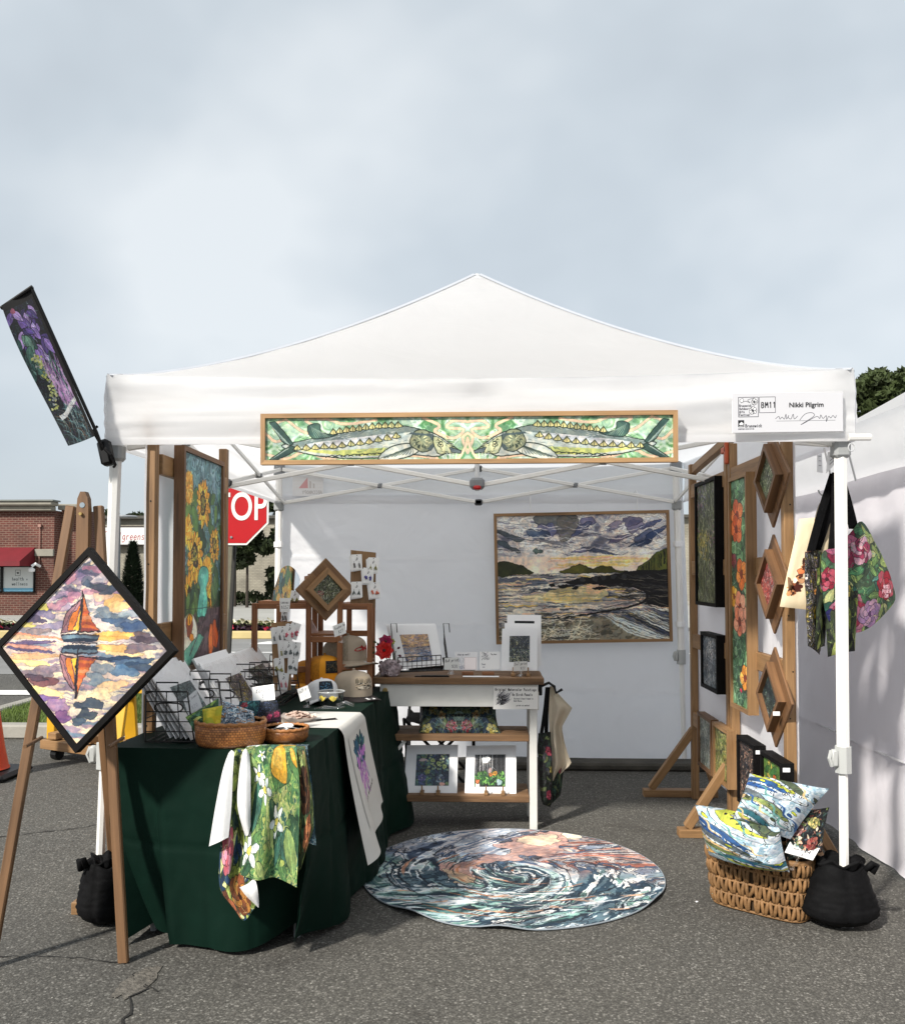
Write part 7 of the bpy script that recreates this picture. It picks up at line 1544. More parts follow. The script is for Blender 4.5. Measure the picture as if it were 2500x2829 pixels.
# small signs in clear clips
def sign_card(label, tl, tr, br, bl, cv, nm, clip=True, foot=None, group=None):
    t = thing('price_sign', label, 'sign', (bl + br) / 2); N_ = (br - bl).cross(tl - bl).normalized(); N_ = N_ if N_.y < 0 else -N_
    m = MB(); m.prism([bl, br, tr, tl], N_ * -.003); m.build('card', PAPER, t)
    m = MB(); e = N_ * .0008; m.quad(bl + e, br + e, tr + e, tl + e); m.build('print', picture(nm, cv, .4), t)
    if clip:
        m = MB(); c = (bl + br) / 2; m.box(c, ((br - bl).length * .35, .014, .014), ch=.004); 
        if foot is not None:
            f_ = Vector(foot); m.tube([c, (c + f_) / 2 + Vector((.006, 0, -.004)), f_], .004, 6)
            m.lathe([(.0, .012), (.016, .008), (.018, 0)], f_, 10)
        m.build('clip', ACRY, t, 40)
    return t
sign_card('bright white ten dollar sign above the rattan baskets of drink sleeves', at(503, 1372, -.0), at(547, 1366, -.0), at(549, 1397, -.02), at(505, 1402, -.02), lettered(220, 150, [('Koozies!', .16, .2, .26, .018, '#4a4a52', .6, .12, -.10), ('$10', .42, .56, .26, .022, '#a9a9b0', .66, 0, -.06)], '#f2f2f0'), 'koozie_sign', True, at(535, 1432, .03))
sign_card('grey tilted sign reading Tea Towels beside the left print rack', at(366, 1398, -.15), at(392, 1377, -.12), at(404, 1412, -.16), at(376, 1428, -.18), lettered(160, 180, [('Tea Towels', .1, .25, .14, .014, '#3a3a42', .6, .1, -.12), ('$20', .35, .66, .2, .022, '#9a9aa0', .66, 0, -.1)], '#c9c9ca'), 'towel_sign', True, at(398, 1448, -.2))
sign_card('white sign reading eight by twenty prints near the clear bowl', at(593, 1376, .62), at(614, 1368, .64), at(621, 1392, .62), at(600, 1401, .60), lettered(180, 160, [('8x20 print!', .08, .18, .22, .02, '#26262c', .58, .1, -.14), ('$35', .5, .62, .2, .02, '#7a7a82', .66, 0, -.1)], '#dededc'), 'print_sign', True, at(612, 1412, .62))
sign_card('white sign reading earrings and twenty two dollars clipped to the shelf', at(558, 1194, 1.05), at(580, 1194, 1.05), at(577, 1222, 1.05), at(559, 1222, 1.05), lettered(150, 190, [('EARRINGS', .12, .28, .12, .018, '#26262c', .6, 0, 0), ('$22', .12, .55, .2, .026, '#26262c', .68, 0, 0), ('or two', .55, .5, .08, .01, '#55555c', .6, 0, 0), ('$40', .62, .66, .1, .014, '#55555c', .6, 0, 0)], '#dededd'), 'earring_sign', True, at(566, 1240, 1.06))
sign_card('tilted white sign reading hats and twenty seven dollars on the shelf', at(664, 1250, 1.10), at(688, 1241, 1.12), at(691, 1264, 1.12), at(668, 1272, 1.10), lettered(190, 170, [('Trucker hats!', .08, .22, .2, .02, '#1c1c22', .5, .06, -.12), ('$27', .36, .58, .24, .026, '#3a3a40', .66, 0, -.08)], '#dededc'), 'hat_sign', True, at(682, 1283, 1.12))

# clear bowl with painted birds
t = thing('clear_bowl', 'clear plastic tub painted with yellow birds on the green table', 'bowl', (-.715, .76, TT))
c = Vector((-.715, .76, TT)); m = MB(); m.lathe([(.0, .002), (.052, .002), (.058, .01), (.064, .07), (.067, .072)], c, 36); m.build('tub', ACRY, t, True)
m = MB(); m.tube([c + Vector((.067 * math.cos(k * .2618), .067 * math.sin(k * .2618), .072)) for k in range(24)], .002, 5, closed=True); m.build('rim', plain('frosted_plastic', (.55, .57, .57), .3, .05), t)
YB = plain('yellow_enamel', (.55, .44, .08), .4, .2, 40)
for a0 in (-2.15, -1.25):
    m = MB(); pr = [(-.016, .008), (-.006, .014), (.004, .012), (.012, .004), (.024, .01), (.014, -.006), (.002, -.014), (-.010, -.008), (-.020, .002)]
    pts = [c + Vector(((.0645) * math.cos(a0 + x / .064), .0645 * math.sin(a0 + x / .064), .044 + z)) for x, z in pr]
    m.add(pts + [sum(pts, Vector()) / 9 + Vector((.0, -.003, 0))], [[k, (k + 1) % 9, 9] for k in range(9)]); m.build('bird', YB, t)
for (pts, lb) in ((((628, 1417), (648, 1412), (672, 1414), (688, 1411)), 'clear plastic clips lying in front of the bird bowl'), (((672, 1408), (690, 1402), (707, 1409)), 'clear plastic clips lying right of the bird bowl')):
    m = MB(); m.tube([at(px, py, .66) for px, py in pts], [.007, .009, .008, .004][:len(pts)], 6); prop(m.build('sign_clip', ACRY, None, True), lb, 'clip', 'loose clips')

# ------------------------------------------------------------------ wooden riser shelves
def riser(label, posts, rails, shelves, loc):
    t = thing('riser_shelf', label, 'shelf', loc)
    for (x, y, z0, z1) in posts: m = MB(); m.bar((x, y, z0), (x, y, z1), .028, .028, (0, 1, 0), ch=.002); m.build('post', WOODR, t)
    for (p, q) in rails: m = MB(); m.bar(p, q, .022, .032, ch=.002); m.build('rail', WOODR, t)
    for (x0, x1, y0, y1, z, n) in shelves:
        for k in range(n): y = y0 + (y1 - y0) * (k + .5) / n; m = MB(); m.box(((x0 + x1) / 2, y, z), (x1 - x0, (y1 - y0) / n - .010, .014), ch=.002); m.build('slat', WOODR, t)
    return t
riser('reddish wooden riser shelf at the left rear of the green table', [(-1.21, 1.20, TT, 1.24), (-1.10, 1.44, TT, 1.23), (-1.075, 1.20, TT, 1.23), (-.914, 1.20, TT, 1.39), (-.93, 1.46, TT, 1.39)],
      [((-1.22, 1.22, 1.225), (-.905, 1.22, 1.225)), ((-1.12, 1.44, 1.225), (-.92, 1.44, 1.225)), ((-.99, 1.46, 1.372), (-.915, 1.46, 1.372)), ((-1.06, 1.22, .88), (-.92, 1.22, .88)), ((-.914, 1.22, 1.385), (-.93, 1.45, 1.385))],
      [(-1.2, -.92, 1.23, 1.43, 1.245, 4), (-1.06, -.93, 1.22, 1.44, .805, 4)], (-1.06, 1.32, TT))
riser('reddish wooden riser shelf holding the caps next to the console', [(-.743, 1.20, TT, 1.25), (-.58, 1.20, TT, 1.24), (-.90, 1.48, TT, 1.24), (-.735, 1.48, TT, 1.24), (-.60, 1.48, TT, 1.24)],
      [((-.755, 1.20, 1.222), (-.57, 1.20, 1.222)), ((-.91, 1.48, 1.222), (-.59, 1.48, 1.222)), ((-.905, 1.20, 1.045), (-.75, 1.20, 1.045)), ((-.735, 1.20, .895), (-.58, 1.20, .895)), ((-.9, 1.47, 1.06), (-.6, 1.47, 1.06))],
      [(-.74, -.585, 1.22, 1.46, 1.232, 3), (-.905, -.745, 1.215, 1.46, 1.068, 4), (-.735, -.585, 1.215, 1.46, .915, 4)], (-.74, 1.34, TT))
# wavy mirror
mir, mt, mb_, mo = newmat('mirror_glass'); mb_.inputs['Metallic'].default_value = 1; mb_.inputs['Roughness'].default_value = .02; mb_.inputs['Base Color'].default_value = (.8, .82, .82, 1)
t = thing('wavy_mirror', 'small wavy edged mirror standing on the left riser shelf', 'mirror', at(572, 1207, 1.27))
pts = [at(px, py, 1.27 + .03 * (1207 - py) / 77) for px, py in smooth_pts([(547, 1207), (544, 1190), (549, 1170), (556, 1150), (562, 1135), (574, 1129), (584, 1133), (592, 1142), (598, 1155), (596, 1172), (592, 1190), (594, 1207)], 4, True)]
m = MB(); m.prism(pts, (0, .006, 0)); m.build('glass', mir, t)
m = MB(); m.bar(at(562, 1207, 1.29), at(570, 1150, 1.32), .02, .01, (0, 1, 0)); m.build('easel_back', WOODR, t)
# diamond framed grass picture on the shelf, turned a little
framed('diamond_painting', 'wood framed diamond picture of grasses leaning on the riser shelves', at(655, 1177, 1.12), .165, .165, (0, R(45), R(30)), picture('shelf_diamond_art', art_meadow(160, 160, 18, ['#4a5434', '#6f7a4a', '#2a3026', '#8a8a6a'], [(.4, .85, .08, .06, '#a04048', 40), (.6, .6, .1, .1, '#6a6a3a', 40)], n=520), .45), WOODL, .024, .035, board=(.038, .012, WOOD))

# earring boards with cards
EB = wood('mdf_board', (.16, .085, .036), (.25, .14, .06), .6)
def ear_card(par_label, c, w, h, tilt, colr, kind, group, n=3):
    t = thing('earring_card', par_label, 'earrings', c, group=group)
    for k in range(n):
        off = Vector((-.005 * k, .0035 * k, -.004 * k)); ti = tilt + .05 * k; ca, sa = math.cos(ti), math.sin(ti)
        P = [c + off + Vector((x * ca - z * sa, 0, x * sa + z * ca)) for x, z in ((-w / 2, -h / 2), (w / 2, -h / 2), (w / 2, h / 2), (-w / 2, h / 2))]
        m = MB(); m.prism(P, (0, .0012, 0)); m.build('card', PAPER, t)
    m = MB(); m.tube([c + Vector((.002, -.001, h * .43)), c + Vector((.002, -.003, h * .43))], .0025, 6); m.tube([c + Vector((-.004, -.0015, h * .1)), c + Vector((.002, -.0015, h * .3)), c + Vector((.006, -.0015, h * .22)), c + Vector((-.002, -.0015, h * .12))], .0009, 4); m.build('printed_mark', INK, t)
    for s_ in (-1, 1):
        m = MB(); q = c + Vector((s_ * w * .24, -.004, -h * .12)); m.tube([q + Vector((0, 0, h * .16)), q], .0008, 4)
        if kind == 'tassel':
            for k in range(12): m.tube([q + Vector((0, 0, .004)), q + Vector((random.gauss(0, .006), random.gauss(0, .002), -.014 + random.gauss(0, .004)))], .0012, 4)
        elif kind == 'bar':
            for k in range(4): m.box(q + Vector((.001 * k, 0, -.006 * k)), (.010, .003, .0045), ch=.001)
        else:
            for k in range(5): m.lathe([(0, -.006), (.005, -.003), (.006, 0), (.004, .004), (0, .006)], q + Vector((random.uniform(-.006, .006), 0, random.uniform(-.014, .004))), 7)
        m.build('earring', colr, t)
    return t
t = thing('earring_board', 'brown upright board of earring cards on the right riser shelf', 'display board', at(724, 1213, 1.24))
m = MB(); m.prism([at(699, 1211, 1.24), at(749, 1213, 1.24), at(750, 1103, 1.27), at(700, 1098, 1.27)], (0, .008, 0)); m.uv = [[(m.v[k][2], m.v[k][0]) for k in f] for f in m.f]; m.build('board', EB, t)
for px in (715, 729, 739): m = MB(); q = at(px, 1209, 1.238); m.tube([q, q + Vector((0, -.003, 0))], .0035, 8); m.build('peg', WOODL, t)
BK, GN, BL_, GY, RD = plain('black_beads', (.02, .02, .02), .4), plain('olive_beads', (.22, .21, .05), .5, .4, 60), plain('violet_beads', (.05, .045, .22), .35, .4, 60), plain('slate_beads', (.10, .12, .12), .4, .4, 60), plain('coral_beads', (.55, .13, .07), .45, .3, 60)
GP = 'earring cards on the right board'
ear_card('earring card with black striped bars, top left of the right board', at(712, 1122, 1.225), .058, .084, .05, BK, 'bar', GP)
ear_card('earring card with olive green tassels, top right of the right board', at(745, 1128, 1.225), .058, .082, -.05, GN, 'tassel', GP)
ear_card('earring card with violet blue petals in the middle of the right board', at(735, 1149, 1.22), .058, .084, -.05, BL_, 'petal', GP)
ear_card('earring card with slate grey leaves, lower left of the right board', at(712, 1177, 1.22), .06, .086, .04, GY, 'tassel', GP)
ear_card('earring card with coral red clusters, lower right of the right board', at(748, 1178, 1.22), .058, .084, .02, RD, 'petal', GP)
t = thing('earring_board', 'tapered brown board crowded with earring cards above the wire racks', 'display board', at(562, 1375, .92))
m = MB(); m.prism([at(546, 1378, .90), at(580, 1378, .90), at(583, 1240, .98), at(541, 1244, .98)], (0, .008, 0)); m.uv = [[(m.v[k][2], m.v[k][0]) for k in f] for f in m.f]; m.build('board', EB, t)
GP2 = 'earring cards on the left board'
PK = plain('pink_beads', (.5, .10, .14), .45, .4, 60)
for i, (px, py, tl_, c_, kd, lb) in enumerate(((552, 1268, .06, GY, 'bar', 'earring card with grey bars at the upper left of the tapered board'), (563, 1266, .03, BK, 'bar', 'earring card with dark bars at the top middle of the tapered board'), (578, 1262, -.28, PK, 'petal', 'earring card with pink drops at the upper right of the tapered board'), (588, 1259, -.3, PK, 'petal', 'outermost pink earring card at the upper right of the tapered board'),
    (566, 1297, .05, GN, 'bar', 'earring card with olive bars halfway up the tapered board'), (576, 1296, .0, GY, 'petal', 'earring card with slate drops halfway up the tapered board'), (590, 1298, -.1, GY, 'tassel', 'earring card with grey leaves at the right edge of the tapered board'),
    (558, 1330, .04, GN, 'petal', 'earring card with olive drops low on the tapered board'), (585, 1328, -.1, GY, 'petal', 'earring card with grey domes low at the right of the tapered board'), (566, 1360, -.12, PK, 'bar', 'earring card with red pink bars at the foot of the tapered board'))):
    ear_card(lb, at(px, py, .955 - .0012 * (py - 1260) - .01 * (i % 3)), .048, .082, tl_, c_, kd, GP2, 2)
ear_card('earring card with olive tassels leaning on the wavy mirror', at(588, 1192, 1.235), .05, .066, -.18, GN, 'tassel', None, 1)
ear_card('small earring card hanging under the earring price sign', at(567, 1228, 1.06), .03, .05, 0, BK, 'bar', None, 1)
m = MB(); m.prism([at(617, 1232, 1.3), at(622, 1268, 1.3), at(636, 1266, 1.3)], (0, .03, 0)); prop(m.build('pink_pouch', plain('pink_striped_cloth', (.5, .36, .33), .8, .2, 30)), 'small pink folded pouch on the middle shelf behind the diamond picture', 'pouch')

# caps
def cap(label, c, s, yaw, crown, front, brim, patch=None, nm=None, tilt=0, fish=False, pu=1.0):
    t = thing('trucker_cap', label, 'cap', c, (R(tilt), 0, yaw), None)
    def pt(a, q):         # a: 0 = front (-y), q: 0 rim .. 1 crown top
        f = max(0, math.cos(a)); r = (1 - q ** 4.5) ** .5 if q < 1 else 0
        hgt = .108 * (q ** .8) * (1 + .06 * f)
        return Vector((math.sin(a) * .082 * r, -math.cos(a) * .098 * r + (-.008 * f), hgt)) * s
    for nm_, a0, a1, mt_ in (('crown', .75, 2 * math.pi - .75, crown), ('front_panel', -.75, .75, front)):
        m = MB(); m.grid(lambda u, v: pt(a0 + (a1 - a0) * u, v), 26, 14); m.f = [f for f in m.f]; o = m.build(nm_, mt_, t, True, world=False)
    m = MB(); 
    def br(u, v):
        a = -1.15 + 2.3 * u; rim = pt(a, 0); ex = .088 * math.cos(a * .95) * v * s; return rim + Vector((math.sin(a) * ex * .25, -ex, (-.020 * v * abs(math.sin(a)) ** 1.5 - .004 * v) * s))
    m.grid(br, 24, 8); k = len(m.v); m.grid(lambda u, v: br(u, v) - Vector((0, 0, .003 * s)), 24, 8, flip=True); m.build('brim', brim, t, True, world=False)
    m = MB(); m.lathe([(.008 * s, 0), (.006 * s, .004 * s), (0, .006 * s)], pt(0, 1) , 8); m.build('button', crown, t, world=False)
    if patch is not None:
        m = MB(); m.grid(lambda u, v: pt((-.52 + 1.04 * u) * pu, .22 + .52 * v) * 1.0 + Vector((math.sin(-.5 + u) * .002, -.0025 * s, 0)), 12, 8); m.build('patch', picture(nm, patch, .7), t, True, world=False)
    if fish:
        pr = [(-.5, .1), (-.38, .3), (-.1, .44), (.02, .62), (.12, .42), (.3, .3), (.42, .42), (.5, .55), (.46, .32), (.5, .06), (.4, .2), (.2, .12), (.1, -.02), (.06, .1), (-.2, .0), (-.4, .0)]
        pts = [pt(.95 * x, .3 + .42 * z) + Vector((0, -.003 * s, 0)) for x, z in pr]; m = MB(); cc_ = sum(pts, Vector()) / len(pts) + Vector((0, -.003 * s, 0))
        m.add(pts + [cc_], [[k, (k + 1) % len(pts), len(pts)] for k in range(len(pts))]); m.build('fish_print', plain('red_print', (.33, .02, .02), .6, .15, 60), t, world=False)
    m = MB(); bq = [br(.5 + u, v) + Vector((0, 0, .0015)) for u, v in ((-.09, .45), (.09, .45), (.09, .8), (-.09, .8))]; m.quad(*bq); m.build('brim_sticker', PAPER, t, world=False)
    m = MB(); bq = [br(.5 + u, v) + Vector((0, 0, .003)) for u, v in ((-.055, .52), (.055, .52), (.055, .68), (-.055, .68))]; m.quad(*bq); m.build('sticker_mark', INK, t, world=False)
    return t
TAN = plain('tan_cotton', (.36, .30, .23), .85, .08, 12, bump=.2, bscale=300); TANM = plain('tan_mesh', (.30, .255, .19), .85, .2, 90, bump=.6, bscale=260)
ORG = plain('orange_foam', (.72, .30, .015), .75, .06, 12); ORGM = plain('orange_mesh', (.50, .20, .012), .8, .25, 90, bump=.6, bscale=260)
CWH = plain('cap_white', (.70, .71, .73), .8, .05, 12); CBK = plain('cap_black', (.014, .010, .010), .8, .2); YGM = plain('olive_cap', (.25, .18, .03), .8, .3, 20)
bd1 = art_board(['#2a6a9a', '#4a9ac0', '#1a3a6a', '#7ab4cc', '#14406a'], 160, 120); bd2 = Cv(160, 90, '#a99a84', 4)
for i in range(40): x = bd2.r.rand(); bd2.line([(x, .55), (x, .12 + .25 * bd2.r.rand())], .02, '#14140f', 1, 0, 2)
bd2.strokes(70, ['#0f0f0f', '#c9bfae', '#2a2a28'], .2, .03, 0, .2, (0, .5, 1, 1), .95); bd3 = art_board(['#5a4a2a', '#8a7a4a', '#3a4a3a', '#26221a'], 160, 110)
cap('tan cap with a red fish print on the upper riser shelf', at(692, 1316, 1.33), 1.2, R(48), TANM, TAN, TAN, fish=True)
cap('second tan cap stacked beneath the red fish cap', at(680, 1321, 1.36), 1.16, R(44), TANM, TAN, TAN)
cap('bright orange cap with a dark landscape patch', at(646, 1354, 1.27), 1.16, R(34), ORGM, ORG, ORG, bd3, 'dark_patch', pu=.8)
cap('orange mesh cap half hidden left of the orange patch cap', at(618, 1360, 1.32), 1.1, R(20), ORGM, ORGM, ORG)
cap('olive yellow cap tucked behind the orange one', at(686, 1350, 1.38), .95, R(30), YGM, YGM, YGM)
cap('white cap with a blue ocean patch leaning behind the clear bowl', at(643, 1400, .92), 1.0, R(24), CWH, CWH, CWH, bd1, 'ocean_patch', -14, pu=.85)
cap('beige cap with a black brim and dark treeline patch', at(704, 1386, 1.05), 1.14, R(38), TAN, TAN, CBK, bd2, 'treeline_patch')
# ------------------------------------------------------------------ things on and under the console table
CT = .831
# barnacle vase with two flowers
t = thing('barnacle_vase', 'barnacle crusted vase holding red and magenta flowers on the console', 'vase', (-.49, 1.36, CT))
c = Vector((-.487, 1.36, CT)); BARN = plain('barnacle_shell', (.34, .28, .30), .7, .55, 40, bump=.8, bscale=50)
m = MB(); m.lathe([(.035, 0), (.056, .015), (.062, .04), (.05, .07), (.028, .088), (.02, .088)], c, 24, fn=lambda p, a: p * (1 + .12 * fbm(math.cos(a) * 3, math.sin(a) * 3, p.z * 40)) if p.z > .002 else p); m.build('body', BARN, t, True)
for k in range(30):
    a = random.uniform(2.6, 6.9); z = random.uniform(.008, .078); r = .063 * math.sin(min(1.57, .7 + z * 10)) * (1 - max(0, z - .05) * 9); n_ = Vector((math.cos(a), math.sin(a), .3)); q = c + Vector((r * math.cos(a), r * math.sin(a), z)); M_ = n_.to_track_quat('Z', 'Y').to_matrix(); s_ = random.uniform(.7, 1.4)
    m = MB(); m.lathe([(.011 * s_, 0), (.0085 * s_, .007 * s_), (.006 * s_, .011 * s_), (.0045 * s_, .010 * s_), (.003 * s_, .004 * s_)], (0, 0, 0), 9); m.v = [tuple(q + M_ @ Vector(v)) for v in m.v]; m.build('barnacle', BARN, t, 40)
def bloom(name, c, r, colr, core, nrm, layers=3):
    m = MB(); M_ = Vector(nrm).normalized().to_track_quat('Z', 'Y').to_matrix()
    for L_ in range(layers):
        n = 7 - L_; rr = r * (1 - .27 * L_)
        for k in range(n):
            a = k / n * 6.283 + L_ * .4; ca, sa = math.cos(a), math.sin(a); 
            def pp(u, v, a=a, rr=rr, L_=L_): 
                w = (u - .5) * 1.5 * math.sin(math.pi * min(1, .12 + v * .88)) ** .6; q = Vector((rr * v * math.cos(a + w * .9), rr * v * math.sin(a + w * .9), rr * (.12 + .28 * L_) * v * v + .05 * rr * math.sin(u * 9 + v * 4) * v)); return c + M_ @ q
            m.grid(pp, 5, 4)
    o = m.build(name, colr, t, True); m = MB(); m.lathe([(r * .16, 0), (r * .14, r * .1), (0, r * .14)], (0, 0, 0), 8); m.v = [tuple(c + M_ @ (Vector(v) + Vector((0, 0, r * .1)))) for v in m.v]; m.build('flower_centre', core, o)
bloom('red_flower', at(767, 1299, 1.27), .056, plain('red_petal', (.50, .012, .010), .5, .25, 30), plain('dark_centre', (.06, .01, .01), .7), (-.1, -1, .35)); bloom('magenta_flower', at(770, 1281, 1.32), .044, plain('magenta_petal', (.26, .006, .06), .5, .25, 30), MATS['dark_centre'], (.1, -1, .5)); bloom('yellow_bud', at(782, 1281, 1.38), .02, plain('lime_petal', (.35, .36, .06), .5, .2), MATS['dark_centre'], (.3, -1, .4), 2)
m = MB()
for (px, py) in ((767, 1299), (770, 1281), (782, 1281), (758, 1290), (752, 1285), (790, 1300)): m.tube([c + Vector((0, 0, .08)), (c + at(px, py, 1.37)) / 2 + Vector((0, 0, .02)), at(px, py, 1.36)], .0022, 5)
m.build('stems', LEAF_M, t)
for (px, py, a) in ((752, 1284, 2.6), (748, 1293, 3.0), (756, 1290, 2.0), (750, 1301, 3.6), (760, 1286, 1.5), (757, 1303, 3.4), (792, 1296, .6), (794, 1308, -.3)):
    q = at(px, py, 1.35); d = Vector((math.cos(a), -.2, math.sin(a))) * .024; w = Vector((-math.sin(a), 0, math.cos(a))) * .008; m = MB(); m.add([q, q + d * .5 + w, q + d, q + d * .5 - w], [[0, 1, 2, 3]]); m.build('leaf', LEAF_M if px < 780 else plain('plum_leaf', (.08, .01, .03), .6), t)

# tilted print in its own wire rack
t = thing('wire_rack', 'black wire rack tilted on the console table holding one print', 'rack', at(840, 1340, 1.40))
m = MB(); P = lambda u, v: at(794 + 86 * u, 1341 - 5 * u, 1.36 - .06 * v) + Vector((0, 0, .002 + .075 * v)); wire_panel(m, P, 9, 3, .0018); m.build('front_lip', WIRE, t)
for nm, x0, x1 in (('end_panel', 790, 778), ('end_panel', 896, 878)):
    m = MB(); a, b_ = at(x0, 1335, 1.40), at(x0 - 3, 1335, 1.62); up = Vector((-.03, .05, .20))
    P = lambda u, v: a + (b_ - a) * u + up * v * (1 - .25 * u); wire_panel(m, P, 2, 5, .0018); q = P(0, 1); q2 = P(.4, 1); m.tube([q, q + Vector((-.004, 0, .05)), q + Vector((.028, 0, .05)), q + Vector((.032, 0, 0))], .0028, 6); m.build(nm, WIRE, t)
m = MB(); a, b_ = at(794, 1342, 1.36), at(884, 1338, 1.36); m.tube([a, b_], .004, 6); m.tube([a + Vector((0, .22, 0)), b_ + Vector((0, .22, 0))], .003, 6); m.tube([a, a + Vector((0, .22, 0))], .003, 6); m.tube([b_, b_ + Vector((0, .22, 0))], .003, 6); m.build('base_wires', WIRE, t)
def board_print(label, tl, tr, br, bl, rect, cv, nm, sleeve_=True, group=None, th=.004):
    t = thing('matted_print', label, 'print', (bl + br) / 2, group=group); N_ = (br - bl).cross(tl - bl).normalized(); N_ = N_ if N_.y < 0 else -N_
    m = MB(); m.prism([bl, br, tr, tl], N_ * -th); m.build('mat_board', MATTE, t)
    q = lambda u, v, o=.001: (bl * (1 - u) + br * u) * (1 - v) + (tl * (1 - u) + tr * u) * v + N_ * o
    if cv is not None:
        a, b_, c_, d = rect; m = MB(); m.quad(q(a, c_), q(b_, c_), q(b_, d), q(a, d)); m.build('picture', picture(nm, cv, .4), t)
    if sleeve_: m = MB(); m.quad(q(-.03, -.01, .004), q(1.04, -.01, .004), q(1.04, 1.05, .004), q(-.03, 1.05, .004)); m.build('plastic_sleeve', CLEAR, t)
board_print('matted sunset sea print tilted back in the console wire rack', at(774, 1249, 1.50), at(870, 1248, 1.50), at(885, 1328, 1.41), at(796, 1336, 1.41), (.2, .79, .13, .78), art_sunset(), 'sunset_print')
board_print('plain white mat board behind the tilted sunset print', at(770, 1246, 1.515), at(868, 1245, 1.515), at(883, 1326, 1.43), at(792, 1334, 1.43), None, None, '', False)
sign_card('small grey sign reading eight by eight prints beside the console wire rack', at(887, 1314, 1.34), at(915, 1312, 1.34), at(917, 1338, 1.325), at(886, 1337, 1.325), lettered(200, 160, [('8x8 prints!', .06, .14, .24, .024, '#26262c', .56, .08, -.06), ('$30', .52, .6, .24, .024, '#5a5a62', .66, 0, -.04)], '#c4c4c2'), 'eight_sign', True, at(900, 1346, 1.32))
t = thing('spray_bottle', 'small clear bottle standing behind the signs on the console', 'bottle', at(900, 1338, 1.48)); q = at(900, 1338, 1.48); m = MB(); m.lathe([(.0, 0), (.014, .001), (.015, .045), (.012, .055), (.006, .062), (.006, .07)], (q.x, q.y, CT), 16); m.build('bottle', ACRY, t, True); m = MB(); m.lathe([(.008, .07), (.008, .088), (.004, .09), (.0, .09)], (q.x, q.y, CT), 12); m.build('pump', plain('frosted_cap', (.6, .62, .62), .4), t, 40)
qa = lettered(180, 140, [('shop my work!', .1, .08, .11, .011, '#3a3a44', .5, .1, -.02)], '#d2d2d4'); qa.strokes(40, ['#8a8a98', '#5a6a8a', '#a9a9b4'], .2, .012, 1.2, .6, (.03, .2, .4, .95), .9, .9); qa.poly([(.42, .3), (.94, .3), (.94, .95), (.42, .95)], '#e4dcdc', 1, 0, '#8a6a6a', .008)
qb = lettered(180, 140, [('Pay here', .55, .1, .09, .010, '#33333a', .5, 0, 0), ('Thank', .1, .66, .09, .010, '#55555c', .55, 0, 0), ('you', .14, .8, .09, .010, '#55555c', .55, 0, 0)], '#d6d6d6'); qb.strokes(34, ['#26262c', '#5a5a60'], .16, .014, -.6, .4, (.06, .1, .38, .5), .9, .6)
for (x0, x1, y0, y1, cv, nm, lb, bx0, bx1) in ((908, 953, 1302, 1338, qa, 'follow_card', 'white card with a purple line drawing on the console, left of the two', 922, 945), (957, 998, 1301, 1337, qb, 'payment_card', 'white card with a dark feather drawing on the console, right of the two', 962, 986)):
    board_print(lb, at(x0, y0, 1.46), at(x1, y0, 1.46), at(x1, y1, 1.42), at(x0, y1, 1.42), (0, 1, 0, 1), cv, nm, False, 'cards in wooden blocks', .0015)
    m = MB(); a = at(bx0, 1341, 1.41); b_ = at(bx1, 1341, 1.41); m.box(((a.x + b_.x) / 2, 1.405, CT + .010), (b_.x - a.x, .03, .020), ch=.002); prop(m.build('card_block', WOODR), 'small brown wooden block holding the ' + ('purple drawing' if bx0 < 950 else 'feather drawing') + ' card', 'card holder')
m = MB(); m.box((.02, 1.33, CT + .002), (.20, .05, .0015)); prop(m.build('paper_slip', PAPER), 'long white paper slip lying flat at the console front', 'paper')
m = MB(); m.box((-.25, 1.325, CT + .003), (.19, .03, .004)); m.box((-.235, 1.318, CT + .007), (.15, .02, .003)); prop(m.build('dark_ruler', BLACKP), 'flat dark tools lying in front of the wire rack', 'ruler')
fv = art_marbled(160, 210, ['#c9ccd0', '#3a4a6a', '#e4e4d8', '#5a6a4a', '#8a94a8', '#d9d49a', '#1c2430'], 61, 3, 1.5, '#14181e', 9); fv.strokes(90, ['#14181c', '#e9e6c0', '#4a6a4a'], .3, .012, 1.0, 1.0, (0, .45, 1, .9), .9)
board_print('rearmost white matted print of the stack at the right of the console', at(1012, 1227, 1.58), at(1080, 1228, 1.58), at(1080, 1330, 1.52), at(1012, 1330, 1.52), (.22, .8, .3, .88), art_board(['#4a4a50', '#8a8a90'], 100, 140), 'rear_print', False, 'prints stacked at the console right')
board_print('middle white mat board of the stack at the right of the console', at(1007, 1244, 1.52), at(1074, 1245, 1.52), at(1074, 1335, 1.46), at(1007, 1335, 1.46), None, None, '', False, 'prints stacked at the console right')
board_print('front matted print of spiky flowers in the stack at the console right', at(1002, 1255, 1.47), at(1072, 1254, 1.47), at(1072, 1339, 1.41), at(1000, 1339, 1.41), (.22, .79, .2, .82), fv, 'spiky_print', True)
sign_card('grey sign reading five by seven prints on a little wooden stand', at(1025, 1321, 1.36), at(1052, 1320, 1.36), at(1053, 1339, 1.355), at(1024, 1340, 1.355), lettered(200, 150, [('5x7 prints!', .07, .14, .26, .024, '#26262c', .56, .06, -.05), ('$22', .5, .6, .24, .024, '#5a5a62', .66, 0, -.04)], '#c0bfbc'), 'five_sign', True, at(1038, 1350, 1.33))
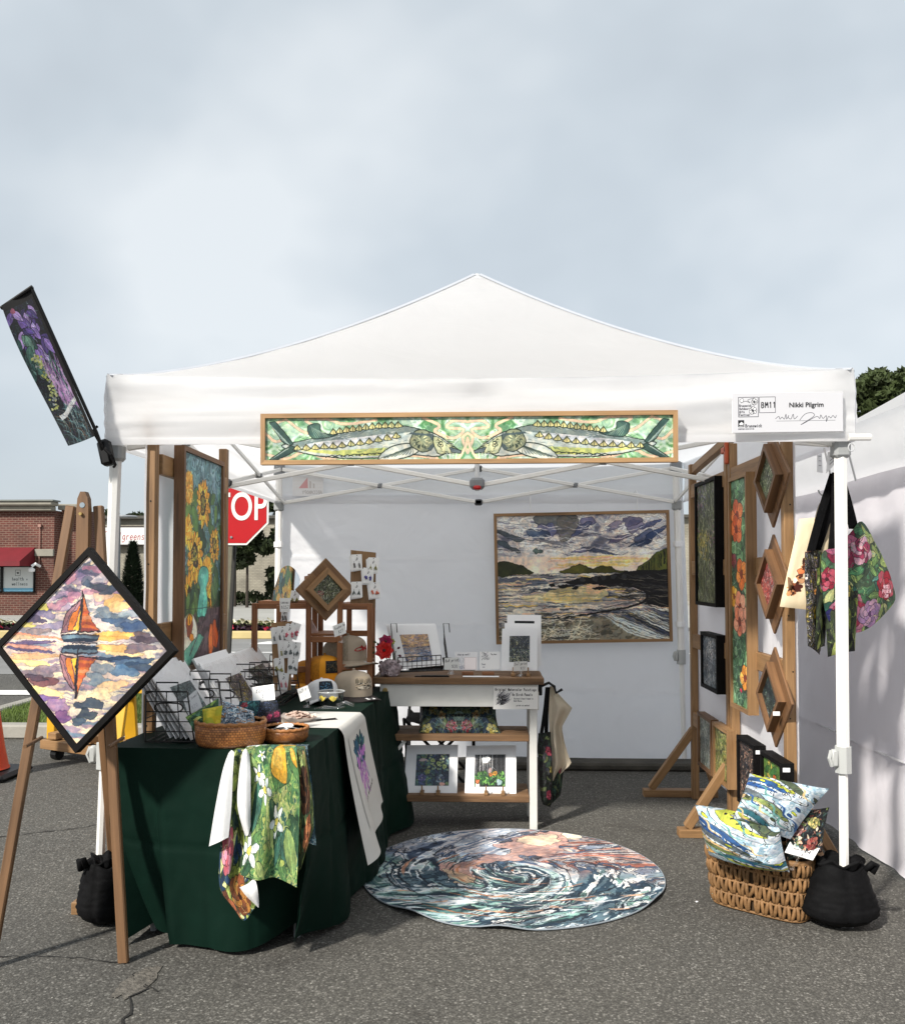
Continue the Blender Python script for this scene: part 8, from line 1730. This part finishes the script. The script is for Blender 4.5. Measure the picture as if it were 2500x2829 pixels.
def prong_easel(label, xs, zbase, y, h=.05):
    t = thing('print_stand', label, 'stand', (sum(xs) / 2, y, zbase))
    for x in xs:
        m = MB(); m.box((x, y + .03, zbase + .008), (.022, .09, .016), ch=.002); m.build('foot', WOODL, t); m = MB(); m.bar((x, y, zbase + .014), (x, y + .002, zbase + h), .008, .008, (0, 1, 0), ch=.002); m.build('prong', WOODL, t)
prong_easel('small pronged wooden stand under the spiky flower print', (at(1024, 1340, 1.36).x, at(1054, 1340, 1.36).x), CT, 1.36)
# sign on the apron
ws = Cv(420, 200, '#dad9d6', 5)
for s, x, y, h, lw in (('Original Watercolor Paintings', .035, .08, .115, .009), ('On Birch Panels', .42, .30, .11, .009), ('Painted & hand framed in', .46, .50, .065, .005), ('Bath Maine', .46, .60, .065, .005), ('prints as marked', .52, .80, .065, .005)): write(ws, s, x, y, h, lw, '#17171c', .585, 0, 0, .5)
ws.strokes(60, ['#26262c', '#55555c', '#8a8a90'], .22, .012, -.55, .25, (.04, .4, .24, .85), .9, .6); write(ws, 'NIKKI', .12, .42, .1, .012, '#101014', .6, 0, 0); write(ws, 'PILGRIM', .1, .56, .1, .012, '#101014', .55, 0, 0); write(ws, 'ART', .16, .70, .1, .012, '#101014', .6, 0, 0)
t = thing('paper_sign', 'white sign about watercolor paintings taped to the console apron', 'sign', at(1029, 1393, 1.29)); m = MB(); m.prism([at(984, 1416, 1.292), at(1073, 1416, 1.292), at(1074, 1371, 1.298), at(985, 1370, 1.298)], (0, .003, 0)); m.build('sheet', PAPER, t); m = MB(); m.quad(at(984, 1416, 1.2905), at(1073, 1416, 1.2905), at(1074, 1371, 1.2965), at(985, 1370, 1.2965)); m.build('print', picture('watercolor_sign_print', ws, .6), t)
# pillow on the middle shelf
pc = art_floral(420, 220, '#0c1012', ['#2a4a5a', '#4a5a3a', '#1f3a4a', '#5a7a7a', '#243a5a', '#6a7a4a'], [(.16, .33, .075, 6, '#c9a23a', '#d9bc5a', '#7a5a14'), (.28, .55, .07, 6, '#c9904a', '#d9b06a', '#7a4a14'), (.2, .45, .05, 5, '#b98a3a', '#d9b05a', '#5a3a14'), (.41, .84, .075, 8, '#9a1c3a', '#c43a58', '#5a0c20'), (.09, .88, .075, 5, '#d9c04a', '#e6d47a', '#7a5a14')], 34, 110, .16, mir=True, ew=.004)
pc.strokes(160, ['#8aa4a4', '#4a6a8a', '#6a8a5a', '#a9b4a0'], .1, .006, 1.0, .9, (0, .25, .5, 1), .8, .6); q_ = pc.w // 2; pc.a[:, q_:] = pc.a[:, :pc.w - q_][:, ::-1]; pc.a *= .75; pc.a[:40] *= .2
t = thing('pillow', 'dark mirrored floral lumbar pillow on the middle shelf of the console', 'pillow', at(915, 1470, 1.42)); bow(at(840, 1399, 1.50), at(992, 1396, 1.50), at(1001, 1468, 1.36), at(833, 1468, 1.36), .05, 26, 18, pinch=.08, wave=.01, seed=3).build('cover', picture('lumbar_pillow_art', pc, .75, weave=400), t, True)
# two matted prints on little stands on the bottom shelf
bf = art_floral(220, 220, '#1c2c4a', ['#2f5a6a', '#4a7a6a', '#1f4a5a', '#6a8a5a', '#3a4a7a'], [(.2, .75, .14, 6, '#4a4a8a', '#6a6aa9', '#c9c9d9'), (.75, .8, .16, 6, '#4a5a7a', '#8aa4b4', '#d9d98a'), (.35, .55, .1, 5, '#6a7a3a', '#9aa94a', '#d9d98a')], 71, 60, .25)
for i in range(40): bf.blob(bf.r.uniform(.3, 1), bf.r.uniform(0, .5), .035, .035, ['#a9b87a', '#7a9a9a', '#c9d0a0'][i % 3], .8, edge='#14202c', ew=.004)
for i in range(3): bf.blob(.5 + .18 * i, .2 + .1 * i, .07, .07, '#c4cf8a', 1, edge='#2a3a2c', ew=.01); bf.blob(.5 + .18 * i, .2 + .1 * i, .04, .04, '#8aa05a', 1)
bf.blob(.2, .18, .12, .05, '#c9b4b4', 1, edge='#3a2a34'); bf.blob(.8, .95, .09, .05, '#d9a99a', 1)
board_print('matted blue night flower print on the bottom shelf, left of the two', at(812, 1488, 1.46), at(914, 1487, 1.46), at(912, 1589, 1.36), at(805, 1589, 1.36), (.205, .84, .195, .815), bf, 'night_flower_print')
board_print('matted sunlit forest and fox print on the bottom shelf, right of the two', at(931, 1489, 1.46), at(1030, 1488, 1.46), at(1030, 1591, 1.36), at(927, 1591, 1.36), (.18, .79, .19, .82), art_forest(), 'forest_print')
prong_easel('small pronged wooden stand under the night flower print', (at(842, 1590, 1.33).x, at(874, 1590, 1.33).x), .183, 1.325); prong_easel('small pronged wooden stand under the forest print', (at(970, 1591, 1.33).x, at(1004, 1591, 1.33).x), .183, 1.325)
# folding chair in black behind the console
t = thing('camp_chair', 'black folding camp chair half hidden behind the console table', 'chair', (-.28, 2.25, 0))
SEAT = [(-.47, 2.05), (-.03, 2.05), (-.03, 2.45), (-.47, 2.45)]
for i in range(4):
    a, b_ = SEAT[i], SEAT[(i + 1) % 4]
    for (p, q) in ((a, b_), (b_, a)): m = MB(); m.tube([(p[0], p[1], .02), (q[0], q[1], .48)], .010, 7); m.build('leg', BLACKP, t)
for (x, y) in SEAT[2:]: m = MB(); m.tube([(x, y, .05), (x, y + .08, .82)], .010, 7); m.build('back_post', BLACKP, t)
m = MB(); m.grid(lambda u, v: (-.47 + .44 * u, 2.05 + .4 * v, .46 - .07 * math.sin(math.pi * u) * math.sin(math.pi * v)), 8, 8); m.build('seat', BLACKF, t, True)
m = MB(); m.grid(lambda u, v: (-.47 + .44 * u, 2.49 + .04 * v + .05 * math.sin(math.pi * u), .5 + .32 * v), 8, 6); m.build('backrest', BLACKF, t, True)
cb = art_floral(120, 100, '#101014', ['#3a3a40', '#6a6a60', '#2a2a30'], [(.4, .4, .2, 6, '#b9b0b0', '#8a7a80', '#c9a23a')], 72, 40, .3)
koozie('dark floral bag slumped on the camp chair behind the console', (at(838, 1392, 2.1), at(912, 1385, 2.1), at(905, 1462, 2.05), at(836, 1462, 2.05)), .08, cb, 'chair_bag_art'); bpy.data.objects['fabric_drink_sleeve'].name
for o in list(bpy.data.objects):
    if o.get('label') == 'dark floral bag slumped on the camp chair behind the console': o.name = 'floral_bag'; o['category'] = 'bag'
# totes hanging off the right end of the console
t = thing('wall_hook', 'black double hook screwed to the right end of the console', 'hook', at(1082, 1372, 1.42)); m = MB(); m.tube([(.36, 1.42, .77), (.40, 1.41, .79), (.43, 1.40, .77), (.44, 1.40, .735), (.475, 1.40, .755)], .008, 7); m.build('hook', BLACKP, t, 40); m = MB(); m.box((.352, 1.42, .755), (.02, .05, .07), ch=.004); m.build('back_plate', BLACKP, t)
LIN = plain('natural_linen', (.52, .46, .36), .85, .06, 10, bump=.25, bscale=240)
def strap(pts, w, mat, name, par, ax=(0, 1, 0)):
    m = MB(); P = smooth_pts([tuple(p) for p in pts], 6); A_ = Vector(ax) * w / 2
    m.grid(lambda u, v: Vector(P[int(round(u * (len(P) - 1)))]) + A_ * (2 * v - 1), len(P) - 1, 1); m.build(name, mat, par, True)
dt1 = art_floral(120, 320, '#0f1014', ['#26382c', '#3a3a40', '#54603a', '#26263a'], [(.4, .25, .18, 6, '#7a1c34', '#9a3a4a', '#2a0810'), (.5, .5, .14, 6, '#8a7a2a', '#a99a4a', '#3a2a08'), (.4, .85, .2, 7, '#8a1c3a', '#b0405a', '#3a0810')], 73, 70, .3)
t = thing('tote_bag', 'dark floral tote with black straps hanging nearest the console leg', 'tote bag', at(1090, 1540, 1.42))
bow(at(1074, 1464, 1.36), at(1099, 1461, 1.44), at(1099, 1612, 1.44), at(1083, 1606, 1.36), .035, 10, 26, wave=.03, seed=4).build('body', picture('dark_tote_art', dt1, .75), t, True)
strap([at(1092, 1372, 1.40), at(1087, 1420, 1.39), at(1080, 1468, 1.38)], .02, BLACKF, 'strap', t, (1, 0, 0)); strap([at(1094, 1372, 1.42), at(1091, 1420, 1.42), at(1090, 1466, 1.42)], .022, BLACKF, 'strap', t, (1, 0, 0))
dt2 = art_floral(120, 200, '#14181a', ['#2f4a3a', '#4a5a3a', '#1f3a34'], [(.5, .3, .22, 7, '#7a2434', '#a04a54', '#2a0c10')], 74, 60, .35)
t = thing('tote_bag', 'green and crimson floral tote peeking out under the linen bag', 'tote bag', at(1112, 1580, 1.5)); bow(at(1098, 1505, 1.50), at(1124, 1500, 1.56), at(1118, 1588, 1.56), at(1102, 1604, 1.50), .03, 10, 16, wave=.02, seed=6).build('body', picture('crimson_tote_art', dt2, .75), t, True)
t = thing('tote_bag', 'plain natural linen tote hanging from the console hook', 'tote bag', at(1115, 1470, 1.46))
_ly = [1370, 1385, 1400, 1414, 1432, 1452, 1480, 1505, 1525, 1540, 1559]; _ll = [1097, 1095, 1095, 1095, 1095, 1096, 1097, 1098, 1098, 1100, 1101]; _lr = [1104, 1114, 1128, 1142, 1132, 1121, 1126, 1133, 1141, 1124, 1107]
def lt(u, v):
    y = 1370 + 189 * (1 - v); l_ = float(np.interp(y, _ly, _ll)); r_ = float(np.interp(y, _ly, _lr)); k = 1 - v
    return at(l_ + (r_ - l_) * u, y, 1.42 + .12 * u * k + .022 * math.sin(u * 9 + k * 2) * (.3 + k) - .03 * math.exp(-((y - 1414) / 16) ** 2) * u)
m = MB(); m.grid(lt, 30, 26); m.build('body', LIN, t, True)
strap([at(1097, 1366, 1.42), at(1102, 1372, 1.42), at(1107, 1390, 1.43), at(1104, 1400, 1.44)], .03, LIN, 'strap', t)

# ------------------------------------------------------------------ totes at the right front leg
GW = plain('white_wire', (.6, .6, .6), .4, .05)
for (pts, lb) in (([(1645, 894), (1652, 925), (1664, 975), (1661, 990), (1644, 991), (1636, 985), (1633, 978)], 'white wire hook carrying the cream tote at the tent side'), ([(1694, 906), (1703, 940), (1708, 960)], 'white wire hook carrying the black strapped totes at the tent side')):
    y = .28 if pts[0][0] < 1660 else .16; m = MB(); m.tube([at(px, py, y) for px, py in pts], .004, 6); prop(m.build('wire_hook', GW), lb, 'hook', 'hooks for the totes')
for (q, lb, sl) in (((1631, 897, 1640, 897, 1642, 944, 1631, 942), 'small white price tag hanging beside the cream tote hook', 0), ((1652, 903, 1672, 893, 1672, 920, 1649, 945), 'larger white price tag tilted beside the right front leg', 1)):
    P = [at(q[i], q[i + 1], .40 if sl == 0 else .12) for i in (6, 4, 2, 0)]; m = MB(); m.prism(P, (0, .003, 0)); t = thing('price_tag', lb, 'price tag', P[0]); m.build('tag', PAPER, t)
    m = MB()
    for k in range(3): a = P[3].lerp(P[0], .3 + .2 * k); b_ = P[2].lerp(P[1], .3 + .2 * k); m.tube([a.lerp(b_, .25) + Vector((0, -.002, 0)), a.lerp(b_, .75) + Vector((0, -.002, 0))], .0012, 4)
    m.build('printed_lines', plain('grey_print', (.3, .3, .32), .7), t)
CRM = plain('cream_canvas', (.70, .62, .48), .85, .04, 8, bump=.2, bscale=220)
ct_ = Cv(150, 260, '#d9c8a8', 5); br = ['#5a2c1c', '#8a4a2c', '#3a1c14', '#c98a5a']
for i in range(70): y = ct_.r.rand(); x = .30 - .12 * y + .05 * ct_.r.normal() + .22 * (1 - y) ** 2; ct_.blob(x, .34 + .52 * y, .05, .035, br[i % 4], .95, ct_.r.rand() * 3, .4)
ct_.poly([(.62, .22), (.52, .25), (.40, .36), (.34, .5), (.40, .52), (.5, .36)], '#3a1c14', 1); ct_.blob(.30, .60, .09, .05, '#d97a4a', 1, edge='#3a1c14', ew=.008); ct_.blob(.28, .78, .13, .07, '#4a2018', 1, .3, .4); ct_.blob(.34, .7, .08, .05, '#d9a57a', 1, edge='#5a2c1c', ew=.008); ct_.blob(.2, .70, .05, .05, '#e9dcc4', 1)
t = thing('tote_bag', 'cream tote printed with a brown heron like figure beside the right display wall', 'tote bag', at(1600, 1130, .34))
bow(at(1595, 1036, .24), at(1660, 1030, .24), at(1650, 1222, .22), at(1556, 1211, .20), .02, 16, 24, wave=.02, seed=8).build('body', picture('cream_tote_art', ct_, .85, weave=500), t, True)
strap([at(1652, 990, .27), at(1638, 1010, .26), at(1630, 1040, .24)], .05, LIN, 'strap', t, (.7, .7, 0)); strap([at(1655, 990, .29), at(1655, 1015, .28), at(1648, 1040, .26)], .05, LIN, 'strap', t, (.9, .3, 0))
peony = art_floral(380, 420, '#5a7a5a', ['#4a8a5a', '#7aa45a', '#a9c46a', '#2f6a5a', '#5a9a8a', '#c9d08a', '#3a5a4a'], [(.28, .22, .22, 9, '#a01c4a', '#d96a94', '#5a0c2a'), (.5, .27, .14, 8, '#c43a6a', '#eab0c4', '#7a1438'), (.82, .58, .15, 7, '#c01c34', '#e0546a', '#7a0c1c'), (.35, .86, .24, 9, '#c42a54', '#e98aa9', '#7a1438'), (.62, .82, .15, 8, '#b98ac0', '#d9a9c9', '#6a3a7a'), (.08, .52, .12, 7, '#a01c3a', '#d0506a', '#4a0c1c'), (.12, .9, .13, 7, '#2a2a7a', '#3a3a94', '#14143a')], 33, 110, .2, ew=.004)
peony.a *= .8; write(peony, 'NIKKI', .78, .57, .028, .008, '#e9c4cc', .66); write(peony, 'PILGRIM', .76, .61, .028, .008, '#e9c4cc', .66); write(peony, 'COM', .80, .65, .028, .008, '#e9c4cc', .66)
drk = art_floral(260, 260, '#14161a', ['#2f3a24', '#6a7a2a', '#4a5a2a', '#1f2a24', '#8a944a'], [(.25, .3, .15, 6, '#8a2c4a', '#b06a8a', '#2a0c18'), (.6, .2, .12, 6, '#c4a23a', '#d9bc5a', '#3a2a08')], 75, 70, .3)
zeb = art_marbled(120, 320, ['#101014', '#d9d4d0', '#14161a', '#7a6a7a', '#0e0e12', '#b9a24a', '#1c2c24', '#c9c4c8'], 76, 3, .8, '#08080a', 6, st=(1.3, .6), warp=2.4); zeb.flower(.4, .62, .2, 6, '#c9a23a', '#d9bc5a', '#7a3a14'); zeb.flower(.35, .42, .1, 5, '#d98a3a', '#e0a05a', '#7a3a14')
def tote(label, q, th, art, nm, seed, straps):
    t = thing('tote_bag', label, 'tote bag', sum(q, Vector()) / 4); bow(*q, th, 18, 24, wave=.035, seed=seed, pinch=.02).build('body', picture(nm, art, .75, weave=450), t, True)
    for s_ in straps: strap(s_, .042, BLACKF, 'strap', t, (.92, .2, 0))
tote('dark olive floral tote hanging lowest behind the right front leg', (at(1640, 1150, .16), at(1716, 1150, .14), at(1706, 1300, .12), at(1652, 1312, .14)), .04, drk, 'olive_tote_art', 11, [])
tote('zebra and black patterned tote hung edge on at the left of the bunch', (at(1606, 1104, .14), at(1634, 1092, .22), at(1636, 1308, .22), at(1612, 1290, .14)), .02, zeb, 'zebra_tote_art', 12, [[at(1664, 945, .18), at(1640, 1020, .17), at(1618, 1100, .15)], [at(1666, 945, .2), at(1652, 1030, .2), at(1630, 1098, .2)]])
tote('narrow dark tote pressed between the zebra and peony ones', (at(1632, 1098, .12), at(1650, 1106, .18), at(1646, 1290, .2), at(1628, 1300, .14)), .012, drk, 'narrow_tote_art', 13, [])
t = thing('tote_bag', 'bright peony printed tote hanging around the right front tent leg', 'tote bag', at(1710, 1140, .12))
pq = [(1640, 1108), (1672, 1092), (1700, 1060), (1720, 1041), (1745, 1080), (1765, 1120), (1779, 1160), (1787, 1198), (1765, 1228), (1740, 1250), (1717, 1262), (1690, 1262), (1660, 1250), (1644, 1200)]
cxp, cyp = 1712, 1160; sp = smooth_pts(pq, 4, True)
def pe(u, v):
    k = u * len(sp); i = int(k) % len(sp); f = k - int(k); a = sp[i] * (1 - f) + sp[(i + 1) % len(sp)] * f; p = (cxp + (a[0] - cxp) * v, cyp + (a[1] - cyp) * v)
    q = at(p[0], p[1], .11 + .0010 * (p[0] - 1640)); return q + Vector((0, -.05 * (1 - v * v) + .016 * fbm(p[0] * .02, p[1] * .02, 3), 0))
m = MB(); m.grid(pe, 56, 10); m.uv = [[((1 - 0) * (cxp + (sp[int(u * len(sp)) % len(sp)][0] - cxp) * v - 1636) / 154, 1 - (cyp + (sp[int(u * len(sp)) % len(sp)][1] - cyp) * v - 1038) / 228) for u, v in f] for f in m.uv]
k0 = len(m.v); m.grid(lambda u, v: pe(u, v) + Vector((0, .10 * (1 - v * v) + .004, 0)), 56, 10, flip=True); m.build('body', picture('peony_tote_art', peony, .75, weave=450), t, True)
for s_ in ([at(1670, 943, .14), at(1668, 1030, .14), at(1662, 1100, .14)], [at(1673, 943, .16), at(1690, 1000, .17), at(1704, 1056, .18)]): strap(s_, .05, BLACKF, 'strap', t, (.92, .2, 0))
m = MB(); m.box(at(1698, 1025, .16), (.02, .02, .03)); m.build('label_tab', BLACKF, t)
# price tag in the wicker basket
sign_card('white clipped price sign stuck in the wicker basket in front of the dark pillow', at(1577, 1680, .02), at(1636, 1694, .0), at(1622, 1718, -.03), at(1566, 1702, -.01), lettered(260, 130, [('Pillow with insert', .05, .12, .2, .014, '#4a4a52', .5, .12, .02), ('sleeve only', .12, .4, .18, .014, '#55555c', .5, .1, .02), ('$54', .6, .4, .22, .022, '#26262c', .62, 0, .02), ('$30', .55, .7, .2, .014, '#55555c', .62, 0, 0)], '#e6e6e4'), 'pillow_sign', True, at(1578, 1735, .0))
